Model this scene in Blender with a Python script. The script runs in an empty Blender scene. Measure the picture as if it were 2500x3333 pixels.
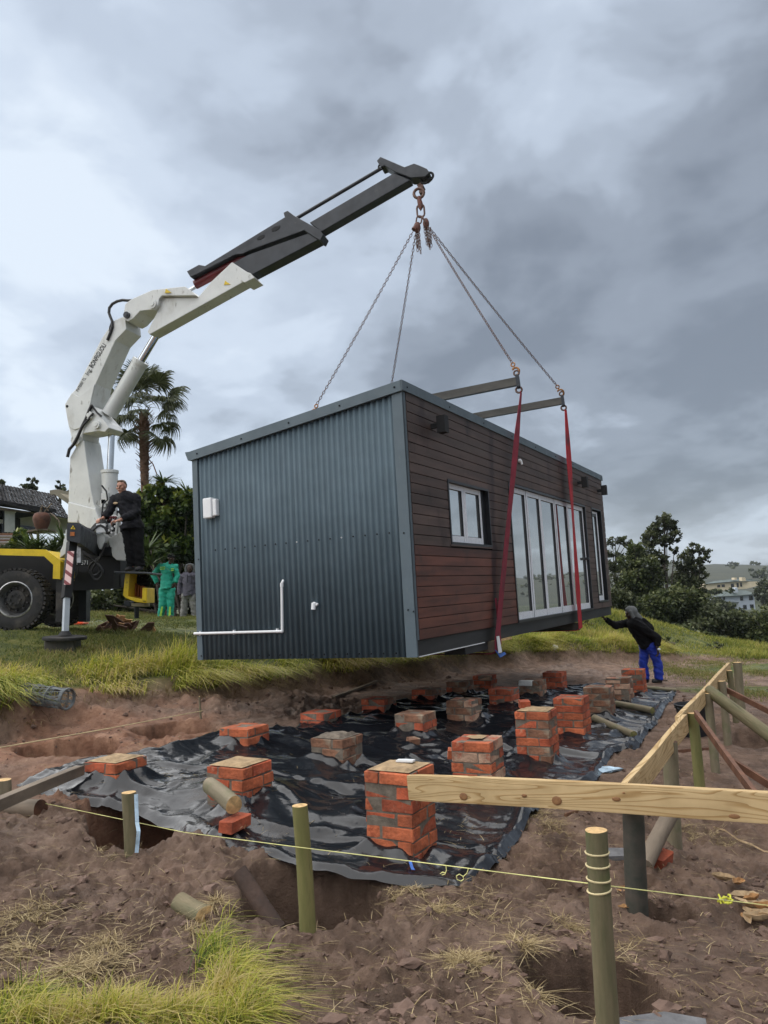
import bpy, bmesh, math, random
import numpy as np
from mathutils import Matrix, Vector, Euler

# ------------------------------------------------------------------ camera, sky, sun, exposure
scene = bpy.context.scene
COL = scene.collection
F, CX, CY, CH = 2503.0, 1250.0, 1666.5, 1.6          # focal length and centre in photo pixels, eye height
ROLL = math.atan(.046)
PITCH = math.atan(273.5 * math.cos(ROLL) / F)
FWD = np.array([0, math.cos(PITCH), math.sin(PITCH)])
_u0 = np.array([0, -math.sin(PITCH), math.cos(PITCH)]); _r0 = np.array([1., 0, 0])
RGT = math.cos(ROLL) * _r0 - math.sin(ROLL) * _u0
UPV = math.sin(ROLL) * _r0 + math.cos(ROLL) * _u0
EYE = np.array([0, 0, CH])
cam_d = bpy.data.cameras.new('camera'); cam = bpy.data.objects.new('camera', cam_d); COL.objects.link(cam)
cam_d.sensor_fit = 'HORIZONTAL'; cam_d.sensor_width = 36; cam_d.lens = 36 * F / 2500
cam_d.clip_start = .05; cam_d.clip_end = 5000
m = Matrix.Identity(4)
for i in range(3):
    m[i][0] = RGT[i]; m[i][1] = UPV[i]; m[i][2] = -FWD[i]; m[i][3] = EYE[i]
cam.matrix_world = m
scene.camera = cam

SUN_EL, SUN_AZ = math.radians(63), math.radians(282)  # azimuth clockwise from +Y: high on the left
world = bpy.data.worlds.new('World'); scene.world = world; world.use_nodes = True
nt = world.node_tree; nt.nodes.clear()
def N(t, **k):
    n = nt.nodes.new(t)
    for a, b in k.items(): setattr(n, a, b)
    return n
out = N('ShaderNodeOutputWorld'); sky = N('ShaderNodeTexSky', sky_type='NISHITA', sun_disc=False)
sky.sun_elevation = SUN_EL; sky.sun_rotation = SUN_AZ
bg1 = N('ShaderNodeBackground'); bg1.inputs[1].default_value = .05
nt.links.new(sky.outputs[0], bg1.inputs[0])
tc = N('ShaderNodeTexCoord'); sx = N('ShaderNodeSeparateXYZ'); nt.links.new(tc.outputs['Generated'], sx.inputs[0])
def MA(op, a, b=None, c=None, clamp=False):
    n = N('ShaderNodeMath', operation=op, use_clamp=clamp)
    for i, v in enumerate((a, b, c)):
        if v is None: continue
        if isinstance(v, (int, float)): n.inputs[i].default_value = v
        else: nt.links.new(v, n.inputs[i])
    return n.outputs[0]
zc = MA('ADD', MA('MAXIMUM', sx.outputs[2], 0.0), .30)
cu = MA('DIVIDE', sx.outputs[0], zc); cv = MA('DIVIDE', sx.outputs[1], zc)
cb = N('ShaderNodeCombineXYZ'); nt.links.new(cu, cb.inputs[0]); nt.links.new(cv, cb.inputs[1])
def NZ(scale, off, detail=6, rough=.5, dist=0., stretch=(1, 1, 1), rot=0.):
    mp = N('ShaderNodeMapping'); mp.inputs['Location'].default_value = off; mp.inputs['Scale'].default_value = stretch
    mp.inputs['Rotation'].default_value = (0, 0, rot)
    nt.links.new(cb.outputs[0], mp.inputs[0])
    n = N('ShaderNodeTexNoise'); n.inputs['Scale'].default_value = scale; n.inputs['Detail'].default_value = detail
    n.inputs['Roughness'].default_value = rough; n.inputs['Distortion'].default_value = dist
    nt.links.new(mp.outputs[0], n.inputs[0]); return n.outputs['Fac']
big = NZ(.85, (2.35, 2.6, 0), 2, .45, .3)
mid = NZ(2.6, (4.2, .4, 2), 5, .52, .35, (1, .85, 1), .6)
fine = NZ(7.0, (.3, 7.1, 5), 4, .5, .3)
cl = MA('ADD', MA('MULTIPLY', MA('SUBTRACT', big, .5), .98), MA('ADD', MA('MULTIPLY', MA('SUBTRACT', mid, .5), .85), MA('MULTIPLY', MA('SUBTRACT', fine, .5), .30)))
cl = MA('ADD', MA('SUBTRACT', cl, MA('MULTIPLY', cu, .15)), .735)          # the cloud bank is heavier towards the east
rp = N('ShaderNodeValToRGB'); nt.links.new(cl, rp.inputs[0])
els = rp.color_ramp.elements
els[0].position = .40; els[0].color = (.080, .091, .108, 1)
els[1].position = 1.0; els[1].color = (.295, .326, .362, 1)
for p_, c_ in ((.56, (.112, .127, .149, 1)), (.68, (.160, .182, .213, 1)), (.78, (.203, .231, .270, 1)), (.89, (.245, .276, .318, 1))):
    e = els.new(p_); e.color = c_
rp.color_ramp.interpolation = 'EASE'
bg2 = N('ShaderNodeBackground'); nt.links.new(rp.outputs[0], bg2.inputs[0]); bg2.inputs[1].default_value = 1.12
mx = N('ShaderNodeMixShader'); mx.inputs[0].default_value = .86
nt.links.new(bg1.outputs[0], mx.inputs[1]); nt.links.new(bg2.outputs[0], mx.inputs[2]); nt.links.new(mx.outputs[0], out.inputs[0])

sl = bpy.data.lights.new('sun', 'SUN'); sl.energy = 1.5; sl.angle = math.radians(125); sl.color = (1, .95, .88)
sun = bpy.data.objects.new('sun', sl); COL.objects.link(sun)
_sd = Vector((math.sin(SUN_AZ) * math.cos(SUN_EL), math.cos(SUN_AZ) * math.cos(SUN_EL), math.sin(SUN_EL)))
sun.rotation_euler = _sd.to_track_quat('Z', 'Y').to_euler(); sun.location = (0, 0, 40)

vs = scene.view_settings
scene.display_settings.display_device = 'sRGB'
vs.view_transform = 'Standard'; vs.look = 'None'; vs.gamma = 1; vs.use_curve_mapping = False; vs.exposure = 1.38
scene.cycles.max_bounces = 6; scene.cycles.transparent_max_bounces = 6

# ------------------------------------------------------------------ picture <-> place helpers
FR = dict(z1=(150, 900, .45208), z2=(0, 1500, .42194), z3=(550, 450, .5425), z4=(950, 1100, .57263), z5=(1300, 1250, .45208),
          z6=(600, 1200, .48222), z7=(1850, 1500, .3918), a1=(0, 2050, .48222), a2=(600, 2150, .48222), a3=(1200, 2100, .48222),
          a4=(1800, 2050, .42194), a5=(0, 2700, .48222), a6=(700, 2700, .5425), a7=(1600, 2600, .5425), b1=(200, 1100, .1085), b2=(190, 1650, .19892),
          b3=(0, 1500, .18083), b4=(2180, 1800, .19289), b5=(1900, 1950, .21097), b6=(460, 1780, .13261), b7=(1300, 2130, .30139),
          b8=(900, 2130, .30139), c1=(1600, 2000, .24111), c2=(2150, 2150, .21097), c3=(330, 1530, .15829), c4=(0, 2480, .21097), c5=(1600, 1600, .24111),
          c6=(2250, 2700, .15069), c7=(1150, 500, .18083), c8=(250, 930, .22303), d=(0, 0, 2500 / 1659))
def px(fr, x, y):
    o = FR[fr]; return o[0] + x * o[2], o[1] + y * o[2]
def ray(x, y): return FWD + RGT * ((x - CX) / F) + UPV * ((CY - y) / F)
def P(x, y, Y):
    d = ray(x, y); return EYE + d * (Y / d[1])
def Gz(x, y, z):
    d = ray(x, y); return EYE + d * ((z - CH) / d[2])
def Pf(fr, x, y, Y): return P(*px(fr, x, y), Y)

# ------------------------------------------------------------------ numpy noise
def _hash(ix, iy, s):
    h = (ix.astype(np.int64) * 374761393 + iy.astype(np.int64) * 668265263 + s * 974634777) & 0xffffffff
    h = ((h ^ (h >> 13)) * 1274126177) & 0xffffffff
    return ((h ^ (h >> 16)) & 0xffff) / 32767.5 - 1.0
def vn(x, y, s=0):
    x = np.asarray(x, float); y = np.asarray(y, float)
    ix = np.floor(x); iy = np.floor(y); fx = x - ix; fy = y - iy
    fx = fx * fx * fx * (fx * (fx * 6 - 15) + 10); fy = fy * fy * fy * (fy * (fy * 6 - 15) + 10)
    a = _hash(ix, iy, s); b = _hash(ix + 1, iy, s); c = _hash(ix, iy + 1, s); d = _hash(ix + 1, iy + 1, s)
    return (a + (b - a) * fx) * (1 - fy) + (c + (d - c) * fx) * fy
def fbm(x, y, o=4, s=0, g=.5):
    r = 0; a = 1.; t = 0
    for k in range(o):
        ca, sa = math.cos(.7 * k + .3), math.sin(.7 * k + .3)
        r = r + a * vn((x * ca - y * sa) * 2 ** k, (x * sa + y * ca) * 2 ** k, s + k); t += a; a *= g
    return r / t
def facet(x, y, s=0):
    """random heights on a triangular lattice joined by flat facets: creased sheet"""
    k = (x + y) * .3660254; xs, ys = x + k, y + k; i = np.floor(xs); j = np.floor(ys); fx, fy = xs - i, ys - j; up = fx > fy
    a = _hash(i, j, s); c = _hash(i + 1, j + 1, s); b = np.where(up, _hash(i + 1, j, s), _hash(i, j + 1, s)); hi = np.maximum(fx, fy); lo = np.minimum(fx, fy)
    return a * (1 - hi) + b * (hi - lo) + c * lo
def sst(a, b, x):
    t = np.clip((x - a) / (b - a), 0, 1); return t * t * (3 - 2 * t)

# ------------------------------------------------------------------ mesh builder
WM = {}
def mworld(o): return WM.get(o.name, Matrix.Identity(4))
class MB:
    def __init__(s): s.v = []; s.f = []; s.m = []; s.sm = []
    def add(s, vs, fs, mi=0, smooth=False):
        b = len(s.v); s.v += [tuple(map(float, q)) for q in vs]
        for f in fs: s.f.append(tuple(b + i for i in f)); s.m.append(mi); s.sm.append(smooth)
    def box(s, c, d, R=None, mi=0):
        vs = []
        for sx_ in (-.5, .5):
            for sy_ in (-.5, .5):
                for sz_ in (-.5, .5):
                    q = np.array([sx_ * d[0], sy_ * d[1], sz_ * d[2]])
                    if R is not None: q = np.array(R) @ q
                    vs.append(q + np.array(c))
        s.add(vs, [(0, 1, 3, 2), (4, 6, 7, 5), (0, 4, 5, 1), (2, 3, 7, 6), (0, 2, 6, 4), (1, 5, 7, 3)], mi)
    def b2(s, lo, hi, mi=0):
        lo = np.array(lo, float); hi = np.array(hi, float); s.box((lo + hi) / 2, hi - lo, None, mi)
    def prism(s, pts, vec, mi=0):
        n = len(pts); pts = [np.array(q, float) for q in pts]; vec = np.array(vec, float)
        s.add(pts + [q + vec for q in pts], [tuple(range(n)), tuple(range(2 * n - 1, n - 1, -1))] +
              [(i, i + n, (i + 1) % n + n, (i + 1) % n) for i in range(n)], mi)
    def hull2(s, A, B, mi=0):
        n = len(A)
        s.add(list(A) + list(B), [tuple(range(n)), tuple(range(2 * n - 1, n - 1, -1))] +
              [(i, i + n, (i + 1) % n + n, (i + 1) % n) for i in range(n)], mi)
    def tube(s, path, r, n=8, mi=0, closed=False, caps=True, smooth=True):
        path = [np.array(q, float) for q in path]; k = len(path)
        rs = r if hasattr(r, '__len__') else [r] * k
        ref = None; rings = []
        for i in range(k):
            a = path[(i - 1) % k] if (closed or i > 0) else path[i]
            b = path[(i + 1) % k] if (closed or i < k - 1) else path[i]
            t = b - a; t = t / (np.linalg.norm(t) + 1e-12)
            if ref is None:
                ref = np.array([0, 0, 1.]) if abs(t[2]) < .9 else np.array([1., 0, 0])
            u = ref - t * np.dot(ref, t); u = u / (np.linalg.norm(u) + 1e-12); w = np.cross(t, u); ref = u
            rings.append([path[i] + rs[i] * (math.cos(2 * math.pi * j / n) * u + math.sin(2 * math.pi * j / n) * w) for j in range(n)])
        b0 = len(s.v)
        for R_ in rings: s.v += [tuple(map(float, q)) for q in R_]
        rng = range(k if closed else k - 1)
        for i in rng:
            for j in range(n):
                i2 = (i + 1) % k; j2 = (j + 1) % n
                s.f.append((b0 + i * n + j, b0 + i * n + j2, b0 + i2 * n + j2, b0 + i2 * n + j)); s.m.append(mi); s.sm.append(smooth)
        if caps and not closed:
            s.f.append(tuple(b0 + j for j in range(n - 1, -1, -1))); s.m.append(mi); s.sm.append(False)
            s.f.append(tuple(b0 + (k - 1) * n + j for j in range(n))); s.m.append(mi); s.sm.append(False)
    def cyl(s, a, b, r0, r1=None, n=12, mi=0): s.tube([a, b], [r0, r0 if r1 is None else r1], n, mi)
    def lathe(s, o, ax, prof, n=24, mi=0, smooth=True):
        o = np.array(o, float); ax = np.array(ax, float); ax /= np.linalg.norm(ax)
        ref = np.array([0, 0, 1.]) if abs(ax[2]) < .9 else np.array([1., 0, 0])
        u = ref - ax * np.dot(ref, ax); u /= np.linalg.norm(u); w = np.cross(ax, u); b0 = len(s.v)
        for (r, h) in prof:
            for j in range(n):
                a = 2 * math.pi * j / n; s.v.append(tuple(o + ax * h + r * (math.cos(a) * u + math.sin(a) * w)))
        for i in range(len(prof) - 1):
            for j in range(n):
                j2 = (j + 1) % n; s.f.append((b0 + i * n + j, b0 + i * n + j2, b0 + (i + 1) * n + j2, b0 + (i + 1) * n + j)); s.m.append(mi); s.sm.append(smooth)
    def torus(s, c, ax, R, r, n=16, k=6, mi=0, sx_=1., up=None):
        ax = np.array(ax, float); ax /= np.linalg.norm(ax)
        ref = np.array(up, float) if up is not None else (np.array([0, 0, 1.]) if abs(ax[2]) < .9 else np.array([1., 0, 0]))
        u = ref - ax * np.dot(ref, ax); u /= np.linalg.norm(u); w = np.cross(ax, u)
        s.tube([np.array(c) + R * (sx_ * math.cos(2 * math.pi * i / n) * u + math.sin(2 * math.pi * i / n) * w) for i in range(n)], r, k, mi, closed=True)
    def ball(s, c, r, n=10, k=7, mi=0):
        r = np.array(r if hasattr(r, '__len__') else [r] * 3, float); vs = [np.array(c) + r * np.array([0, 0, -1])]
        for i in range(1, k):
            t = -math.pi / 2 + math.pi * i / k
            for j in range(n):
                a = 2 * math.pi * j / n; vs.append(np.array(c) + r * np.array([math.cos(t) * math.cos(a), math.cos(t) * math.sin(a), math.sin(t)]))
        vs.append(np.array(c) + r * np.array([0, 0, 1])); fs = []
        for j in range(n): fs.append((0, 1 + (j + 1) % n, 1 + j)); fs.append((len(vs) - 1, 1 + (k - 2) * n + j, 1 + (k - 2) * n + (j + 1) % n))
        for i in range(k - 2):
            for j in range(n):
                a = 1 + i * n + j; b = 1 + i * n + (j + 1) % n; fs.append((a, b, b + n, a + n))
        s.add(vs, fs, mi, True)
    def mesh(s, name, mats, inv=None):
        me = bpy.data.meshes.new(name); vs = s.v
        if inv is not None:
            A = np.array(s.v); I = np.array(inv); vs = (A @ I[:3, :3].T + I[:3, 3]).tolist()
        me.from_pydata(vs, [], s.f)
        for q in (mats if isinstance(mats, (list, tuple)) else [mats]): me.materials.append(q)
        me.polygons.foreach_set('material_index', s.m); me.polygons.foreach_set('use_smooth', s.sm)
        bm = bmesh.new(); bm.from_mesh(me); bmesh.ops.recalc_face_normals(bm, faces=bm.faces); bm.to_mesh(me); bm.free()
        if any(s.sm): me.set_sharp_from_angle(angle=.75)
        me.update(); return me
    def build(s, name, mats, parent=None, local=False):
        inv = None
        if parent is not None and not local: inv = mworld(parent).inverted()
        o = bpy.data.objects.new(name, s.mesh(name, mats, inv)); COL.objects.link(o)
        if parent is not None: o.parent = parent; WM[o.name] = mworld(parent)
        return o
def tag(o, label=None, cat=None, group=None, kind=None):
    if label: o['label'] = label
    if cat: o['category'] = cat
    if group: o['group'] = group
    if kind: o['kind'] = kind
    return o
def thing(name, label, cat, loc=(0, 0, 0), rot=None, group=None):
    o = bpy.data.objects.new(name, None); COL.objects.link(o); o.empty_display_size = .2
    M_ = Matrix.Translation(Vector([float(q) for q in loc]))
    if rot is not None: M_ = M_ @ rot.to_4x4()
    o.matrix_world = M_; WM[o.name] = M_.copy(); return tag(o, label, cat, group)
def inst(name, me, parent, loc, rot=(0, 0, 0)):
    o = bpy.data.objects.new(name, me); COL.objects.link(o); o.parent = parent; o.location = loc; o.rotation_euler = rot; return o
def npmesh(name, V, Fq, mats, attr=None, smooth=False):
    me = bpy.data.meshes.new(name); V = np.asarray(V, np.float32); Fq = np.asarray(Fq, np.int32); k = Fq.shape[1]
    me.vertices.add(len(V)); me.vertices.foreach_set('co', V.ravel())
    me.loops.add(Fq.size); me.loops.foreach_set('vertex_index', Fq.ravel())
    me.polygons.add(len(Fq)); me.polygons.foreach_set('loop_start', np.arange(0, Fq.size, k, dtype=np.int32))
    me.polygons.foreach_set('loop_total', np.full(len(Fq), k, np.int32))
    me.polygons.foreach_set('use_smooth', np.full(len(Fq), smooth, bool))
    for q in (mats if isinstance(mats, (list, tuple)) else [mats]): me.materials.append(q)
    if attr:
        for n_, a in attr.items():
            at = me.attributes.new(n_, 'FLOAT', 'POINT'); at.data.foreach_set('value', np.asarray(a, np.float32))
    me.update(calc_edges=True); return me
def obj(name, me, parent=None):
    o = bpy.data.objects.new(name, me); COL.objects.link(o)
    if parent is not None: o.parent = parent; WM[o.name] = mworld(parent)
    return o
def text_part(txt, name, mat_, origin, xdir, ydir, size, parent, sx_=1., thick=.0):
    """flat lettering as a mesh lying 4 mm proud of a face"""
    cu_ = bpy.data.curves.new(name, 'FONT'); cu_.body = txt; cu_.size = size; cu_.extrude = .001; cu_.offset = thick
    tmp = bpy.data.objects.new(name + '_tmp', cu_); COL.objects.link(tmp)
    dg = bpy.context.evaluated_depsgraph_get(); me = bpy.data.meshes.new_from_object(tmp.evaluated_get(dg))
    bpy.data.objects.remove(tmp); bpy.data.curves.remove(cu_)
    X = np.array(xdir, float); X /= np.linalg.norm(X); Yv = np.array(ydir, float); Yv -= X * np.dot(X, Yv); Yv /= np.linalg.norm(Yv); Z = np.cross(X, Yv)
    I = mworld(parent).inverted()
    for v in me.vertices:
        q = np.array(origin) + X * v.co.x * sx_ + Yv * v.co.y + Z * v.co.z; v.co = I @ Vector(q.tolist())
    me.materials.clear(); me.materials.append(mat_); me.name = name
    o = bpy.data.objects.new(name, me); COL.objects.link(o); o.parent = parent; return o

# ------------------------------------------------------------------ materials
def mat(name, col, rough=.6, metal=0., spec=.5, col2=None, vscale=5., var=.25, stretch=(1, 1, 1), bump=0., bscale=30., bstretch=None, rnd=0., rvar=0.,
        detail=7, ramp=(.35, .65), attr=None, cols=None, spots=None, coat=0.):
    m_ = bpy.data.materials.new(name); m_.use_nodes = True; t = m_.node_tree; ns = t.nodes; L = t.links
    b = ns['Principled BSDF']; b.inputs['Roughness'].default_value = rough; b.inputs['Metallic'].default_value = metal
    b.inputs['Specular IOR Level'].default_value = spec; b.inputs['Coat Weight'].default_value = coat
    tc_ = ns.new('ShaderNodeTexCoord')
    def noise(sc, st, det=7, seed=0.):
        mp = ns.new('ShaderNodeMapping'); mp.inputs['Scale'].default_value = st; mp.inputs['Location'].default_value = (seed, seed * .7, seed * 1.3)
        L.new(tc_.outputs['Object'], mp.inputs[0]); n = ns.new('ShaderNodeTexNoise'); n.inputs['Scale'].default_value = sc
        n.inputs['Detail'].default_value = det; n.inputs['Roughness'].default_value = .62; L.new(mp.outputs[0], n.inputs[0]); return n.outputs['Fac']
    r = ns.new('ShaderNodeValToRGB'); r.color_ramp.elements[0].position = ramp[0]; r.color_ramp.elements[1].position = ramp[1]
    c2 = col2 or tuple(min(1, c * (1 + var)) for c in col); c1 = col if col2 else tuple(c * (1 - var) for c in col)
    r.color_ramp.elements[0].color = (*c1, 1); r.color_ramp.elements[1].color = (*c2, 1)
    if cols:
        while len(r.color_ramp.elements) > 1: r.color_ramp.elements.remove(r.color_ramp.elements[0])
        r.color_ramp.elements[0].position = cols[0][0]; r.color_ramp.elements[0].color = (*cols[0][1], 1)
        for p_, c_ in cols[1:]:
            e_ = r.color_ramp.elements.new(p_); e_.color = (*c_, 1)
    if attr:
        a_ = ns.new('ShaderNodeAttribute'); a_.attribute_name = attr; L.new(a_.outputs['Fac'], r.inputs[0])
    else:
        L.new(noise(vscale, stretch, detail), r.inputs[0])
    colo = r.outputs[0]
    if spots:                                              # stains: (colour, scale, lo, hi, stretch)
        for k, (sc_c, ssc, lo, hi, sst_) in enumerate(spots):
            rr = ns.new('ShaderNodeMapRange'); rr.inputs[1].default_value = lo; rr.inputs[2].default_value = hi
            L.new(noise(ssc, sst_, 6, 3.1 + 5 * k), rr.inputs[0])
            mi_ = ns.new('ShaderNodeMix'); mi_.data_type = 'RGBA'; L.new(rr.outputs[0], mi_.inputs[0]); L.new(colo, mi_.inputs[6]); mi_.inputs[7].default_value = (*sc_c, 1); colo = mi_.outputs[2]
    if rnd:
        oi = ns.new('ShaderNodeObjectInfo'); mr = ns.new('ShaderNodeMapRange'); mr.inputs[3].default_value = 1 - rnd; mr.inputs[4].default_value = 1 + rnd
        L.new(oi.outputs['Random'], mr.inputs[0]); hs = ns.new('ShaderNodeHueSaturation'); L.new(mr.outputs[0], hs.inputs['Value']); L.new(colo, hs.inputs['Color']); colo = hs.outputs[0]
    L.new(colo, b.inputs['Base Color'])
    if rvar:
        mr = ns.new('ShaderNodeMapRange'); mr.inputs[1].default_value = .35; mr.inputs[2].default_value = .65; mr.inputs[3].default_value = max(0, rough - rvar); mr.inputs[4].default_value = rough + rvar
        L.new(noise(vscale * 1.7, stretch, 5, 9.), mr.inputs[0]); L.new(mr.outputs[0], b.inputs['Roughness'])
    if bump:
        bp = ns.new('ShaderNodeBump'); bp.inputs['Strength'].default_value = 1.; bp.inputs['Distance'].default_value = bump
        L.new(noise(bscale, bstretch or stretch, 8, 1.7), bp.inputs['Height']); L.new(bp.outputs[0], b.inputs['Normal'])
    return m_
def glassmat(name, tint, metal):
    m_ = mat(name, tint, .015, metal, .8, var=.03); return m_
MT = {}
MT['white'] = mat('white_paint', (.66, .67, .65), .38, var=.06, vscale=3, spots=[((.22, .20, .17), 9, .62, .72, (1, 1, .35)), ((.4, .38, .33), 2.2, .58, .8, (1, 1, .5))], rvar=.1)
MT['black_paint'] = mat('dark_grey_paint', (.022, .026, .033), .45, var=.25, vscale=4, spots=[((.06, .06, .06), 7, .64, .75, (1, 1, 1))], rvar=.1)
MT['black'] = mat('black_steel', (.007, .007, .008), .7, var=.3)
MT['rubber'] = mat('tyre_rubber', (.022, .021, .021), .8, var=.3, vscale=8, bump=.004, bscale=60, spots=[((.10, .085, .07), 4, .5, .75, (1, 1, 1))])
MT['hose'] = mat('hose_rubber', (.014, .014, .015), .45)
MT['chrome'] = mat('chromed_steel', (.62, .64, .66), .13, .95, var=.05)
MT['bright_steel'] = mat('bright_steel', (.55, .60, .66), .35, .25, var=.08)
MT['alu'] = mat('wheel_metal', (.5, .5, .5), .35, .8, var=.15, spots=[((.1, .09, .08), 6, .5, .7, (1, 1, 1))])
MT['yellow'] = mat('yellow_paint', (.72, .50, .012), .45, var=.12, vscale=6, spots=[((.2, .13, .04), 12, .62, .75, (1, 1, 1))])
MT['redpaint'] = mat('dark_red_paint', (.12, .012, .016), .4, var=.25)
MT['orange'] = mat('orange_brown_panel', (.38, .11, .02), .5, var=.4, vscale=14, stretch=(1, 1, .2))
MT['rust'] = mat('rusty_chain', (.10, .05, .038), .6, .55, col2=(.19, .13, .11), vscale=20)
MT['rust_red'] = mat('red_rusty_hook', (.16, .05, .035), .6, .4, col2=(.10, .07, .06), vscale=20)
MT['brass'] = mat('golden_hook', (.42, .20, .07), .45, .7, col2=(.20, .09, .04), vscale=15)
MT['beam'] = mat('oily_steel_beam', (.075, .07, .06), .55, .2, var=.3, vscale=6, stretch=(.2, 1, 1))
MT['sling'] = mat('red_webbing', (.40, .008, .018), .75, var=.18, vscale=8, bump=.0015, bscale=180, spots=[((.10, .02, .03), 5, .6, .72, (1, 1, .3))])
MT['sling_dark'] = mat('dark_red_webbing', (.20, .012, .028), .75, var=.2, vscale=6, bump=.0015, bscale=180, spots=[((.08, .02, .03), 5, .55, .7, (1, 1, .3))])
MT['steel_blue'] = mat('blue_grey_steel_sheet', (.094, .130, .154), .75, .0, .18, var=.10, vscale=2.2, rvar=.08, spots=[((.075, .10, .12), 1.6, .55, .85, (1, 1, .25)), ((.09, .10, .10), 60, .68, .75, (1, 1, 1))])
MT['trim'] = mat('blue_grey_flashing', (.100, .134, .156), .6, .0, .4, var=.08, vscale=3, rvar=.08, spots=[((.13, .16, .17), 9, .62, .75, (1, 1, .3))])
MT['screw'] = mat('dark_screw', (.012, .016, .02), .4, .5); MT['screw_bright'] = mat('bright_screw', (.8, .8, .8), .3, .5)
MT['board'] = mat('weathered_brown_cladding', (.078, .050, .041), .62, var=.3, vscale=9, stretch=(1, .10, 1), bump=.0012, bscale=34, bstretch=(1, .06, 1), rnd=.22,
                  spots=[((.024, .012, .012), 2.2, .56, .72, (1, .9, .5)), ((.10, .078, .068), 3, .55, .8, (1, .15, 1))])
MT['board_red'] = mat('reddish_cladding', (.105, .034, .021), .55, var=.35, vscale=9, stretch=(1, .10, 1), bump=.0012, bscale=34, bstretch=(1, .06, 1), rnd=.3,
                      spots=[((.035, .018, .014), 2.5, .54, .7, (1, .5, .6))])
MT['stain'] = mat('dark_damp_stain', (.016, .006, .008), .6)
MT['underlay'] = mat('black_building_paper', (.010, .010, .010), .8)
MT['frame_white'] = mat('white_protective_tape', (.74, .76, .80), .55, var=.06, vscale=14, spots=[((.28, .31, .40), 36, .60, .66, (1, 1.2, 3))])
MT['frame_dark'] = mat('charcoal_window_frame', (.012, .013, .016), .4)
MT['glass'] = glassmat('window_glass', (.72, .74, .73), .9)
MT['rim'] = mat('charcoal_floor_beam', (.025, .026, .027), .6, var=.35, vscale=5, stretch=(1, .2, 1))
MT['pvc'] = mat('white_plastic', (.80, .81, .82), .35, var=.04)
MT['pine'] = None
MT['post'] = mat('treated_post', (.21, .165, .095), .8, col2=(.095, .092, .042), vscale=3.5, stretch=(.5, 2.2, 2.2), bump=.007, bscale=22, bstretch=(.2, 2, 2), spots=[((.09, .12, .03), 3.5, .56, .75, (1, 1, .6)), ((.035, .025, .018), 7, .60, .72, (.2, 2, 2))])
MT['post_pale'] = mat('weathered_grey_post', (.26, .215, .145), .8, col2=(.14, .12, .07), vscale=4, stretch=(.4, 2.2, 2.2), bump=.003, bscale=26, bstretch=(.2, 2, 2), spots=[((.10, .12, .045), 3, .55, .75, (1, 1, .6))])
MT['post_dark'] = mat('dark_wet_post', (.075, .062, .048), .7, col2=(.035, .038, .028), vscale=5, stretch=(2, 2, .5), bump=.003, bscale=26, bstretch=(.2, 2, 2))
MT['post_green'] = mat('mossy_post', (.22, .19, .07), .8, col2=(.115, .12, .035), vscale=4, stretch=(.4, 2.2, 2.2), bump=.003, bscale=26, bstretch=(.2, 2, 2), spots=[((.035, .035, .015), 6, .6, .72, (.2, 2, 2))])
MT['cut'] = mat('fresh_cut_wood', (.58, .38, .17), .8, var=.3, vscale=30, bump=.001, bscale=80)
MT['brown_wood'] = mat('reddish_brown_timber', (.13, .058, .032), .75, var=.4, vscale=7, stretch=(1, 1, 1), bump=.002, bscale=30)
MT['grey_wood'] = mat('weathered_timber', (.165, .128, .092), .8, var=.35, vscale=6, bump=.002, bscale=30, stretch=(.3, 1, 1))
MT['mortar'] = mat('cement_mortar', (.16, .13, .10), .95, var=.35, vscale=14, bump=.006, bscale=50)
MT['sand'] = mat('sandy_mortar_cap', (.36, .25, .14), .95, var=.3, vscale=16, bump=.008, bscale=40)
_bs = dict(rough=.9, bump=.009, bscale=38)
MT['brick0'] = mat('red_brick', (.36, .078, .034), var=.35, vscale=12, rnd=.25, spots=[((.27, .19, .13), 8, .64, .74, (1, 1, 1)), ((.45, .20, .12), 14, .6, .7, (1, 1, 1))], **_bs)
MT['brick1'] = mat('orange_brick', (.42, .110, .045), var=.32, vscale=12, rnd=.22, spots=[((.29, .21, .14), 7, .65, .75, (1, 1, 1)), ((.26, .05, .025), 11, .58, .7, (1, 1, 1))], **_bs)
MT['brick2'] = mat('brown_brick', (.20, .095, .055), var=.35, vscale=9, rnd=.25, spots=[((.30, .24, .17), 7, .52, .66, (1, 1, 1))], **_bs)
MT['brick3'] = mat('mortar_smeared_brick', (.40, .25, .17), var=.3, vscale=8, rnd=.2, spots=[((.34, .075, .035), 6, .53, .63, (1, 1, 1))], **_bs)
MT['brick4'] = mat('white_painted_brick', (.72, .71, .68), var=.1, vscale=9, **_bs)
MT['concrete'] = mat('grey_stone', (.13, .13, .135), .85, var=.3, vscale=10, bump=.004, bscale=40)
MT['dark_pole'] = mat('dark_brown_pole', (.055, .030, .020), .75, var=.4, vscale=7, bump=.006, bscale=25)
MT['string'] = mat('yellow_string', (.72, .70, .28), .8)
MT['twine'] = mat('pale_twine', (.60, .50, .28), .8)
MT['bucket'] = mat('black_bucket_plastic', (.016, .017, .02), .45, var=.3, spots=[((.10, .08, .06), 5, .6, .75, (1, 1, 1))])
MT['meshroll'] = mat('grey_plastic_mesh', (.13, .145, .15), .6, var=.4, vscale=12)
MT['leaf_dry'] = mat('dry_leaf', (.46, .25, .10), .8, var=.35, vscale=14, bump=.002, bscale=40)
MT['leaf_pale'] = mat('pale_dry_leaf', (.50, .36, .21), .8, var=.35, vscale=14, bump=.002, bscale=40)
MT['lime'] = mat('yellow_green_scrap', (.62, .62, .06), .6, var=.2)
MT['blueplast'] = mat('blue_white_plastic', (.45, .60, .72), .4, var=.3, vscale=12)
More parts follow.
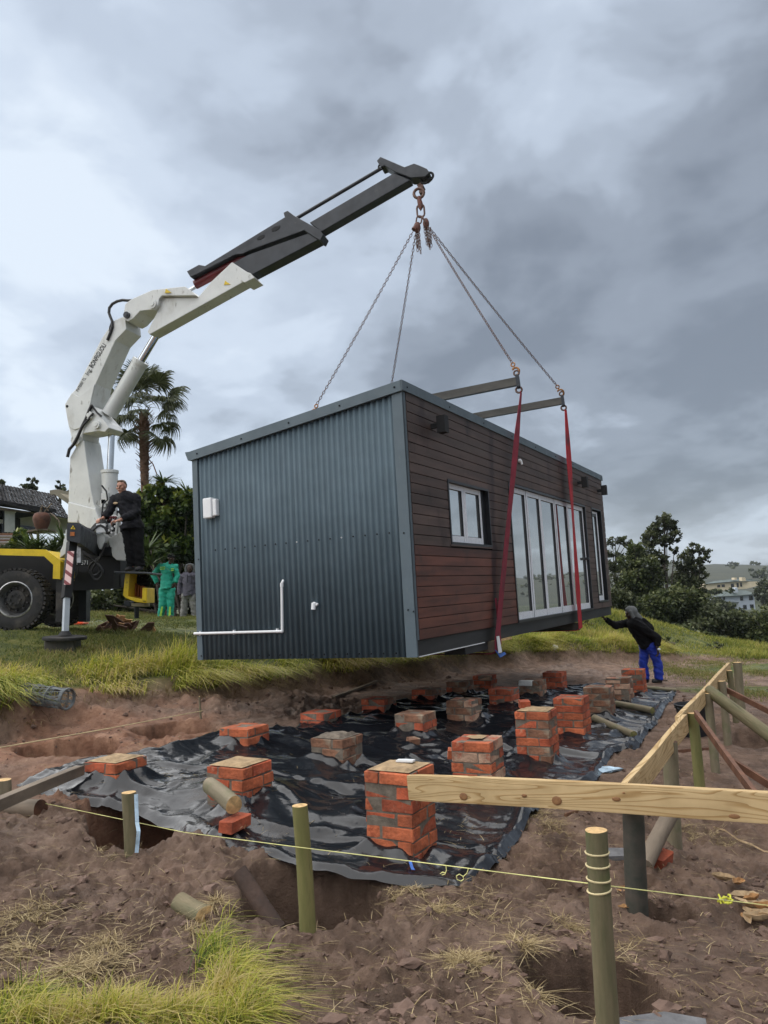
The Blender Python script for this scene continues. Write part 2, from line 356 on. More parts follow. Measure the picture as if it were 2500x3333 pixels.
MT['bluesleeve'] = mat('blue_sleeve', (.05, .14, .45), .6)
MT['cone'] = mat('orange_cone', (.70, .08, .02), .5)
MT['skin'] = mat('light_skin', (.44, .22, .15), .55, var=.1, vscale=10); MT['skin_dark'] = mat('dark_skin', (.045, .024, .016), .5, var=.15, vscale=10)
MT['hair'] = mat('brown_hair', (.10, .06, .032), .7, var=.3, vscale=40)
MT['jacket_black'] = mat('black_jacket', (.008, .008, .011), .8, spec=.25, var=.35, vscale=8, bump=.012, bscale=9)
MT['cloth_black'] = mat('black_cloth', (.006, .006, .007), .9, spec=.2, var=.3, vscale=9, bump=.012, bscale=9)
MT['teal'] = mat('green_overall', (.015, .34, .235), .7, var=.15, vscale=8, bump=.014, bscale=10)
MT['blue'] = mat('royal_blue_trousers', (.006, .030, .33), .7, var=.25, vscale=8, bump=.014, bscale=10)
MT['hoodie'] = mat('grey_purple_hoodie', (.085, .08, .105), .85, var=.2, vscale=8, bump=.012, bscale=10)
MT['hood_grey'] = mat('grey_hood', (.11, .115, .115), .85, var=.15)
MT['jeans'] = mat('pale_jeans', (.22, .215, .20), .8, var=.25, vscale=10, bump=.012, bscale=10)
MT['hivis'] = mat('lime_reflective_tape', (.45, .80, .10), .5)
MT['boots'] = mat('dark_boots', (.02, .018, .018), .6); MT['greyshirt'] = mat('grey_shirt', (.2, .21, .21), .8)
MT['eye'] = mat('dark_eye', (.01, .008, .007), .3)
# ------------------------------------------------------------------ special materials
def node_mat(name):
    m_ = bpy.data.materials.new(name); m_.use_nodes = True; return m_, m_.node_tree.nodes, m_.node_tree.links, m_.node_tree.nodes['Principled BSDF']
def ground_material():
    m_, ns, L, b = node_mat('soil_and_turf')
    tc_ = ns.new('ShaderNodeTexCoord')
    def noise(sc, det=8, rough=.6, loc=0., st=(1, 1, 1)):
        mp = ns.new('ShaderNodeMapping'); mp.inputs['Location'].default_value = (loc, loc * .6, 0); mp.inputs['Scale'].default_value = st; L.new(tc_.outputs['Object'], mp.inputs[0])
        n = ns.new('ShaderNodeTexNoise'); n.inputs['Scale'].default_value = sc; n.inputs['Detail'].default_value = det; n.inputs['Roughness'].default_value = rough
        L.new(mp.outputs[0], n.inputs[0]); return n.outputs['Fac']
    def ramp(src, stops):
        r = ns.new('ShaderNodeValToRGB'); r.color_ramp.elements[0].position = stops[0][0]; r.color_ramp.elements[0].color = (*stops[0][1], 1)
        r.color_ramp.elements[1].position = stops[-1][0]; r.color_ramp.elements[1].color = (*stops[-1][1], 1)
        for p_, c_ in stops[1:-1]: r.color_ramp.elements.new(p_).color = (*c_, 1)
        L.new(src, r.inputs[0]); return r.outputs[0]
    def mix(f, a, c):
        n = ns.new('ShaderNodeMix'); n.data_type = 'RGBA'; L.new(f, n.inputs[0]); L.new(a, n.inputs[6]); L.new(c, n.inputs[7]); return n.outputs[2]
    def at(nm):
        n = ns.new('ShaderNodeAttribute'); n.attribute_name = nm; return n.outputs['Fac']
    dirt = mix(ramp(noise(.9, 5, .6, 7.), [(.40, (0, 0, 0)), (.60, (1, 1, 1))]), ramp(noise(2.6, 12, .72), [(.27, (.044, .027, .018)), (.42, (.126, .079, .054)), (.54, (.232, .150, .106)), (.70, (.39, .27, .198))]), ramp(noise(3.4, 12, .72, 3.), [(.30, (.08, .049, .034)), (.46, (.185, .118, .083)), (.58, (.29, .195, .143)), (.72, (.44, .315, .237))]))
    red = ramp(noise(3.6, 10, .68, 5.), [(.28, (.10, .045, .026)), (.46, (.25, .12, .070)), (.68, (.46, .26, .165))])
    turf = ramp(noise(3.2, 9, .65, 9.), [(.30, (.040, .048, .016)), (.46, (.085, .105, .026)), (.58, (.15, .155, .038)), (.72, (.20, .165, .07))])
    wood = ramp(noise(.12, 8, .65, 2.), [(.35, (.030, .040, .016)), (.65, (.065, .075, .030))])
    c = mix(at('red'), dirt, red); c = mix(at('grass'), c, turf); c = mix(at('far'), c, wood)
    L.new(c, b.inputs['Base Color'])
    rr = ns.new('ShaderNodeMapRange'); rr.inputs[1].default_value = .4; rr.inputs[2].default_value = .62; rr.inputs[3].default_value = .55; rr.inputs[4].default_value = .95
    L.new(noise(1.3, 6, .6, 4.), rr.inputs[0]); L.new(rr.outputs[0], b.inputs['Roughness']); b.inputs['Specular IOR Level'].default_value = .3
    bp = ns.new('ShaderNodeBump'); bp.inputs['Distance'].default_value = .055; L.new(noise(15, 14, .78), bp.inputs['Height']); L.new(bp.outputs[0], b.inputs['Normal'])
    return m_
MT['ground'] = ground_material()
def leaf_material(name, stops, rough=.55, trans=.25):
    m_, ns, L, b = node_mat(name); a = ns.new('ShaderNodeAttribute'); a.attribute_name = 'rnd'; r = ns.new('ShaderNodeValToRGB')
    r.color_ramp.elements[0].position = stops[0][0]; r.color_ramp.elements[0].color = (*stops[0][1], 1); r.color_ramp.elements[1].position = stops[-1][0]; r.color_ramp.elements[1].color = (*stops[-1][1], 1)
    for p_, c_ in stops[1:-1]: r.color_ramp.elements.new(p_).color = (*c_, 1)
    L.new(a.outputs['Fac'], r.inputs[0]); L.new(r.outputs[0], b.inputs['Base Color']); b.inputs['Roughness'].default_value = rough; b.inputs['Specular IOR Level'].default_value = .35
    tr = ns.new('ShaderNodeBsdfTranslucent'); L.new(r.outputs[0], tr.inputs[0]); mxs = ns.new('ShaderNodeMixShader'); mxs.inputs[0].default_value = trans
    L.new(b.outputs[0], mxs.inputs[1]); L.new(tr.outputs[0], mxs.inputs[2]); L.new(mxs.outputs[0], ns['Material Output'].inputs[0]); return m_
MT['grass'] = leaf_material('grass_blade', [(0, (.055, .095, .016)), (.35, (.20, .27, .032)), (.62, (.46, .47, .065)), (.85, (.58, .50, .13)), (1, (.58, .46, .22))], .6, .35)
MT['lawn'] = leaf_material('lawn_blade', [(0, (.04, .058, .016)), (.4, (.115, .142, .03)), (.75, (.24, .24, .06)), (1, (.33, .24, .11))], .65, .3)
MT['ridge'] = leaf_material('ridge_grass_blade', [(0, (.06, .09, .02)), (.4, (.20, .23, .04)), (.75, (.40, .38, .075)), (1, (.44, .33, .13))], .6, .3)
MT['straw'] = leaf_material('straw_blade', [(0, (.10, .065, .03)), (.4, (.30, .22, .10)), (1, (.58, .46, .26))], .7, .2)
MT['leaf'] = leaf_material('dark_foliage', [(0, (.014, .020, .008)), (.5, (.042, .058, .018)), (.85, (.10, .12, .036)), (1, (.16, .17, .07))], .5, .2)
MT['leaf_mid'] = leaf_material('olive_foliage', [(0, (.016, .022, .010)), (.5, (.045, .055, .022)), (.85, (.085, .10, .042)), (1, (.15, .16, .08))], .5, .2)
MT['leaf_hedge'] = leaf_material('hedge_foliage', [(0, (.010, .020, .005)), (.5, (.035, .065, .012)), (.85, (.12, .16, .022)), (1, (.24, .25, .04))], .42, .25)
MT['palm'] = leaf_material('palm_frond', [(0, (.025, .032, .012)), (.5, (.055, .068, .025)), (.85, (.11, .12, .05)), (1, (.22, .18, .09))], .5, .2)
MT['spike'] = leaf_material('spiky_leaf', [(0, (.025, .045, .012)), (.6, (.08, .12, .03)), (1, (.20, .23, .09))], .5, .2)
MT['bark'] = mat('palm_bark', (.085, .042, .026), .9, col2=(.17, .10, .065), vscale=9, stretch=(1, 1, 3), bump=.02, bscale=18, bstretch=(1, 1, 3))
MT['trunk'] = mat('grey_bark', (.06, .05, .04), .9, var=.4, vscale=6)
def sheet_material():
    m_, ns, L, b = node_mat('black_polythene'); tc_ = ns.new('ShaderNodeTexCoord')
    def noise(sc, det, loc=0., rough=.6):
        mp = ns.new('ShaderNodeMapping'); mp.inputs['Location'].default_value = (loc, loc, 0); L.new(tc_.outputs['Object'], mp.inputs[0])
        n = ns.new('ShaderNodeTexNoise'); n.inputs['Scale'].default_value = sc; n.inputs['Detail'].default_value = det; n.inputs['Roughness'].default_value = rough; L.new(mp.outputs[0], n.inputs[0]); return n.outputs['Fac']
    d = ns.new('ShaderNodeMapRange'); d.inputs[1].default_value = .58; d.inputs[2].default_value = .78; L.new(noise(1.6, 9, 3., .7), d.inputs[0])
    mi = ns.new('ShaderNodeMix'); mi.data_type = 'RGBA'; L.new(d.outputs[0], mi.inputs[0]); mi.inputs[6].default_value = (.009, .010, .013, 1); mi.inputs[7].default_value = (.055, .042, .035, 1)
    L.new(mi.outputs[2], b.inputs['Base Color'])
    r = ns.new('ShaderNodeMapRange'); r.inputs[3].default_value = .19; r.inputs[4].default_value = .6; L.new(d.outputs[0], r.inputs[0]); L.new(r.outputs[0], b.inputs['Roughness'])
    b.inputs['Specular IOR Level'].default_value = .55
    bp = ns.new('ShaderNodeBump'); bp.inputs['Distance'].default_value = .006; L.new(noise(11, 2, 1., .5), bp.inputs['Height']); L.new(bp.outputs[0], b.inputs['Normal'])
    return m_
MT['sheet'] = sheet_material()
def pine_material():
    """sawn pine: growth rings cut lengthways (x is the length of the board, object space), with knots"""
    m_, ns, L, b = node_mat('sawn_pine'); tc_ = ns.new('ShaderNodeTexCoord')
    mp = ns.new('ShaderNodeMapping'); mp.inputs['Scale'].default_value = (.55, 3.4, 7.0); L.new(tc_.outputs['Object'], mp.inputs[0])
    n = ns.new('ShaderNodeTexNoise'); n.inputs['Scale'].default_value = 1.25; n.inputs['Detail'].default_value = 1.5; n.inputs['Distortion'].default_value = .5; L.new(mp.outputs[0], n.inputs[0])
    def M_(op, a, b_):
        q = ns.new('ShaderNodeMath'); q.operation = op
        for i, v in enumerate((a, b_)):
            if isinstance(v, (int, float)): q.inputs[i].default_value = v
            else: L.new(v, q.inputs[i])
        return q.outputs[0]
    fr_ = M_('FRACT', M_('MULTIPLY', n.outputs['Fac'], 15.), 0.)
    r = ns.new('ShaderNodeValToRGB'); e = r.color_ramp.elements; e[0].position = 0; e[0].color = (.58, .42, .215, 1); e[1].position = 1; e[1].color = (.36, .22, .085, 1)
    e.new(.62).color = (.60, .43, .22, 1); e.new(.86).color = (.44, .285, .12, 1); L.new(fr_, r.inputs[0])
    n2 = ns.new('ShaderNodeTexNoise'); n2.inputs['Scale'].default_value = 5; n2.inputs['Detail'].default_value = 8; L.new(tc_.outputs['Object'], n2.inputs[0])
    r2 = ns.new('ShaderNodeValToRGB'); r2.color_ramp.elements[0].position = .3; r2.color_ramp.elements[0].color = (.78, .76, .72, 1); r2.color_ramp.elements[1].position = .6; r2.color_ramp.elements[1].color = (1, 1, 1, 1); L.new(n2.outputs['Fac'], r2.inputs[0])
    mi = ns.new('ShaderNodeMix'); mi.data_type = 'RGBA'; mi.blend_type = 'MULTIPLY'; mi.inputs[0].default_value = 1; L.new(r.outputs[0], mi.inputs[6]); L.new(r2.outputs[0], mi.inputs[7])
    L.new(mi.outputs[2], b.inputs['Base Color']); b.inputs['Roughness'].default_value = .7
    bp = ns.new('ShaderNodeBump'); bp.inputs['Distance'].default_value = .001; L.new(fr_, bp.inputs['Height']); L.new(bp.outputs[0], b.inputs['Normal']); return m_
MT['pine'] = pine_material()
MT['knot'] = mat('pine_knot', (.17, .075, .028), .7, col2=(.30, .15, .06), vscale=30)
def chevron_material():
    m_, ns, L, b = node_mat('red_white_chevron'); tc_ = ns.new('ShaderNodeTexCoord'); s = ns.new('ShaderNodeSeparateXYZ'); L.new(tc_.outputs['Object'], s.inputs[0])
    a = ns.new('ShaderNodeMath'); a.operation = 'MULTIPLY_ADD'; L.new(s.outputs[2], a.inputs[0]); a.inputs[1].default_value = 6.0
    mlt = ns.new('ShaderNodeMath'); mlt.operation = 'MULTIPLY'; mlt.inputs[1].default_value = 4.5; L.new(s.outputs[0], mlt.inputs[0]); L.new(mlt.outputs[0], a.inputs[2])
    f = ns.new('ShaderNodeMath'); f.operation = 'FRACT'; L.new(a.outputs[0], f.inputs[0]); g = ns.new('ShaderNodeMath'); g.operation = 'GREATER_THAN'; g.inputs[1].default_value = .62; L.new(f.outputs[0], g.inputs[0])
    mi = ns.new('ShaderNodeMix'); mi.data_type = 'RGBA'; L.new(g.outputs[0], mi.inputs[0]); mi.inputs[6].default_value = (.74, .50, .48, 1); mi.inputs[7].default_value = (.20, .03, .035, 1)
    L.new(mi.outputs[2], b.inputs['Base Color']); b.inputs['Roughness'].default_value = .45; return m_
MT['chevron'] = chevron_material()
MT['roof_tile'] = mat('dark_roof_tile', (.045, .042, .042), .85, var=.4, vscale=5, bump=.01, bscale=30, rnd=.2)
MT['plaster'] = mat('pale_plaster', (.50, .50, .47), .85, var=.08); MT['plaster_tan'] = mat('tan_plaster', (.42, .36, .26), .85, var=.12, vscale=2)
MT['plaster_cream'] = mat('cream_plaster', (.62, .52, .36), .85, var=.1, vscale=.4); MT['plaster_grey'] = mat('pale_grey_plaster', (.42, .46, .52), .85, var=.08, vscale=.4)
MT['roof_far'] = mat('grey_green_roof', (.10, .125, .12), .8, var=.2, vscale=.6); MT['dark_gap'] = mat('dark_soffit', (.012, .011, .011), .8)
MT['win_far'] = mat('dark_window_glass', (.015, .017, .022), .12, 0, .8)
MT['pot'] = mat('rusty_clay_pot', (.10, .040, .024), .8, var=.4, vscale=6, bump=.01, bscale=20)
MT['hill'] = mat('hillside', (.030, .038, .026), .95, col2=(.055, .058, .036), vscale=.03, var=.4)

# ------------------------------------------------------------------ ground
PAD = np.array([(0, 5.2, -.08), (.7, 6.53, -.09), (1.37, 7.9, -.14), (2.05, 9.2, -.15), (2.7, 10.5, -.145), (3.4, 11.9, -.16), (4.1, 13.2, -.29),
    (-1.1, 5.8, .27), (-.43, 7.1, .10), (.24, 8.4, .09), (.92, 9.8, .01), (1.6, 11.1, -.02), (2.3, 12.4, -.06), (2.95, 13.8, -.24),
    (-2.24, 6.35, .27), (-1.56, 7.7, .25), (-.9, 9, .16), (-.2, 10.3, .07), (.47, 11.7, .02), (1.15, 13, -.10), (1.8, 14.3, -.18),
    (3.4, 8, -.33), (1.45, 4.4, -.22), (.85, 2.85, -.02), (2.25, 6, -.42), (5, 11.2, -.2), (5.5, 16.2, -.45), (6.6, 13.2, -.4), (4.1, 9.1, -.3), (7, 17, -.5), (10, 18, -.55),
    (0, 2.8, 0), (-1.5, 3, .05), (-1.9, 5, .02), (-.5, 4, -.02), (2.6, 4.2, -.3), (3.6, 6.5, -.45), (-4.2, 8.4, .25), (-3.6, 9.4, .26), (-3.1, 7.5, .27), (-2.6, 5.2, .1), (-2.4, 3.5, .1), (-3.2, 5.6, .2),
    (0, 0, .0), (-3, 0, .1), (4, 0, -.3), (5, 5, -.55), (9, 12, -.6)])
HILL = np.array([(-6, 13.3, 1.33), (-5, 12.3, .93), (-5.3, 12.6, .97), (-4.6, 11.8, .82), (-5.6, 11.6, .85), (-6.5, 20, 1.28), (-5.5, 19, 1.27), (-3.9, 9.9, .60), (-3.2, 10.6, .60), (-2.4, 11.7, .62), (-1, 13.2, .6), (.2, 15.2, .55), (1.8, 17.8, .42), (3.6, 19.4, .28), (5.6, 20.6, .10),
    (3, 22, .75), (7, 26, .85), (8.7, 26.5, .25), (11.4, 27, -.55), (14, 28, -1.25), (1, 26, 1.2), (-3, 20, 1.2), (-10, 13, 1.4), (-9, 30, 1.4), (-20, 30, 1.4), (8.5, 21.5, -.35), (12, 22, -.9), (-6, 10.6, .9), (-9, 9, .9), (-1, 16, .95), (-2.8, 13, .95), (16, 24, -1.4), (20, 20, -1.6)])
FOOT = np.array([(-16, 2.0), (-8, 6.4), (-4.2, 8.45), (-3.55, 9.25), (-2.55, 10.5), (-1.55, 11.3), (-.25, 13.5), (1.7, 17.2), (3.5, 18.8), (5.6, 19.9), (8, 20.4), (14, 20.6), (40, 16)])
def rbf(C):
    A = np.c_[np.ones(len(C)), C[:, :2]]; co = np.linalg.lstsq(A, C[:, 2], rcond=None)[0]; res = C[:, 2] - A @ co
    def f(x, y):
        z = co[0] + co[1] * np.clip(x, -30, 30) + co[2] * np.clip(y, -5, 35); n = 0.; d_ = .004
        for (cx, cy, _), r in zip(C, res):
            w = 1 / ((x - cx) ** 2 + (y - cy) ** 2 + .35) ** 1.6; n = n + w * r; d_ = d_ + w
        return z + n / d_
    return f
pad_f, hill_f = rbf(PAD), rbf(HILL)
def seg_dist(x, y, poly):
    """signed distance beyond an open polyline (positive on its left/back side)"""
    best = np.full(np.shape(x), 1e9); sg = np.ones(np.shape(x))
    for a, b in zip(poly[:-1], poly[1:]):
        d = b - a; l2 = d @ d; t = np.clip(((x - a[0]) * d[0] + (y - a[1]) * d[1]) / l2, 0, 1)
        ex = x - a[0] - t * d[0]; ey = y - a[1] - t * d[1]; q = ex * ex + ey * ey
        s_ = np.sign(d[0] * (y - a[1]) - d[1] * (x - a[0])); mk = q < best; best = np.where(mk, q, best); sg = np.where(mk, s_, sg)
    return np.sqrt(best) * sg
# holes: centre x, y, radii, depth, rotation
HOLES = [(-.48, 4.36, .38, .40, 1.0, .1), (-1.72, 5.66, .46, .52, .85, .45), (.80, 3.44, .28, .30, 1.0, .1), (-3.15, 7.65, .44, .52, .7, .45),
         (-2.43, 8.75, .44, .50, .65, .45), (1.45, 4.42, .15, .13, .30, 0), (4.15, 9.25, .34, .28, .3, .4), (-4.5, 6.35, .5, .4, .3, .3)]
HUMPS = [(.9, 2.55, .5, .03), (-1.1, 4.75, .35, .06), (-2.6, 4.9, .5, .10), (-3.3, 5.0, .6, .10), (.2, 4.25, .4, .03), (-2.0, 4.35, .5, .04), (2.0, 3.6, .5, .05), (-4.3, 8.9, .5, .12), (-3.4, 9.5, .45, .16), (-2.5, 10.3, .5, .14), (-1.6, 11.2, .5, .12), (4.4, 9.8, .45, .14), (1.9, 5.9, .2, .08)]
def bank_d(x, y): return seg_dist(x, y, FOOT) + .22 * fbm(x * 1.1, y * 1.1, 3, 40)
def H0(x, y):
    """smooth ground: pad, bank, plateau, valley"""
    x = np.asarray(x, float); y = np.asarray(y, float)
    d = bank_d(x, y); p = pad_f(x, y); h = hill_f(x, y)
    wd = .75 + .5 * sst(6, 16, x)
    t = sst(-.05, 1, d / wd); z = p * (1 - t) + h * t
    w = sst(-6, 6, x - .12 * y); s1 = np.maximum(0, y - 27.5 - .3 * np.minimum(0, x - 6)) * w
    s2 = np.maximum(0, x - 17 - .25 * np.maximum(0, y - 10)); s3 = np.maximum(0, -y - 5)
    drop = .30 * (s1 + s2 + s3); far = np.hypot(x, y)
    z = z - 11 * (1 - np.exp(-drop / 11)); z = z + 9 * sst(140, 330, far) * np.clip((drop) / 5, 0, 1)
    return z
def H(x, y, detail=True):
    x = np.asarray(x, float); y = np.asarray(y, float); z = H0(x, y); r = np.hypot(x, y)
    if detail:
        d = bank_d(x, y); g = sst(.3, .9, d); nr = 1 - sst(20, 40, r)
        z = z + nr * (.035 * fbm(x * 1.3, y * 1.3, 3, 1) * (1 - .3 * g))
        rough = (1 - g) * nr * (.5 + 1.25 * sst(-.1, .3, fbm(x * .8, y * .8, 2, 77)))
        z = z + rough * (.026 * fbm(x * 6, y * 6, 3, 5) - .042 * np.abs(fbm(x * 3.6, y * 3.6, 4, 9, .6)) + .024 * np.abs(fbm(x * 10, y * 10, 3, 14)) + .016 * fbm(x * 21, y * 21, 2, 13) + .026 * sst(.0, .35, fbm(x * 1.7, y * 1.7, 2, 15)) * fbm(x * 9, y * 9, 4, 16, .75))
        bk = np.exp(-((d - .15) / .45) ** 2) * nr
        z = z + bk * (.075 * fbm(x * 3.2, y * 3.2, 3, 21) + .03 * fbm(x * 11, y * 11, 2, 22))
        for (cx, cy, s_, a) in HUMPS: z = z + a * np.exp(-((x - cx) ** 2 + (y - cy) ** 2) / s_ ** 2) * (1 + .5 * fbm(x * 5, y * 5, 2, 31))
        for k, (cx, cy, rx, ry, dp, an) in enumerate(HOLES):
            ca, sa = math.cos(an), math.sin(an); u = ((x - cx) * ca + (y - cy) * sa) / rx; v = (-(x - cx) * sa + (y - cy) * ca) / ry
            e = (np.abs(u) ** 3 + np.abs(v) ** 3) ** (1 / 3.) + .16 * fbm(x * 5, y * 5, 3, 50 + k)
            z = z - dp * (1 - sst(.86, 1.05, e)) + .03 * np.exp(-((e - 1.25) / .2) ** 2)
    return z
def hit(x, y, zoff=0.):
    """where the line of sight through a picture point meets the ground"""
    d = ray(x, y); Ys = np.geomspace(1.2, 80, 900); q = EYE[:, None] + d[:, None] * (Ys / d[1]); z = H0(q[0], q[1]) + zoff
    k = int(np.argmax(q[2] < z)); k = max(k, 1); a = q[2][k - 1] - z[k - 1]; b = q[2][k] - z[k]; t = a / (a - b + 1e-12)
    p_ = q[:, k - 1] + (q[:, k] - q[:, k - 1]) * t; return p_
def hf(fr, x, y): return hit(*px(fr, x, y))
def gz(x, y, detail=True): return float(H(np.array([x]), np.array([y]), detail)[0])

def build_ground():
    th = np.concatenate([np.radians(np.linspace(-180, -36, 50)[:-1]), np.radians(np.linspace(-36, 36, 620)), np.radians(np.linspace(36, 180, 50)[1:-1])])
    r = np.concatenate([np.linspace(.2, 2.0, 10)[:-1], np.geomspace(2.0, 16, 420)[:-1], np.geomspace(16, 30, 60)[:-1], np.geomspace(30, 1500, 60)])
    Rr, T = np.meshgrid(r, th, indexing='ij'); X = Rr * np.sin(T); Y = Rr * np.cos(T); Z = H(X, Y)
    n = len(th); V = np.c_[X.ravel(), Y.ravel(), Z.ravel()]
    i, j = np.meshgrid(np.arange(len(r) - 1), np.arange(n), indexing='ij'); j2 = (j + 1) % n
    Fq = np.stack([i * n + j, (i + 1) * n + j, (i + 1) * n + j2, i * n + j2], -1).reshape(-1, 4)
    c = len(V); V = np.vstack([V, [[0, 0, gz(0, 0)]]])
    x, y = V[:, 0], V[:, 1]; d = bank_d(x, y)
    ins, ed = in_sheet(x, y); V[:, 2] = np.where(ins & (ed > .02), np.minimum(V[:, 2], sheet_z(x, y) - .03), V[:, 2])
    grass = sst(.25, .75, d + .25 * fbm(x * 2.2, y * 2.2, 3, 61))
    rg = np.exp(-(((x - 6.6) / 1.6) ** 2 + ((y - 14.6) / 1.1) ** 2)) + np.exp(-(((x - 9.5) / 3) ** 2 + ((y - 18.5) / 1.2) ** 2))
    grass = np.maximum(grass, sst(.25, .7, rg + .25 * fbm(x * 2, y * 2, 3, 62)))
    fgr = sst(.0, .5, fbm(x * 1.5, y * 1.5, 3, 63) + .5 - 1.6 * np.hypot(x + .95, (y - 2.6) * .9)); grass = np.maximum(grass, .6 * fgr)
    red = sst(0, .5, .9 * np.exp(-((x + 3.1) / 1.8) ** 2 - ((y - 7.8) / 2.3) ** 2) + .5 * fbm(x * 1.2, y * 1.2, 3, 64) - .25)
    far = sst(26, 34, np.hypot(x, y)) * sst(-12, 0, x + .2 * y)
    me = npmesh('ground', V, Fq, MT['ground'], dict(grass=grass, red=red, far=far), True)
    return tag(obj('ground', me), 'bare churned brown soil with holes, turned earth bank and rough turf above it', kind='structure')

def build_hills():
    th = np.linspace(0, 2 * math.pi, 361)[:-1]; rs = [340, 420, 520, 640, 780, 1000]; n = len(th)
    prof = [-8, -1, 5.5, 11, 15, 10]; V = []
    for r, b in zip(rs, prof):
        x = r * np.sin(th); y = r * np.cos(th); q = fbm(th * 9 + r * .01, np.zeros(n) + r * .02, 4, 88)
        z = b + (b + 9) * .42 * q + (2.6 * np.abs(fbm(th * 90, np.zeros(n) + r, 3, 89)) if b > 4 else 0) + CH
        V.append(np.c_[x, y, z])
    V = np.vstack(V); i, j = np.meshgrid(np.arange(len(rs) - 1), np.arange(n), indexing='ij'); j2 = (j + 1) % n
    Fq = np.stack([i * n + j, (i + 1) * n + j, (i + 1) * n + j2, i * n + j2], -1).reshape(-1, 4)
    tag(obj('hills', npmesh('hills', V, Fq, MT['hill'], smooth=True)), 'low wooded hills far beyond the valley', kind='structure')
build_hills()

# ------------------------------------------------------------------ black plastic sheet over the site
PIERS = []       # filled below: x, y, top z
def pier_table():
    D_ = 2500 / 1659.
    rows = [[(862, 1654), (1030, 1593), (1157, 1531), (1233, 1503), (1293, 1481), (1337, 1461), (1368, 1444)],
            [(517, 1645), (727, 1588), (897, 1537), (1002, 1509), (1088, 1485), (1150, 1467), (1197, 1450)],
            [(250, 1637), (528, 1566), (692, 1535), (818, 1506), (921, 1486), (992, 1470), (1047, 1457)]]
    for r, row in enumerate(rows):
        for k, (a, b) in enumerate(row):
            Y = 5.2 + 1.3335 * k + .573 * r; q = P(a * D_, b * D_, Y); PIERS.append((r, k, q[0], q[1], q[2]))
pier_table()
SITE = -.494                                             # the container, piers and boards share this bearing
UX = np.array([math.cos(SITE), math.sin(SITE)]); VY = np.array([-math.sin(SITE), math.cos(SITE)])
SHEET_PX = [(35, 1688), (95, 1700), (150, 1720), (220, 1719), (300, 1725), (338, 1742), (372, 1752), (400, 1775), (440, 1803), (500, 1826), (560, 1850), (620, 1868), (680, 1888), (780, 1898), (880, 1905), (960, 1912), (1001, 1917),
            (1014, 1890), (1050, 1862), (1085, 1840), (1110, 1812), (1140, 1775), (1165, 1742), (1215, 1715), (1290, 1688), (1300, 1655), (1330, 1618), (1380, 1613), (1398, 1580), (1430, 1540), (1462, 1493), (1420, 1491), (1380, 1496), (1330, 1478), (1280, 1478), (1210, 1476), (1120, 1480),
            (1040, 1490), (960, 1500), (880, 1513), (800, 1525), (720, 1548), (650, 1562), (560, 1580), (480, 1584), (400, 1606), (330, 1622), (260, 1630), (160, 1650), (90, 1672)]
def sheet_z(x, y):
    u = x * UX[0] + y * UX[1]; v = x * VY[0] + y * VY[1]
    z = H0(x, y) + .035 * fbm(x * 1.3, y * 1.3, 3, 1) + .018
    wx = .35 * fbm(x * 1.1, y * 1.1, 2, 101); wy = .35 * fbm(x * 1.1 + 9, y * 1.1, 2, 102)
    for k, (su, sv, am) in enumerate([(.7, 1.5, .030), (2.3, 1.1, .022), (1.7, 4.6, .016), (5.2, 3.0, .010), (4.2, 9.5, .0055), (13, 8, .0032)]):
        z = z + am * facet((u + wx) * su + 3.1 * k, (v + wy) * sv - 1.7 * k, 110 + k)
    for k, (su, sv, am) in enumerate([(.9, 2.6, .030), (3.0, 1.2, .020), (2.6, 7.0, .010)]):
        z = z + am * np.maximum(0, 1 - 3.2 * np.abs(vn((u + wx) * su + 5.1 * k, (v + wy) * sv - 2.7 * k, 120 + k)))
    for (r, k, cx, cy, tz) in PIERS:
        uu = np.abs((x - cx) * UX[0] + (y - cy) * UX[1]); vv = np.abs((x - cx) * VY[0] + (y - cy) * VY[1]); e = np.maximum(uu, vv) - .17
        z = z + (.045 + .045 * vn(x * 9, y * 9, 130)) * np.exp(-(np.maximum(e, 0) / .055) ** 1.3)
    return z
POLY = np.array([hit(a * 2500 / 1659, b * 2500 / 1659, .04)[:2] for a, b in SHEET_PX])
def in_sheet(X, Y):
    ins = np.zeros(X.shape, bool); best = np.full(X.shape, 1e9)
    for a, b in zip(POLY, np.roll(POLY, -1, 0)):
        ins ^= ((a[1] > Y) != (b[1] > Y)) & (X < (b[0] - a[0]) * (Y - a[1]) / (b[1] - a[1] + 1e-12) + a[0]); d = b - a
        t = np.clip(((X - a[0]) * d[0] + (Y - a[1]) * d[1]) / (d @ d), 0, 1); best = np.minimum(best, (X - a[0] - t * d[0]) ** 2 + (Y - a[1] - t * d[1]) ** 2)
    return ins, np.sqrt(best)
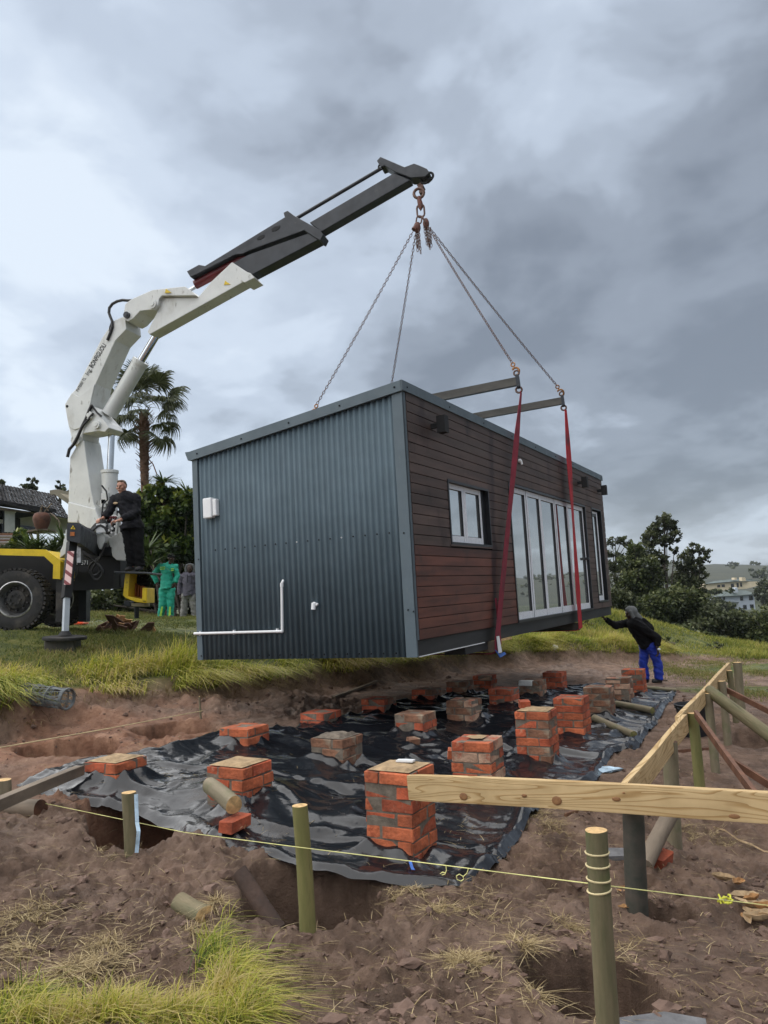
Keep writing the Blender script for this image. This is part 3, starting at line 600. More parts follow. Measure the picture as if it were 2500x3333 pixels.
def build_sheet():
    poly = POLY
    pu = poly @ UX; pv = poly @ VY; st = .022
    U, Vv = np.meshgrid(np.arange(pu.min() - st, pu.max() + st, st), np.arange(pv.min() - st, pv.max() + st, st), indexing='ij'); sh = U.shape
    X = (U * UX[0] + Vv * VY[0]).ravel(); Y = (U * UX[1] + Vv * VY[1]).ravel()
    ins = np.zeros(X.shape, bool); best = np.full(X.shape, 1e9); nx = np.zeros_like(X); ny = np.zeros_like(X)
    for a, b in zip(poly, np.roll(poly, -1, 0)):
        c = ((a[1] > Y) != (b[1] > Y)) & (X < (b[0] - a[0]) * (Y - a[1]) / (b[1] - a[1] + 1e-12) + a[0]); ins ^= c
        d = b - a; t = np.clip(((X - a[0]) * d[0] + (Y - a[1]) * d[1]) / (d @ d), 0, 1); ex = a[0] + t * d[0]; ey = a[1] + t * d[1]; q = (X - ex) ** 2 + (Y - ey) ** 2
        mk = q < best; best = np.where(mk, q, best); nx = np.where(mk, ex, nx); ny = np.where(mk, ey, ny)
    ed = np.sqrt(best); snap = ~ins; X2 = np.where(snap, nx, X); Y2 = np.where(snap, ny, Y); ed = np.where(ins, ed, 0)
    I = ins.reshape(sh); q = I[:-1, :-1].astype(int) + I[1:, :-1] + I[1:, 1:] + I[:-1, 1:]
    i, j = np.nonzero(q > 0); n = sh[1]; Fq = np.stack([i * n + j, (i + 1) * n + j, (i + 1) * n + j + 1, i * n + j + 1], -1)
    use, inv = np.unique(Fq, return_inverse=True); Fq = inv.reshape(-1, 4); X2 = X2[use]; Y2 = Y2[use]; ed = ed[use]
    Z = sheet_z(X2, Y2) - .02 * (1 - sst(0, .05, ed)) + .018 * np.exp(-((ed - .06) / .035) ** 2)
    for (cx, cy, rx, ry, dp, an) in HOLES[1:6]: Z = Z - .06 * np.exp(-(((X2 - cx) / rx) ** 2 + ((Y2 - cy) / ry) ** 2)) * (ed < 2)
    me = npmesh('plastic_sheet', np.c_[X2, Y2, Z], Fq, MT['sheet'], smooth=True)
    so_ = obj('plastic_sheet', me)
    m_ = MB(); pts = [hit(700 + a_ * .5425, 2700 + b_ * .5425, .04)[:2] for a_, b_ in ((1162, 198), (1180, 205), (1190, 232), (1200, 252), (1178, 250), (1170, 225))]; m_.prism([(q[0], q[1], sheet_z(np.array([q[0]]), np.array([q[1]]))[0] + .012) for q in pts], (0, 0, .003)); m_.build('blue_mark', MT['bluesleeve'], so_)
    tag(so_, 'large wrinkled black plastic sheet spread on the soil around the brick piers', 'plastic sheet')
build_sheet()
build_ground()

# ------------------------------------------------------------------ brick piers
def brick_mesh(k, m_, L_=.222, W_=.106, T_=.073):
    rnd_ = random.Random(k); bm = bmesh.new(); bmesh.ops.create_cube(bm, size=1)
    bmesh.ops.bevel(bm, geom=bm.edges[:], offset=.045, segments=1, affect='EDGES', clamp_overlap=True)
    for v in bm.verts:
        v.co.x *= L_; v.co.y *= W_; v.co.z *= T_
        v.co += Vector([rnd_.uniform(-.0045, .0045) for _ in range(3)])
    me = bpy.data.meshes.new('brick'); bm.to_mesh(me); bm.free(); me.materials.append(m_); return me
BR = {k: [brick_mesh(10 * k + j, MT['brick%d' % k]) for j in range(4)] for k in range(5)}
BRH = {k: [brick_mesh(100 + 10 * k + j, MT['brick%d' % k], .108) for j in range(2)] for k in range(5)}
COUR = [[6, 6, 6, 5, 5, 5, 6], [4, 4, 3, 3, 3, 3, 4], [2, 2, 2, 2, 3, 3, 4]]
MIX = {(0, 0): (0, 1, 1, 0), (0, 1): (1, 1, 0, 3), (0, 2): (0, 1, 2, 0), (0, 3): (0, 0, 0, 1), (0, 4): (2, 2, 2, 3), (0, 5): (2, 2, 3, 2), (0, 6): (0, 0, 0, 1),
       (1, 0): (1, 0, 1, 0, 2), (1, 1): (2, 2, 2, 3), (1, 2): (0, 2, 1, 2), (1, 3): (2, 2, 3, 2), (1, 4): (0, 2, 3, 0), (1, 5): (2, 2, 2, 3), (1, 6): (0, 0, 0, 0),
       (2, 0): (1, 1, 0, 1), (2, 1): (1, 0, 0, 1), (2, 2): (0, 1, 0, 0), (2, 3): (0, 0, 2, 0), (2, 4): (0, 2, 2, 0), (2, 5): (2, 0, 2, 2), (2, 6): (0, 0, 3, 0)}
PLAB = {(0, 0): 'tall orange-red brick pier at the left end of the thick pale pine board', (0, 1): 'tall orange brick pier just behind the pale pine board, mortar-filled hollow on its top',
        (0, 2): 'tall red brick pier with pale patches, third from the pine board in the right-hand row', (0, 3): 'clean red brick pier with the end of the nearer bare pole beside it',
        (0, 4): 'mud-coloured brown brick pier beside the farther bare pole', (0, 5): 'brown mortar-smeared brick pier directly in front of the red pier by the blue trousers', (0, 6): 'bright red brick pier standing in front of the man in blue trousers',
        (1, 0): 'low orange brick pier with the half-round log leaning at its base', (1, 1): 'low brown brick pier with crumbly earth on its top, in the middle of the sheet', (1, 2): 'low red brick pier directly behind and right of the crumbly brown pier',
        (1, 3): 'low brown brick pier with cream corner bricks under the cabin', (1, 4): 'low red and grey brick pier between the cream-cornered pier and the white-topped pier', (1, 5): 'low brown brick pier with a white brick on its top', (1, 6): 'red brick pier standing alone behind the white-topped pier, farthest of the middle row',
        (2, 0): 'half-buried orange brick pier at the left edge of the plastic sheet', (2, 1): 'flat orange brick pier barely above the sheet at its back left edge', (2, 2): 'low rounded red brick pier at the foot of the earth bank', (2, 3): 'low red brick pier with a torn tent of plastic at its right side',
        (2, 4): 'dark red low brick pier in the shade under the cabin near the loose plank', (2, 5): 'dark brown brick pier in deep shade close to the bank', (2, 6): 'dark red brick pier in deep shade farthest along the bank'}
def build_piers():
    ri = random.Random(4)
    for (r, k, cx, cy, tz) in PIERS:
        base = gz(cx, cy, False) - .04; n = max(COUR[r][k], int(math.ceil((tz - base) / .083)))
        t = thing('brick_pier', PLAB[(r, k)], 'brick pier', (cx, cy, tz - n * .083), Matrix.Rotation(SITE + ri.uniform(-.04, .04), 3, 'Z'), 'brick piers on the plastic sheet')
        core = MB(); h = n * .083
        core.box((0, 0, h / 2 - .007), (.329, .329, h - .010), None, 0)
        core.build('mortar', MT['mortar'], t, True)
        if (r, k) in ((0, 0), (0, 1), (1, 0), (1, 1), (2, 0), (0, 2)):
            bm = bmesh.new(); bmesh.ops.create_grid(bm, x_segments=14, y_segments=14, size=.155 if (r, k) != (0, 1) else .07)
            for v in bm.verts:
                e = max(abs(v.co.x), abs(v.co.y)); a = .022 if (r, k) == (1, 1) else .010
                v.co.z = h - .002 + (a + a * .9 * float(vn(v.co.x * 14, v.co.y * 14, 7 * k + r))) * (1 if e < .13 else .0)
            me = bpy.data.meshes.new('mortar_cap'); bm.to_mesh(me); bm.free(); me.materials.append(MT['mortar' if (r, k) == (1, 1) else 'sand']); obj('mortar_cap', me, t)
        for c in range(n):
            fl = 1 if (c + k) % 2 else -1
            for q in range(4):
                a = q * math.pi / 2; lx, ly = .058 * fl, -.116
                x = lx * math.cos(a) - ly * math.sin(a); y = lx * math.sin(a) + ly * math.cos(a)
                kk = ri.choice(MIX[(r, k)])
                if (r, k) == (1, 5) and c == n - 1 and q == 0: kk = 4
                if (r, k) == (1, 3) and c >= n - 2 and q == 1: kk = 3
                j = ri.uniform(-.005, .005)
                inst('brick', ri.choice(BR[kk]), t, (x + j, y + ri.uniform(-.005, .005), (c + .5) * .083 - .005), (ri.uniform(-.015, .015), ri.uniform(-.015, .015), a + ri.uniform(-.03, .03)))
        if (r, k) == (0, 1): inst('brick', BRH[1][0], t, (-.185, -.06, h - .125), (.1, .1, .4))
        if (r, k) == (0, 2): inst('brick', BRH[0][0], t, (-.14, .09, h + .03), (.1, 0, .5))
build_piers()
# ------------------------------------------------------------------ the cabin hanging from the crane
CT = np.array([.284, 8.229, .944]); W, L, H1, H0c = 3.0, 9.41, 2.97, 2.603
def _rot(y, a, b):
    return Matrix.Rotation(y, 3, 'Z') @ Matrix.Rotation(a, 3, 'X') @ Matrix.Rotation(b, 3, 'Y')
CR = _rot(SITE, .005, -.008)
def cw(x, y, z): return np.array(CR @ Vector((x, y, z))) + CT
def roofz(x): return H1 + (H1 - H0c) / W * x
def build_cabin():
    t = thing('modular_cabin', 'dark cabin with corrugated blue-grey end and brown boarded side hanging from the crane', 'cabin', CT, CR)
    # corrugated end wall: four sheets
    pitch, amp = .0762, .0115; x0, x1 = -2.93, -.105
    edges = [x0, -2.255, -1.49, -.725, x1]
    for k in range(4):
        a, b = edges[k] - (.03 if k else 0), edges[k + 1]; n = int((b - a) / pitch * 14); V = []
        for i in range(n + 1):
            x = a + (b - a) * i / n; ph = 2 * math.pi * x / pitch; y = -.012 - amp * (math.copysign(abs(math.cos(ph)) ** .7, math.cos(ph))) - .0012 * (k % 2)
            V += [(x, y, .0), (x, y, roofz(x) - .075)]
        Fq = [(2 * i, 2 * i + 2, 2 * i + 3, 2 * i + 1) for i in range(n)]
        o = obj('wall_sheet', npmesh('wall_sheet', V, Fq, MT['steel_blue'], smooth=True), t)
        md = o.modifiers.new('thickness', 'SOLIDIFY'); md.thickness = .0012
    core = MB(); core.prism([(-W + .02, .012, .02), (-.145, .012, .02), (-.145, .012, H1 - .10), (-W + .02, .012, H0c - .08)], (0, L - .03, 0)); core.build('wall_core', MT['underlay'], t, True)
    c = MB(); c.b2((-.115, -.034, .0), (.012, -.002, H1 - .115)); c.b2((-.002, -.03, .175), (.012, .045, H1 - .1)); c.build('corner_trim', MT['trim'], t, True)
    c = MB(); c.b2((-W - .012, -.034, 0), (-W + .07, -.002, H0c - .10)); c.b2((-W - .012, -.002, 0), (-W + .0, .1, H0c - .1)); c.build('corner_trim', MT['trim'], t, True)
    c = MB(); c.b2((-.112, -.040, .0), (.016, -.034, .52)); c.build('corner_trim', MT['trim'], t, True)
    c = MB(); c.prism([(-W - .012, -.062, roofz(-W) - .105), (.030, -.062, roofz(.03) - .105), (.030, -.062, roofz(.03) + .012), (-W - .012, -.062, roofz(-W) + .012)], (0, .05, 0)); c.build('roof_trim', MT['trim'], t, True)
    c = MB(); c.b2((.014, -.062, H1 - .095), (.036, L + .05, H1 + .016)); c.build('roof_trim', MT['trim'], t, True)
    c = MB(); g = [(-W - .012, roofz(-W) - .1), (-W - .055, roofz(-W) - .10), (-W - .09, roofz(-W) - .02), (-W - .10, roofz(-W) + .012), (-W - .012, roofz(-W) + .010)]
    c.prism([(x, -.060, z) for x, z in g], (0, L + .1, 0)); c.build('gutter', MT['trim'], t, True)
    c = MB(); c.prism([(-W, -.03, H0c), (.02, -.03, roofz(.02)), (.02, -.03, roofz(.02) - .03), (-W, -.03, H0c - .03)], (0, L + .06, 0)); c.build('roof', MT['steel_blue'], t, True)
    s = MB(); sb = MB()
    for i, x in enumerate(np.arange(-2.68, -.1, .1524)):
        (sb if i in (8, 12) else s).ball((x, -.026, 1.335), .009 if i in (8, 12) else .010, 8, 5); s.ball((x, -.026, .045), .010, 8, 5)
    for q in ((-.06, -.038, 1.32), (-.06, -.044, .50), (-2.95, -.036, 1.24), (-2.95, -.036, .05), (-2.95, -.036, .30), (0.004, -.044, .48)): s.ball(q, .010, 8, 5)
    for x in np.linspace(-2.9, -.06, 5): s.ball((x, -.064, roofz(x) - .045), .012, 8, 5)
    for y in np.linspace(.06, L - .1, 9): s.ball((.038, y, H1 - .045), .010, 8, 5)
    tag(s.build('screws', MT['screw'], t, True), kind='stuff'); tag(sb.build('screws', MT['screw_bright'], t, True), kind='stuff')
    # boarded side with openings
    OP = [(1.03, 2.40, 1.225, 2.012), (3.24, 7.72, .17, 2.20), (8.225, 9.07, .29, 2.205)]
    rows = 24; h = (2.885 - .172) / rows; rn = random.Random(8)
    for i in range(rows):
        z0 = .172 + i * h; z1 = z0 + h; zm = (z0 + z1) / 2
        cuts = [(.048, L - .03)]
        for (a, b, c0, c1) in OP:
            if c0 < zm < c1:
                nw = []
                for (p, q) in cuts:
                    if b <= p or a >= q: nw.append((p, q))
                    else:
                        if a - p > .01: nw.append((p, a))
                        if q - b > .01: nw.append((b, q))
                cuts = nw
        segs = []
        for (p, q) in cuts:
            if q - p > 4.5:
                m_ = p + (q - p) * rn.uniform(.35, .65); segs += [(p, m_ - .001), (m_ + .001, q)]
            else: segs.append((p, q))
        for (p, q) in segs:
            c = MB(); jj = rn.uniform(-.0015, .0015)
            a0, a1 = z0 + .0035, z1 - .0035; xo = .020 + jj
            c.prism([(-.004, p, a0 + .001), (xo - .003, p, a0), (xo, p, a0 + .003), (xo, p, a1 - .003), (xo - .003, p, a1), (-.004, p, a1)], (0, q - p, 0))
            red = (i < 7 and p < 3) or (i == 8 and p < 3) or (i == 7 and rn.random() < .3)
            c.build('cladding_board', MT['board_red' if red else 'board'], t, True)
    c = MB(); c.b2((-.012, .03, .17), (-.006, 1.03, 2.87)); c.b2((-.012, 1.03, .17), (-.006, 2.40, 1.225)); c.b2((-.012, 1.03, 2.012), (-.006, 2.40, 2.87)); c.b2((-.012, 2.40, .17), (-.006, 3.24, 2.87)); c.b2((-.012, 3.24, 2.2), (-.006, 7.72, 2.87)); c.b2((-.012, 7.72, .17), (-.006, 8.22, 2.87)); c.b2((-.012, 8.22, 2.205), (-.006, 9.07, 2.87)); c.b2((-.012, 9.07, .17), (-.006, L - .03, 2.87)); c.build('building_paper', MT['underlay'], t, True)
    # damp stains are in the boards' material; the openings:
    def leaf(parent, y0, y1, z0, z1, x, name, tape=(1, 1, 1, 1), fw=.055, glass=True):
        f = MB(); d_ = .05
        f.b2((x - d_, y0, z0), (x, y0 + fw, z1)); f.b2((x - d_, y1 - fw, z0), (x, y1, z1)); f.b2((x - d_ + .001, y0 + fw, z0), (x - .001, y1 - fw, z0 + fw * 1.35)); f.b2((x - d_ + .001, y0 + fw, z1 - fw), (x - .001, y1 - fw, z1))
        fo = f.build(name, MT['frame_dark'], parent, True)
        tp = MB(); e = .0025; w = fw * .92
        if tape[0]: tp.b2((x - .001, y0 + .002, z0 + .003), (x + e, y0 + .002 + w * tape[0], z1 - .003))
        if tape[1]: tp.b2((x - .001, y1 - w * tape[1], z0 + .003), (x + e, y1 - .003, z1 - .003))
        if tape[2]: tp.b2((x - .002, y0 + fw, z0 + .004), (x + e - .001, y1 - fw, z0 + fw * 1.25 * tape[2]))
        if tape[3]: tp.b2((x - .002, y0 + fw, z1 - w * tape[3]), (x + e - .001, y1 - fw, z1 - .004))
        tp.build('protective_tape', MT['frame_white'], fo, True)
        if glass:
            g_ = MB(); g_.b2((x - d_ * .62, y0 + fw - .005, z0 + fw * 1.3), (x - d_ * .45, y1 - fw + .005, z1 - fw + .005)); g_.build('pane', MT['glass'], fo, True)
        return fo
    def surround(name, y0, y1, z0, z1, w=.03):
        f = MB(); f.b2((-.10, y0, z0), (.030, y0 + w, z1)); f.b2((-.10, y1 - w, z0), (.030, y1, z1)); f.b2((-.10, y0 + w, z1 - w), (.031, y1 - w, z1)); f.b2((-.10, y0 + w, z0), (.033, y1 - w, z0 + w))
        f.b2((-.13, y0, z0), (-.105, y1, z1)); return f.build(name, MT['frame_dark'], t, True)
    win = surround('window', 1.03, 2.40, 1.225, 2.012)
    leaf(win, 1.062, 1.61, 1.258, 1.98, -.02, 'casement', (1, 1, 1, 1.1), .065); leaf(win, 1.612, 2.20, 1.258, 1.98, -.020, 'casement', (1, 1, 1, 1.1), .065)
    c = MB(); c.b2((-.075, 2.203, 1.258), (-.03, 2.368, 1.98)); c.build('reveal', MT['frame_dark'], win, True)
    c = MB(); c.b2((.0, 1.0, 1.205), (.034, 2.44, 1.2235)); c.build('sill', MT['board'], t, True)
    door = surround('folding_door', 3.24, 7.72, .17, 2.20, .035)
    ys = [3.28, 4.115, 4.845, 5.675, 6.50, 7.64]
    for k in range(5): leaf(door, ys[k] + .003, ys[k + 1] - .003, .205, 2.163, -.012 + .004 * (k % 2), 'door_leaf', (.95 if k else .2, .95, 1.2, 1.2), .072)
    hd = MB(); hd.b2((-.012, 7.565, 1.13), (.045, 7.60, 1.18)); hd.b2((.03, 7.56, 1.145), (.05, 7.70, 1.170)); hd.build('handle', MT['frame_dark'], door, True)
    w2 = surround('window', 8.225, 9.07, .29, 2.205)
    leaf(w2, 8.262, 8.88, .32, 2.15, -.02, 'casement', (.6, 1.0, .8, .5), .10)
    # lamps, spout, vent, pipes on the walls
    for (y, z) in ((.68, 2.60), (7.30, 2.61), (8.93, 2.61)):
        lm = MB(); lm.b2((.018, y - .02, z - .035), (.11, y + .02, z + .02)); lm.b2((.11, y - .055, z - .105), (.215, y + .055, z + .095)); lm.build('wall_lamp', MT['black'], t, True)
    sp = MB(); sp.cyl((.015, 3.83, 2.59), (.05, 3.83, 2.59), .03, .03, 10); sp.cyl((.045, 3.83, 2.60), (.06, 3.84, 2.53), .022, .018, 10); sp.build('spout', MT['pvc'], t, True)
    v = MB(); v.b2((-2.80, -.10, 1.735), (-2.665, -.025, 1.985)); v.b2((-2.66, -.085, 1.755), (-2.60, -.02, 1.965)); vo = v.build('vent_box', MT['pvc'], t, True)
    bv = vo.modifiers.new('bevel', 'BEVEL'); bv.width = .012; bv.segments = 2
    p = MB(); p.tube([(-3.04, -.05, .325), (-1.72, -.05, .318)], .0165, 10); p.tube([(-1.70, -.05, .318), (-1.68, -.05, .86)], .0165, 10); p.ball((-1.705, -.05, .318), .022)
    p.tube([(-1.68, -.05, .83), (-1.68, -.05, .875)], .021, 10); p.tube([(-1.68, -.05, .87), (-1.68, -.015, .905)], .016, 10)
    for x in (-2.95, -2.42, -1.78): p.b2((x - .008, -.052, .30), (x + .008, -.012, .352))
    p.build('drain_pipe', MT['pvc'], t, True)
    p = MB(); p.tube([(-1.245, -.012, .60), (-1.245, -.055, .61)], .028, 12); p.tube([(-1.245, -.05, .625), (-1.25, -.058, .55)], .027, 12); p.tube([(-1.21, -.05, .61), (-1.195, -.05, .60)], .018, 8); p.build('elbow_pipe', MT['pvc'], t, True)
    # floor frame
    b = MB(); b.b2((-.055, .03, -.0), (-.008, L - .05, .168)); b.build('floor_beam', MT['rim'], t, True)
    b = MB(); b.b2((-W + .008, .03, 0), (-W + .055, L - .05, .168)); b.build('floor_beam', MT['rim'], t, True)
    b = MB(); b.b2((-.010, .05, -.006), (.004, 1.95, .003)); b.build('pale_edge_strip', MT['pvc'], t, True)
    b = MB(); b.b2((-W + .06, L - .1, 0), (-.06, L - .05, .168)); b.build('floor_beam', MT['rim'], t, True)
    b = MB(); b.b2((-W + .05, .05, .10), (-.06, L - .11, .13)); b.build('floor', MT['underlay'], t, True)
    for y in (1.1, 3.3, 4.4, 5.5, 7.6, 8.6): b = MB(); b.b2((-W + .06, y - .03, -.0), (-.06, y + .03, .098)); b.build('joist', MT['rim'], t, True)
    for y in (2.18, 6.42): b = MB(); b.b2((-W - .03, y - .05, -.135), (.06, y + .05, -.004)); b.build('bearer', MT['grey_wood' if y < 3 else 'beam'], t, True)
    b = MB(); b.b2((-.30, 1.35, -.10), (-.02, 2.10, -.006)); b.build('bearer', MT['rim'], t, True)
    b = MB(); b.b2((-.03, 2.3, -.028), (.03, 2.9, -.003)); b.build('packing_strip', MT['cut'], t, True)
    return t
def damp_streaks(m_, lines):
    """rain-run stains down the boards below the straps (cabin coordinates)"""
    t = m_.node_tree; ns = t.nodes; L_ = t.links; b = ns['Principled BSDF']; src = b.inputs['Base Color'].links[0].from_socket
    tc_ = ns.new('ShaderNodeTexCoord'); n = ns.new('ShaderNodeTexNoise'); n.inputs['Scale'].default_value = 3.; n.inputs['Detail'].default_value = 6; L_.new(tc_.outputs['Object'], n.inputs[0])
    s = ns.new('ShaderNodeSeparateXYZ'); L_.new(tc_.outputs['Object'], s.inputs[0])
    def m2(op, a, c):
        q = ns.new('ShaderNodeMath'); q.operation = op
        for i, v in enumerate((a, c)):
            if isinstance(v, (int, float)): q.inputs[i].default_value = v
            else: L_.new(v, q.inputs[i])
        return q.outputs[0]
    yy = m2('ADD', s.outputs[1], m2('MULTIPLY', m2('SUBTRACT', n.outputs['Fac'], .5), .35)); tot = None
    for (y0, sl_, w, z0, k) in lines:
        d = m2('ABSOLUTE', m2('SUBTRACT', yy, m2('ADD', m2('MULTIPLY', s.outputs[2], sl_), y0)), 0.); mr = ns.new('ShaderNodeMapRange'); mr.inputs[1].default_value = w; mr.inputs[2].default_value = w * .3; mr.inputs[3].default_value = 0; mr.inputs[4].default_value = k; L_.new(d, mr.inputs[0])
        mz = ns.new('ShaderNodeMapRange'); mz.inputs[1].default_value = z0; mz.inputs[2].default_value = z0 + .5; L_.new(s.outputs[2], mz.inputs[0]); v = m2('MULTIPLY', mr.outputs[0], mz.outputs[0]); tot = v if tot is None else m2('MAXIMUM', tot, v)
    mi = ns.new('ShaderNodeMix'); mi.data_type = 'RGBA'; L_.new(tot, mi.inputs[0]); L_.new(src, mi.inputs[6]); mi.inputs[7].default_value = (.018, .006, .008, 1); L_.new(mi.outputs[2], b.inputs['Base Color'])
for q_ in ('board', 'board_red'): damp_streaks(MT[q_], [(2.30, .13, .13, -1, .85), (5.1, .12, .16, 2.0, .5), (.42, 0, .12, 2.2, .6)])
cabin = build_cabin()

# ------------------------------------------------------------------ lifting tackle
B1 = (cw(.16, 3.72, 3.79), cw(-3.2, 3.05, 3.56)); B2 = (cw(.16, 6.28, 4.00), cw(-3.2, 5.62, 3.80))
def spreader(A, B, label):
    t = thing('spreader_beam', label, 'lifting beam', A, None, 'spreader beams above the cabin')
    d = (B - A) / np.linalg.norm(B - A); s_ = np.cross(d, (0, 0, 1.)); s_ /= np.linalg.norm(s_); u = np.cross(s_, d); h = .062; w = .045
    m_ = MB(); q = [A + s_ * a * w + u * b * h for a, b in ((-1, -1), (1, -1), (1, 1), (-1, 1))]; m_.prism(q, B - A); m_.build('beam', MT['beam'], t)
    for e, sg in ((A, 1), (B, -1)):
        m_ = MB(); q = [e + s_ * a * (w + .012) + u * b * (h + .05) - d * .0 for a, b in ((-1, -.8), (-.4, -1), (.4, -1), (1, -.8), (1, .8), (.4, 1), (-.4, 1), (-1, .8))]; m_.prism(q, d * .05 * (1 if sg > 0 else -1)); m_.build('end_plate', MT['black_paint'], t)
        m_ = MB(); m_.torus(e + u * (h + .07) + d * .03 * sg, s_, .04, .014, 14, 6); m_.torus(e - u * (h + .07) + d * .03 * sg, s_, .045, .016, 14, 6); m_.build('shackle', MT['rust'], t)
    return t, u
sb1, u1 = spreader(*B1, 'nearer dark steel spreader beam over the cabin roof'); sb2, u2 = spreader(*B2, 'farther thinner-looking steel spreader beam over the cabin roof')

def webbing(name, path, width, wdir, thick, mat_, label, twist=None, extra=None):
    t = thing(name, label, 'lifting strap', path[0], None, 'red lifting straps on the boarded side')
    m_ = MB(); k = len(path); wd = np.array(wdir, float); V = []
    for i, p_ in enumerate(path):
        tg = path[min(i + 1, k - 1)] - path[max(i - 1, 0)]; tg /= np.linalg.norm(tg); w = wd - tg * (wd @ tg); w /= np.linalg.norm(w); n = np.cross(tg, w)
        if twist is not None: a = twist[i]; w, n = w * math.cos(a) + n * math.sin(a), n * math.cos(a) - w * math.sin(a)
        wi = width[i] if hasattr(width, '__len__') else width
        V += [p_ - w * wi / 2 - n * thick / 2, p_ + w * wi / 2 - n * thick / 2, p_ + w * wi / 2 + n * thick / 2, p_ - w * wi / 2 + n * thick / 2]
    fs = []
    for i in range(k - 1):
        for j in range(4): fs.append((4 * i + j, 4 * i + (j + 1) % 4, 4 * i + 4 + (j + 1) % 4, 4 * i + 4 + j))
    m_.add(V, fs + [(3, 2, 1, 0), (4 * k - 4, 4 * k - 3, 4 * k - 2, 4 * k - 1)]); m_.build('webbing', mat_, t)
    return t
def lerp(a, b, n): return [a + (b - a) * i / (n - 1) for i in range(n)]
vL = np.array(CR @ Vector((0, 1, 0)))
s1a = B1[0] - u1 * .17; s1b = cw(.085, 2.16, -.02); path = lerp(s1a, s1b, 12) + [cw(.085, 2.15, -.13), cw(.03, 2.15, -.16), cw(-1.5, 2.15, -.16)]
st1 = webbing('lifting_strap', path, [.06, .09] + [.13] * 5 + [.16] * 8, vL, .006, MT['sling_dark'], 'nearer dark red lifting strap with a blue and white sleeve at its foot', [0.0, .1, .2, .25, .2, .1, .05, 0, 0, 0, 0, 0, 0, 0, 0])
m_ = MB(); a = cw(.06, 2.30, 0.55); b = cw(.07, 2.33, -.06); V = []
for p_ in lerp(a, b, 5): V += [p_ - vL * .035, p_ + vL * .035, p_ + vL * .035 + np.array([.004, 0, 0]), p_ - vL * .035 + np.array([.004, 0, 0])]
m_.add(V, [(4 * i + j, 4 * i + (j + 1) % 4, 4 * i + 4 + (j + 1) % 4, 4 * i + 4 + j) for i in range(4) for j in range(4)]); m_.build('second_ply', MT['sling_dark'], st1)
m_ = MB(); m_.prism([cw(.098, 2.12, .06), cw(.098, 2.20, .06), cw(.11, 2.23, -.15), cw(.11, 2.12, -.15)], (.01, -.005, 0)); m_.build('white_sleeve', MT['pvc'], st1)
m_ = MB(); m_.prism([cw(.10, 2.02, -.10), cw(.12, 2.12, -.17), cw(.12, 2.30, -.155), cw(.13, 2.31, -.185), cw(.12, 2.12, -.21)], (.012, 0, 0)); m_.build('sleeve_end', MT['bluesleeve'], st1)
s2a = B2[0] - u2 * .17; s2b = cw(.085, 6.40, -.02); path = lerp(s2a, s2b, 14) + [cw(.085, 6.41, -.10), cw(.03, 6.41, -.14), cw(-1.5, 6.41, -.14)]
webbing('lifting_strap', path, [.08, .14, .22, .28, .30, .28, .25, .22, .21, .21, .22, .24] + [.24] * 5, vL, .006, MT['sling'], 'bright red lifting strap hanging over the glazed doors', [.2, .15, .1, .05, 0, -.05, -.1, -.1, -.05, 0, .05, .05, 0, 0, 0, 0, 0])

def chain_links(mb, a, b, pitch, r, wr=.0055, sag=0.):
    a = np.array(a, float); b = np.array(b, float); Lc = np.linalg.norm(b - a); n = max(2, int(Lc / pitch))
    for i in range(n):
        f0, f1 = (i + .5) / n - .5 / n, (i + .5) / n + .5 / n
        p0 = a + (b - a) * f0 - np.array([0, 0, sag * 4 * f0 * (1 - f0)]); p1 = a + (b - a) * f1 - np.array([0, 0, sag * 4 * f1 * (1 - f1)]); c = (p0 + p1) / 2; t = (p1 - p0); l = np.linalg.norm(t); t /= l
        rf = np.array([.3, .5, .8]); u = np.cross(t, rf); u /= np.linalg.norm(u); w = np.cross(t, u); s_ = u if i % 2 else w; hl = l * .5 + wr
        q = [c + t * (hl - r) * sg_ + r * (math.cos(an) * t + math.sin(an) * s_) for an, sg_ in ((math.pi / 2, 1), (.5, 1), (-.5, 1), (-math.pi / 2, 1), (-math.pi / 2, -1), (math.pi + .5, -1), (math.pi - .5, -1), (math.pi / 2, -1))]
        mb.tube(q, wr, 5, closed=True)
def hook(mb, top, down, s_=.16):
    """lifting hook: eye, shank and open bow hanging along 'down'"""
    d = np.array(down, float); d /= np.linalg.norm(d); sd = np.cross(d, (.4, 1, 0)); sd /= np.linalg.norm(sd); n = np.cross(d, sd)
    mb.torus(np.array(top) + d * .03, n, .03, .011, 12, 6)
    c = np.array(top) + d * .15; pts = [np.array(top) + d * .055, np.array(top) + d * .09 + sd * .005]
    for an in np.linspace(-2.3, 1.9, 12): pts.append(c + .058 * (math.cos(an) * sd + math.sin(an) * d))
    mb.tube(pts, [.013, .014] + [.017] * 8 + [.014, .012, .010, .007], 7)
HK = P(1366, 742, 12.35)
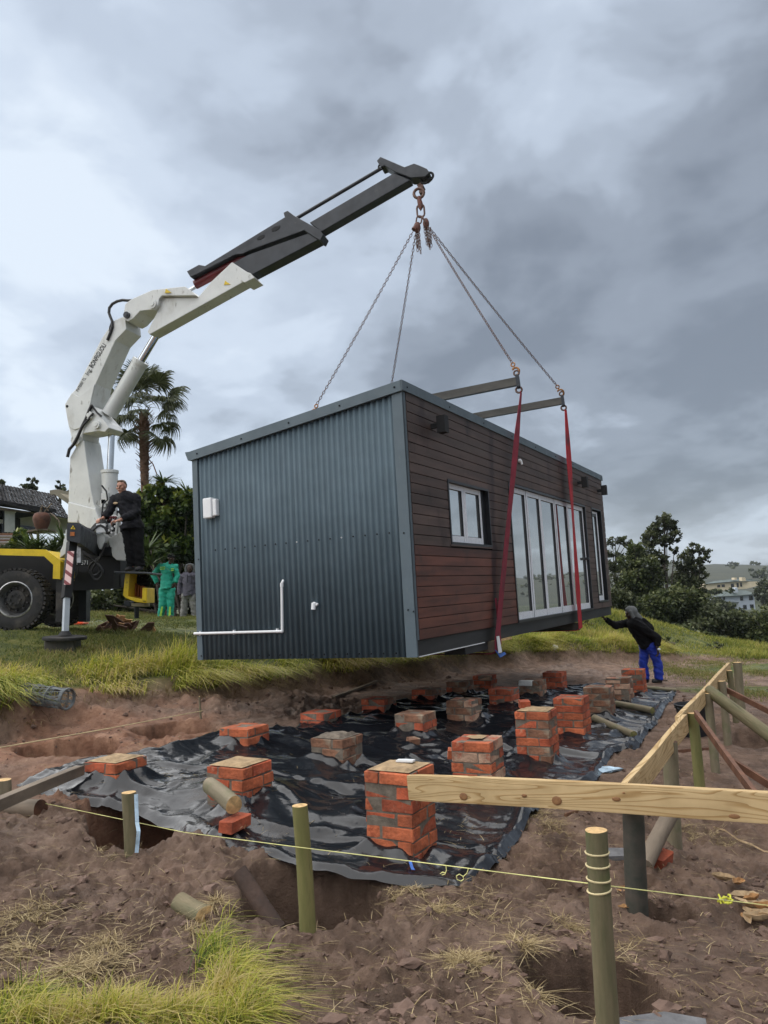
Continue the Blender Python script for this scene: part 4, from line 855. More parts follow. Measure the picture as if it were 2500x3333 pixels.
def build_tackle():
    t = thing('chain_sling', 'rusty four-legged chain sling hanging from the boom tip', 'chain sling', HK)
    top = P(*px('c7', 1178, 640), 12.35)
    m_ = MB(); c = P(*px('c7', 1180, 715), 12.35); m_.torus(c, (0.2, 1, 0), .085, .026, 16, 8, 0, 1.0); m_.build('swivel_ring', MT['rust'], t)
    m_ = MB(); p_ = [Pf('c7', *q, 12.35) for q in ((1185, 775), (1190, 840), (1205, 900), (1218, 955), (1210, 1000), (1190, 960), (1190, 920))]; m_.tube(p_, [.035, .04, .045, .045, .035, .025, .015], 8); m_.build('hook', MT['rust_red'], t)
    def link(fr, a, b, r, wr, name='master_link', flip=False):
        A = Pf(fr, *a, 12.35); B = Pf(fr, *b, 12.35); c = (A + B) / 2; d = (A - B); l = np.linalg.norm(d); d /= l; s_ = np.cross(d, (.25, 1, 0)); s_ /= np.linalg.norm(s_)
        if flip: s_ = np.cross(d, s_)
        q = [c + d * (l / 2 - r) * sg_ + r * (math.cos(an) * d + math.sin(an) * s_) for an, sg_ in [(math.pi / 2 - i * math.pi / 6, 1) for i in range(7)] + [(-math.pi / 2 - i * math.pi / 6, -1) for i in range(7)]]
        mm = MB(); mm.tube(q, wr, 8, closed=True); return mm.build(name, MT['rust'], t)
    link('c7', (1205, 915), (1222, 1150), .062, .016); link('c7', (1195, 1120), (1170, 1270), .045, .013); link('c7', (1240, 1130), (1310, 1270), .04, .014, flip=True)
    m_ = MB(); m_.ball(Pf('c7', 1150, 1330, 12.33), (.06, .05, .10)); m_.ball(Pf('c7', 1310, 1260, 12.37), (.055, .05, .10)); m_.tube([Pf('c7', 1170, 1250, 12.34), Pf('c7', 1090, 1370, 12.3)], [.03, .045], 7); m_.build('shortening_clutch', MT['rust_red'], t)
    l1 = Pf('c7', 1075, 1400, 12.32); l2 = Pf('c7', 1125, 1420, 12.42); r1 = Pf('c7', 1420, 1440, 12.3); r2 = Pf('c7', 1400, 1370, 12.42)
    ends = [(l1, B1[1] + u1 * .13), (l2, B2[1] + u2 * .13), (r1, B1[0] + u1 * .13), (r2, B2[0] + u2 * .13)]
    for a, b in ends:
        d = (b - a) / np.linalg.norm(b - a); e = b - d * .20
        m_ = MB(); chain_links(m_, a, e, .052, .0165, .0058, .03); tag(m_.build('chain_leg', MT['rust'], t), kind='stuff')
        m_ = MB(); hook(m_, e, d * .7 + np.array([0, 0, -.4])); m_.build('hook', MT['brass'], t)
    rn = random.Random(2)
    m_ = MB()
    for (a, b) in (((1150, 1400), (1160, 1760)), ((1180, 1380), (1215, 1800)), ((1130, 1420), (1150, 1700)), ((1170, 1420), (1190, 1720)), ((1275, 1320), (1330, 1640)), ((1300, 1320), (1385, 1720)), ((1340, 1320), (1370, 1690)), ((1390, 1330), (1405, 1680)), ((1320, 1350), (1350, 1660)), ((1365, 1330), (1390, 1600))):
        chain_links(m_, Pf('c7', *a, 12.35 + rn.uniform(-.05, .05)), Pf('c7', *b, 12.35 + rn.uniform(-.05, .05)), .052, .0165, .0058)
    tag(m_.build('spare_chain', MT['rust'], t), kind='stuff')
build_tackle()

# ------------------------------------------------------------------ crane truck
def YP(x): return 14.3 - .001735 * (x - 270)
def BP(fr, x, y, off=0.):
    a, b = px(fr, x, y); q = P(a, b, YP(a)); return q + BN * off
BN = np.array([.289, .957, 0.])
def build_truck():
    gzt = 1.33
    t = thing('crane_truck', 'white and dark grey loader crane on a truck with yellow mudguards, lifting the cabin', 'crane truck', (-6.2, 14.2, gzt))
    def plate(name, fr, pts, th, mat_, off=0., parent=t, bev=.012):
        m_ = MB(); m_.prism([BP(fr, *q, off) for q in pts], BN * th); o = m_.build(name, mat_, parent)
        if bev: b_ = o.modifiers.new('bevel', 'BEVEL'); b_.width = bev; b_.segments = 2; b_.limit_method = 'ANGLE'
        return o
    def bar(name, fr, a, b, r, mat_, off=.24, n=18, parent=t, r2=None):
        m_ = MB(); m_.cyl(BP(fr, *a, off), BP(fr, *b, off), r, r2 or r, n); return m_.build(name, mat_, parent)
    def pin(name, fr, c, r, off=-.07, th=.09, parent=t, mat_='white'):
        m_ = MB(); a = BP(fr, *c, off); m_.cyl(a, a + BN * th, r, r, 14); m_.cyl(a - BN * .015, a, r * .55, r * .55, 10); return m_.build(name, MT[mat_], parent)
    Wt, Bk = MT['white'], MT['black_paint']
    mast = plate('mast', 'z1', [(172, 1300), (215, 1225), (272, 1178), (288, 1300), (325, 1545), (345, 1640), (392, 1750), (395, 1830), (160, 1830), (162, 1560)], .50, Wt)
    plate('mast_skirt', 'z2', [(530, 318), (740, 372), (772, 452), (696, 532), (612, 478), (527, 475)], .54, Wt, -.02)
    boom = plate('inner_boom', 'z1', [(135, 925), (192, 832), (212, 812), (400, 445), (485, 318), (568, 282), (578, 378), (498, 462), (440, 590), (357, 775), (325, 920), (300, 1000), (272, 1090), (262, 1172), (225, 1245), (188, 1188), (165, 1085)], .48, Wt)
    plate('gusset', 'z1', [(140, 925), (192, 838), (240, 868), (355, 775), (322, 920), (272, 1085), (205, 1105), (168, 1080)], .02, Wt, -.022, boom, .006)
    pin('pivot_pin', 'z1', (222, 1180), .10, -.05, .6, t); pin('pin_hole', 'z1', (157, 936), .028, -.026, .02, boom, 'black')
    br = plate('link_plate', 'z1', [(272, 1135), (320, 1000), (345, 935), (378, 985), (440, 1055), (462, 1092), (432, 1122), (390, 1115), (345, 1122)], .46, Wt, -.04)
    pin('pivot_pin', 'z1', (328, 1005), .075, -.09, .1, t); pin('pivot_pin', 'z1', (378, 1072), .08, -.09, .1, t)
    bar('lift_cylinder', 'z1', (390, 1392), (390, 1745), .15, Wt, .28); bar('cylinder_collar', 'z1', (390, 1382), (390, 1402), .165, Wt, .28); bar('lift_rod', 'z1', (405, 1105), (392, 1392), .062, MT['chrome'], .28)
    bar('jib_cylinder', 'z1', (392, 975), (620, 588), .145, Wt, .26); bar('cylinder_collar', 'z1', (610, 605), (625, 580), .16, Wt, .26); bar('jib_rod', 'z1', (618, 590), (812, 265), .072, MT['chrome'], .26)
    jib = plate('outer_boom', 'z1', [(835, 148), (1090, 146), (1180, 38), (1334, -108), (1473, -18), (1473, 5), (740, 415), (725, 395), (800, 240)], .30, Wt, .02)
    plate('boom_collar', 'z3', [(430, 790), (488, 808), (515, 838), (455, 868), (428, 852)], .38, Wt, -.01, jib)
    plate('knuckle', 'z1', [(570, 288), (583, 205), (625, 172), (720, 130), (780, 104), (960, 84), (1012, 79), (1094, 144), (845, 146), (826, 170), (820, 212), (790, 245), (690, 255), (640, 310), (603, 330), (574, 316)], .46, Wt, -.06, jib, .01)
    plate('knuckle', 'z1', [(800, 225), (840, 205), (868, 235), (862, 268), (830, 285), (808, 262)], .44, Wt, .03, jib)
    pin('pivot_pin', 'z1', (600, 288), .062, -.11, .08, t, 'black_paint'); pin('pivot_pin', 'z1', (782, 208), .085, -.09, .06, t)
    for fr, c, s_ in (('z1', (893, 118), .085), ('z3', (345, 868), .085)):
        m_ = MB(); a, b = px(fr, *c); q = [BP('z1', (a - 150) / .45208 + dx, (b - 900) / .45208 + dy, -.085 if fr == 'z1' else .008) for dx, dy in ((-20, 12), (26, 8), (-12, -18))]; m_.prism(q, BN * .012); m_.build('warning_sticker', MT['yellow'], jib)
    o1 = BP('b1', 500, 1625, -.006); x1 = BP('b1', 725, 1245, -.006); yd = BP('b1', 440, 1580, -.006) - o1
    text_part('P47000 TL', 'lettering', MT['black'], o1, x1 - o1, yd, .088, boom, .80)
    o2 = BP('b1', 805, 1140, -.006); x2 = BP('b1', 915, 985, -.006); text_part('Ing.', 'lettering', MT['black'], o2, x1 - o1, yd, .125, boom, .85)
    o3 = BP('b1', 935, 920, -.006); text_part('BONFIGLIOLI', 'lettering', MT['black'], o3, x1 - o1, yd, .142, boom, .62, .002)
    m_ = MB(); m_.tube([BP('c8', *q, -.02) for q in ((840, 218), (760, 222), (680, 215), (600, 232), (530, 270), (485, 330), (478, 400), (500, 460), (525, 520), (528, 600), (500, 690), (455, 800))], .028, 8); m_.build('hose', MT['hose'], t)
    m_ = MB(); m_.tube([BP('c8', *q, -.012) for q in ((512, 545), (492, 600), (482, 665))], .018, 6); m_.build('hose', MT['hose'], t)
    m_ = MB(); m_.tube([BP('z1', *q, -.07) for q in ((345, 935), (330, 965), (305, 1030), (275, 1090), (245, 1160), (215, 1215), (185, 1250), (172, 1305))], .030, 8); m_.tube([BP('z1', *q, -.08) for q in ((360, 990), (330, 1030), (290, 1075), (262, 1120))], .022, 8); m_.build('hose', MT['hose'], t)
    m_ = MB(); m_.tube([BP('z1', *q, -.05) for q in ((340, 930), (380, 985), (410, 1010))], .02, 6); m_.build('hose', MT['hose'], t)
    # telescopic sections
    sec1 = plate('boom_section', 'z3', [(375, 742), (470, 690), (840, 558), (872, 578), (900, 596), (490, 812)], .26, Bk, .05)
    grd = plate('hose_guard', 'z3', [(102, 795), (175, 755), (212, 762), (690, 470), (745, 458), (880, 545), (835, 540), (478, 672), (440, 690), (395, 695), (125, 832)], .24, Bk, .02)
    for q in (((612, 545), (632, 528), (664, 520), (664, 535), (640, 553), (616, 558)), ((524, 600), (545, 582), (570, 576), (570, 590), (548, 606), (528, 608))): plate('slot', 'z3', q, .01, MT['black'], .012, grd, 0)
    plate('section_collar', 'z3', [(683, 442), (708, 430), (745, 458), (905, 548), (924, 574), (906, 610), (880, 598), (690, 468)], .28, Bk, .02)
    bar('extension_cylinder', 'z3', (125, 855), (440, 685), .085, MT['redpaint'], .2); bar('extension_cylinder', 'z3', (180, 765), (700, 460), .05, MT['redpaint'], .26); bar('extension_rod', 'z3', (60, 905), (140, 860), .035, MT['chrome'], .2)
    sec2 = plate('boom_section', 'z3', [(835, 496), (1345, 196), (1445, 238), (905, 552)], .21, Bk, .06)
    plate('boom_head', 'z3', [(1243, 128), (1265, 104), (1410, 166), (1467, 144), (1500, 156), (1545, 176), (1562, 200), (1535, 225), (1450, 232), (1345, 192), (1290, 158), (1268, 168)], .25, Bk, .03)
    bar('extension_rod', 'z3', (742, 448), (1252, 146), .032, MT['black_paint'], .2)
    for q in ((1525, 228), (1553, 206)):
        m_ = MB(); m_.torus(BP('z3', *q, .12), BN, .065, .022, 14, 6); m_.build('rope_eye', MT['black'], t)
    m_ = MB(); m_.torus(BP('z3', 1264, 152, .1), BN, .05, .018, 14, 6); m_.build('rope_eye', MT['black'], t)
    m_ = MB(); q = [BP('c7', *q, .12) for q in ((1110, 500), (1200, 440), (1235, 510), (1205, 580), (1200, 640), (1150, 640), (1150, 570))]; m_.prism(q, BN * .14); m_.build('hook_swivel', MT['rust'], t)
    # base, stabiliser beam and leg
    Q = lambda x, y, Y: Pf('z2', x, y, Y)
    m_ = MB(); m_.hull2([Q(519, 477, 12.75), Q(612, 479, 12.75), Q(626, 500, 12.75), Q(620, 636, 12.75), Q(516, 612, 12.75)], [Q(700, 520, 14.2), Q(755, 560, 14.2), Q(772, 592, 14.2), Q(768, 742, 14.2), Q(690, 720, 14.2)]); ob = m_.build('stabiliser_beam', Bk, t)
    for nm, pts, mt_ in (('warning_sticker', ((198, 362), (276, 365), (238, 303)), 'yellow'), ('warning_sticker', ((190, 474), (262, 474), (264, 410), (192, 408)), 'orange')):
        m_ = MB(); m_.prism([Pf('b2', *q, 12.735) for q in pts], (0, .008, 0)); m_.build(nm, MT[mt_], ob)
    plq = MB(); plq.prism([Pf('b2', *q, 12.729) for q in ((222, 352), (254, 354), (240, 325))], (0, .004, 0)); plq.build('sticker_symbol', MT['black'], ob)
    m_ = MB(); m_.cyl(Q(556, 625, 12.9), Q(512, 1060, 12.6), .095, .09, 4); lg = m_.build('stabiliser_leg', MT['black'], t)
    m_ = MB(); m_.prism([Q(521, 696, 12.62), Q(570, 697, 12.62), Q(543, 956, 12.48), Q(493, 955, 12.48)], (.0, .02, 0)); m_.build('chevron_plate', MT['chevron'], lg)
    m_ = MB(); m_.cyl(Q(515, 1050, 12.6), Q(503, 1325, 12.5), .058, .058, 4); m_.build('stabiliser_rod', MT['bright_steel'], t)
    m_ = MB(); m_.cyl(Q(503, 1312, 12.5), Q(502, 1345, 12.5), .06, .11, 14); m_.build('stabiliser_foot', MT['black'], t)
    # chassis, wheels, mudguard
    def blk(name, x0, y0, x1, y1, Y0, Y1, mat_):
        a = Q(x0, y0, Y0); b = Q(x1, y1, Y0); m_ = MB(); m_.b2((min(a[0], b[0]), Y0, min(a[2], b[2])), (max(a[0], b[0]), Y1, max(a[2], b[2]))); return m_.build(name, mat_, t)
    blk('chassis', -420, 745, 930, 975, 14.25, 15.1, MT['black']); blk('chassis_rail', 480, 690, 900, 770, 14.35, 15.2, MT['black']); blk('cross_member', 560, 860, 880, 985, 13.95, 14.25, MT['black'])
    def wheel(c, R, wd, name='wheel'):
        m_ = MB(); ax = (0, -1, 0); prof = [(R * .60, -wd * .5), (R * .80, -wd * .52), (R * .95, -wd * .45), (R * .995, -wd * .3), (R, 0), (R * .995, wd * .3), (R * .95, wd * .45), (R * .80, wd * .52), (R * .60, wd * .46), (R * .57, wd * .30)]
        m_.lathe(c, ax, prof, 48)
        for k in range(40):
            a = 2 * math.pi * k / 40; n = np.array([math.sin(a), 0, math.cos(a)]); tg = np.array([math.cos(a), 0, -math.sin(a)])
            for sy in (-1, 1):
                R3 = np.array([tg, [0, 1, 0], n]).T; m_.box(np.array(c) + n * (R * 1.0) + np.array([0, sy * wd * .27, 0]), (R * .10, wd * .40, .035), R3)
        w = m_.build(name, MT['rubber'], t)
        m_ = MB(); m_.lathe(c, ax, [(R * .585, wd * .44), (R * .60, wd * .475), (R * .57, wd * .49), (R * .545, wd * .44), (R * .50, wd * .20), (R * .46, wd * .05)], 40); m_.build('rim', MT['alu'], w)
        m_ = MB(); m_.lathe(c, ax, [(R * .47, wd * .05), (R * .40, wd * .10), (R * .33, wd * .16), (R * .30, wd * .30), (R * .20, wd * .36), (R * .0, wd * .38)], 32)
        for k in range(10):
            a = 2 * math.pi * k / 10; p_ = np.array(c) + np.array([math.sin(a) * R * .365, -wd * .13, math.cos(a) * R * .365]); m_.cyl(p_, p_ + np.array([0, -.05, 0]), .022, .018, 7)
        for k in range(8):
            a = 2 * math.pi * k / 8; p_ = np.array(c) + np.array([math.sin(a) * R * .17, -wd * .35, math.cos(a) * R * .17]); m_.cyl(p_, p_ + np.array([0, -.03, 0]), .02, .02, 6)
        m_.build('hub', MT['rubber'], w)
    wc = Pf('z2', 108, 1070, 13.30); wc2 = wc + np.array([0, .17, 0]); wheel(tuple(wc2), .525, .34)
    wheel((wc2[0] - 1.36, wc2[1], wc2[2]), .525, .34)
    wheel((wc2[0], wc2[1] + 1.75, wc2[2]), .525, .34)
    for k, (a, b) in enumerate((((-400, 672), (-400, 733)), ((352, 682), (340, 735)), ((466, 770), (410, 800)), ((466, 912), (406, 910)))): pass
    m_ = MB(); m_.prism([Q(*q, 13.28) for q in ((-500, 668), (0, 677), (352, 684), (466, 772), (462, 912), (407, 909), (411, 802), (340, 736), (0, 727), (-500, 720))], (0, .03, 0))
    out_ = [Q(*q, 13.28) for q in ((-500, 668), (0, 677), (352, 684), (466, 772), (462, 912))]
    for a, b in zip(out_[:-1], out_[1:]):
        up = np.array([0, 0, -.015]); m_.add([a + up, b + up, b + up + np.array([0, .62, 0]), a + up + np.array([0, .62, 0])], [(0, 1, 2, 3)])
    m_.build('mudguard', MT['yellow'], t)
    m_ = MB(); m_.prism([Q(*q, 13.34) for q in ((432, 905), (490, 905), (484, 1240), (428, 1245))], (0, .02, 0)); m_.build('mudflap', MT['rubber'], t)
    m_ = MB(); m_.prism([Q(*q, 14.7) for q in ((606, 985), (666, 985), (664, 1242), (606, 1242))], (0, .2, 0)); m_.build('rear_leg', MT['black_paint'], t)
    # white base frame parts, control station
    def face(name, fr, pts, Y, th, mat_, par=t):
        m_ = MB(); m_.prism([Pf(fr, *q, Y) for q in pts], (0, th, 0)); o = m_.build(name, mat_, par); b_ = o.modifiers.new('bevel', 'BEVEL'); b_.width = .01; b_.segments = 2; b_.limit_method = 'ANGLE'; return o
    face('base_frame', 'b2', [(570, 430), (720, 432), (762, 480), (765, 560), (700, 695), (665, 690)], 13.95, .3, Wt)
    face('base_frame', 'b2', [(800, 520), (1040, 400), (1060, 590), (1110, 640), (1135, 840), (1160, 885), (950, 870), (880, 800), (860, 690)], 14.12, .12, Wt)
    face('base_frame', 'b2', [(30, 720), (75, 620), (85, 540), (105, 500), (120, 370), (135, 372), (135, 520), (160, 640), (155, 735), (20, 840)], 13.4, .3, Wt)
    face('base_frame', 'b2', [(690, 660), (865, 655), (865, 795), (690, 798)], 14.10, .1, MT['black'])
    cs = face('control_panel', 'b2', [(968, 105), (1025, 100), (1008, 700), (900, 690), (930, 560), (965, 480)], 14.30, .05, Wt)
    m_ = MB(); m_.tube([Pf('b2', *q, 14.28) for q in ((752, 452), (768, 300), (780, 175), (800, 146), (860, 142), (930, 148), (965, 170), (968, 230), (945, 400), (925, 520))], .021, 8); m_.build('guard_rail', MT['white'], t)
    rn = random.Random(5); m_ = MB(); m2 = MB(); m3 = MB()
    for k in range(9):
        y = 210 + k * 34; x0 = 785 + rn.uniform(-10, 10); x1_ = 945 + rn.uniform(-15, 5); m_.tube([Pf('b2', x0, y + 22, 14.36), Pf('b2', (x0 + x1_) / 2, y + rn.uniform(-20, 25), 14.33), Pf('b2', x1_, y, 14.31)], .02, 6)
        m2.box(Pf('b2', rn.uniform(800, 930), y + 12, 14.32), (.11, .06, .045)); m3.ball(Pf('b2', rn.uniform(790, 940), y + 8, 14.27), .022)
    m_.box(Pf('b2', 860, 380, 14.5), (.34, .14, .72)); m_.build('valve_hoses', MT['hose'], t); m2.build('valve_block', MT['alu'], t); m3.build('lever_knobs', MT['pvc'], t)
    m_ = MB()
    for k, x in enumerate((820, 860, 900, 935)): m_.tube([Pf('b2', x, 235, 14.3), Pf('b2', x + 4, 175, 14.26)], .012, 6); m_.ball(Pf('b2', x + 4, 172, 14.26), .026)
    m_.build('control_levers', MT['redpaint'], t)
    m_ = MB()
    for k in range(5): m_.tube([Pf('b2', *q, 14.0 - .03 * k) for q in ((520 + 12 * k, 385), (600 + 10 * k, 290 + 6 * k), (690, 235 + 16 * k), (760, 220 + 30 * k), (800, 300 + 30 * k))], .022, 6)
    m_.build('hose', MT['hose'], t)
    m_ = MB(); m_.box(Pf('b2', 715, 350, 13.95), (.17, .12, .16)); m_.build('valve_block', MT['pvc'], t)
    m_ = MB()
    m_.tube([Pf('b2', *q, 13.7) for q in ((765, 600), (735, 690), (690, 800), (610, 880), (530, 930), (498, 1000), (505, 1070), (560, 1125), (640, 1105), (680, 1050), (660, 985))], .018, 7)
    m_.tube([Pf('b2', *q, 13.66) for q in ((780, 590), (740, 710), (680, 840), (600, 940), (545, 1030), (545, 1120), (590, 1185), (660, 1185), (720, 1110), (725, 1030), (660, 945), (560, 870), (420, 800))], .019, 7)
    m_.tube([Pf('b2', *q, 13.6) for q in ((330, 980), (310, 1110), (240, 1210), (205, 1330))], .012, 6); m_.build('hose', MT['hose'], t)
    m_ = MB(); m_.box(Pf('b2', 345, 790, 13.3), (.07, .06, .26)); m_.box(Pf('b2', 318, 700, 13.35), (.04, .05, .12)); m_.build('valve_block', MT['alu'], t)
    npq = face('number_plate', 'b2', [(275, 880), (480, 880), (475, 965), (275, 965)], 13.62, .02, MT['black'])
    text_part('1  571', 'plate_lettering', MT['pvc'], Pf('b2', 285, 948, 13.612), (1, 0, -.02), (0, 0, 1), .105, npq, .85)
    # tail box with the yellow guard, step
    bx = face('tail_box', 'z2', [(1000, 862), (1058, 885), (1130, 985), (1098, 1095), (985, 1045)], 14.22, .04, MT['orange'])
    face('yellow_guard', 'z2', [(967, 854), (1003, 856), (988, 1050), (970, 1060), (948, 1036)], 13.80, .48, MT['yellow'], bx); face('yellow_guard', 'z2', [(1098, 978), (1132, 982), (1131, 1097), (1094, 1088)], 13.80, .48, MT['yellow'], bx); face('yellow_guard', 'z2', [(970, 1040), (990, 1045), (1131, 1078), (1131, 1098), (1050, 1090), (972, 1060)], 13.80, .48, MT['yellow'], bx)
    for x in (1018, 1040, 1062, 1082): face('orange_rib', 'z2', [(x, 930 + (x - 1018) * .6), (x + 10, 936 + (x - 1018) * .6), (x + 6, 1062), (x - 4, 1058)], 14.13, .09, MT['orange'], bx)
    face('tail_step', 'z2', [(1012, 1098), (1120, 1102), (1118, 1126), (1012, 1122)], 14.05, .3, MT['plaster_tan']); face('tail_lamp', 'z2', [(955, 1078), (1005, 1085), (1005, 1125), (955, 1122)], 14.1, .2, MT['black_paint'])
    face('foot_platform', 'z2', [(880, 852), (1130, 858), (1130, 874), (880, 866)], 13.62, .95, MT['black_paint']); face('bracket', 'z2', [(895, 862), (930, 862), (968, 1010), (945, 1015)], 14.6, .06, MT['black_paint'])
    m_ = MB(); m_.cyl(Pf('z2', 1055, 1120, 14.3), Pf('z2', 1055, 1215, 14.3), .045, .045, 8); m_.build('support_leg', MT['black_paint'], t)
    m_ = MB(); [m_.ball(Pf('z2', 1078 + 14 * (i % 4), 880 + 13 * (i % 6), 14.25), (.05 + .02 * (i % 3), .06, .06), 7, 5) for i in range(12)]; m_.build('dark_bundle', MT['cloth_black'], t)
    m_ = MB(); m_.tube([Pf('c3', *q, 14.55) for q in ((690, 1540), (710, 1700), (720, 1850), (745, 1990), (750, 2120))], .014, 6); m_.build('lever_rod', MT['black_paint'], t)
    m_ = MB(); m_.tube([Pf('z2', *q, 14.25) for q in ((785, 190), (820, 235), (830, 300), (795, 330), (785, 420))], .016, 6); m_.build('hose', MT['hose'], t)
    m_ = MB(); m_.box(Pf('z2', 815, 290, 14.3), (.13, .1, .2)); m_.box(Pf('z2', 800, 330, 14.3), (.1, .1, .14)); m_.build('valve_block', MT['white'], t)
    return t
build_truck()
# ------------------------------------------------------------------ profile boards, posts, braces
RS = random.Random(11)
def frame_of(a, b, up=(0, 0, 1)):
    d = np.array(b) - np.array(a); Ln = np.linalg.norm(d); d /= Ln; p = np.cross(up, d); p /= np.linalg.norm(p); u = np.cross(d, p)
    return Matrix(np.array([d, p, u]).T.tolist()), Ln
def plank(name, label, cat, a, b, w, th, mat_, group=None, face='edge', dz=0.):
    """a sawn plank from a to b; w is its height (edge) or width (flat)"""
    a = np.array(a, float); b = np.array(b, float); R, Ln = frame_of(a, b); t = thing(name, label, cat, a, R, group); rn = random.Random(int(abs(a[0] * 1000)))
    bm = bmesh.new(); bmesh.ops.create_cube(bm, size=1); bmesh.ops.bevel(bm, geom=bm.edges[:], offset=.03, segments=1, affect='EDGES')
    hy, hz = (th, w) if face == 'edge' else (w, th)
    for v in bm.verts: v.co = Vector(((v.co.x + .5) * Ln, v.co.y * hy, (v.co.z - .5) * hz)) + Vector((rn.uniform(-.002, .002), rn.uniform(-.001, .001), rn.uniform(-.001, .001)))
    bmesh.ops.subdivide_edges(bm, edges=[e for e in bm.edges if abs((e.verts[0].co - e.verts[1].co).x) > .5 * Ln], cuts=8)
    for v in bm.verts: v.co.z += .004 * math.sin(v.co.x * 2.3 + a[1] * 5); v.co.y += .003 * math.sin(v.co.x * 1.7 + a[0] * 3)
    me = bpy.data.meshes.new(name); bm.to_mesh(me); bm.free(); me.materials.append(mat_); obj('timber', me, t); return t, R
def pole(name, label, cat, a, b, r0, r1, mat_, group=None, cut='cut', rings=None, ends=(0, 1), skew=0.):
    """round pole from a (top end) to b; ends: which ends show a cut face"""
    a = np.array(a, float); b = np.array(b, float); R, Ln = frame_of(b, a, (0.13, .99, .05)); t = thing(name, label, cat, b, R, group); rn = np.random.default_rng(int(abs(a[0] * 977 + a[1] * 131) * 10)); n = 18; k = 16
    V = []; ph = rn.uniform(0, 6); am = rn.uniform(.015, .04, 3)
    for i in range(k + 1):
        s = i / k; rr = r1 + (r0 - r1) * s
        for j in range(n):
            an = 2 * math.pi * j / n; q = rr * (1 + am[0] * math.cos(2 * an + ph) + am[1] * math.cos(3 * an + 2 * s + ph) + .02 * rn.standard_normal() * .5)
            V.append((s * Ln + (skew * math.cos(an) * rr if i in (0, k) else 0), q * math.cos(an) + .012 * math.sin(2.2 * s + ph), q * math.sin(an)))
    m_ = MB(); m_.add(V, [(i * n + j, i * n + (j + 1) % n, (i + 1) * n + (j + 1) % n, (i + 1) * n + j) for i in range(k) for j in range(n)], 0, True); m_.build('shaft', mat_, t, True)
    for e in ends:
        i = k if e == 0 else 0; ring = [np.array(V[i * n + j]) for j in range(n)]; c = sum(ring) / n; c = c + np.array([.004 if e == 0 else -.004, 0, 0]); m_ = MB(); m_.add(ring + [c], [(j, (j + 1) % n, n) for j in range(n)]); m_.build('cut_end', MT[cut], t, True)
    if rings:
        for s in rings:
            m_ = MB(); x = Ln * (1 - s); rr = r1 + (r0 - r1) * (1 - s) + .0015; tl = rn.uniform(-.12, .12)
            m_.tube([(x + tl * rr * math.cos(an), (rr + .0) * math.cos(an) + .012 * math.sin(2.2 * x / Ln + ph), rr * math.sin(an)) for an in np.linspace(0, 2 * math.pi, 24)[:-1]], .0035, 5, closed=True); m_.build('string_ring', MT['twine'], t, True)
    return t
def post(label, fr, tp, bt, Y, dia, mat_='post', zb=None, **k):
    a = Pf(fr, *tp, Y); b = Pf(fr, *bt, Y); z = min(gz(b[0], b[1]), gz(a[0], a[1])) - .15 if zb is None else zb
    if z < b[2] - .02 or zb is not None: b = b + (b - a) * max(0, (b[2] - z) / (a[2] - b[2]))
    return pole('timber_post', label, 'post', a, b, dia / 2, dia / 2 * 1.06, MT[mat_], 'round posts set in the soil', ends=(0,), **k)
post('round post with four string rings standing in the front right hole', 'a7', (620, 188), (718, 1345), 2.80, .076, 'post', rings=(.08, .125, .175, .215))
post('greenish post in the middle of the foreground before the plastic sheet', 'a2', (770, 978), (814, 1700), 3.86, .074, 'post_green')
post('short post at the left with a strip of plastic tied to it', 'a1', (872, 1097), (880, 1510), 5.02, .088, 'post')
post('dark wet post holding up the front pine board', 'a7', (848, 70), (885, 640), 4.42, .118, 'post_dark', zb=-.55)
post('split post with reddish brown top beside the near corner of the long board', 'a4', (893, 862), (950, 1705), 5.9, .11, 'post_pale', cut='brown_wood')
post('mossy green post with knobbly rings on the long board', 'c2', (485, 812), (580, 1925), 6.85, .085, 'post_green', rings=None)
post('pale slim post on the long board with its foot on bare soil', 'c2', (740, 505), (826, 1620), 8.0, .082, 'post_pale')
post('post rising out of a dark hollow under the long board', 'c2', (926, 318), (1010, 990), 9.0, .084, 'post_pale')
post('dark narrow post near the far end of the long board', 'c2', (1062, 155), (1112, 600), 10.05, .07, 'post')
post('thick grey post at the far end of the long board', 'c2', (1172, 28), (1222, 462), 10.9, .11, 'post_pale')
post('squared pale stump at the left edge of the site', 'a1', (12, 1012), (10, 1110), 6.0, .12, 'post_pale', zb=.16)
# strip of plastic tied to the left post
A = P(1328, 2520, 4.94); B = P(2500, 2574, 3.96); d_ = B - A; B3 = A + d_ * 1.35
fb, R = plank('profile_board', 'pale new pine board running across the front right corner, knots on its face', 'board', A, B3, .152, .038, MT['pine'], 'sawn profile boards')
for (fr, x, y, r, e) in (('a3', 640, 1022, .022, 1.2), ('a3', 1270, 1050, .025, 1.15), ('a3', 1050, 1016, .010, 1.6), ('a4', 488, 1306, .012, 2.0), ('a4', 545, 1258, .004, 2), ('a4', 1400, 1440, .012, 2.4)):
    a, b = px(fr, x, y); s = (a - 1328) / (2500 - 1328); q = ray(a, b); n = np.array(R)[:, 1]; tt = ((A - n * .0195 - EYE) @ n) / (q @ n); p_ = EYE + q * tt
    m_ = MB(); lc = np.array(R).T @ (p_ - A); m_.ball(lc, (r * e, .0035, r), 14, 6); m_.build('knot', MT['knot'], fb, True)
LA = P(2030, 2546, 4.42); LBm = P(*px('c2', 190, 1060), 0.0 + 6.35); LB = P(2384, 2155, 10.6)
d_ = LB - LA; mid_ = LA + d_ * .33; off = np.array([-.02, .01, 0])
plank('profile_board', 'near length of the long pine board along the right side of the sheet', 'board', LA, mid_ + d_ * .02, .152, .038, MT['pine'], 'sawn profile boards')
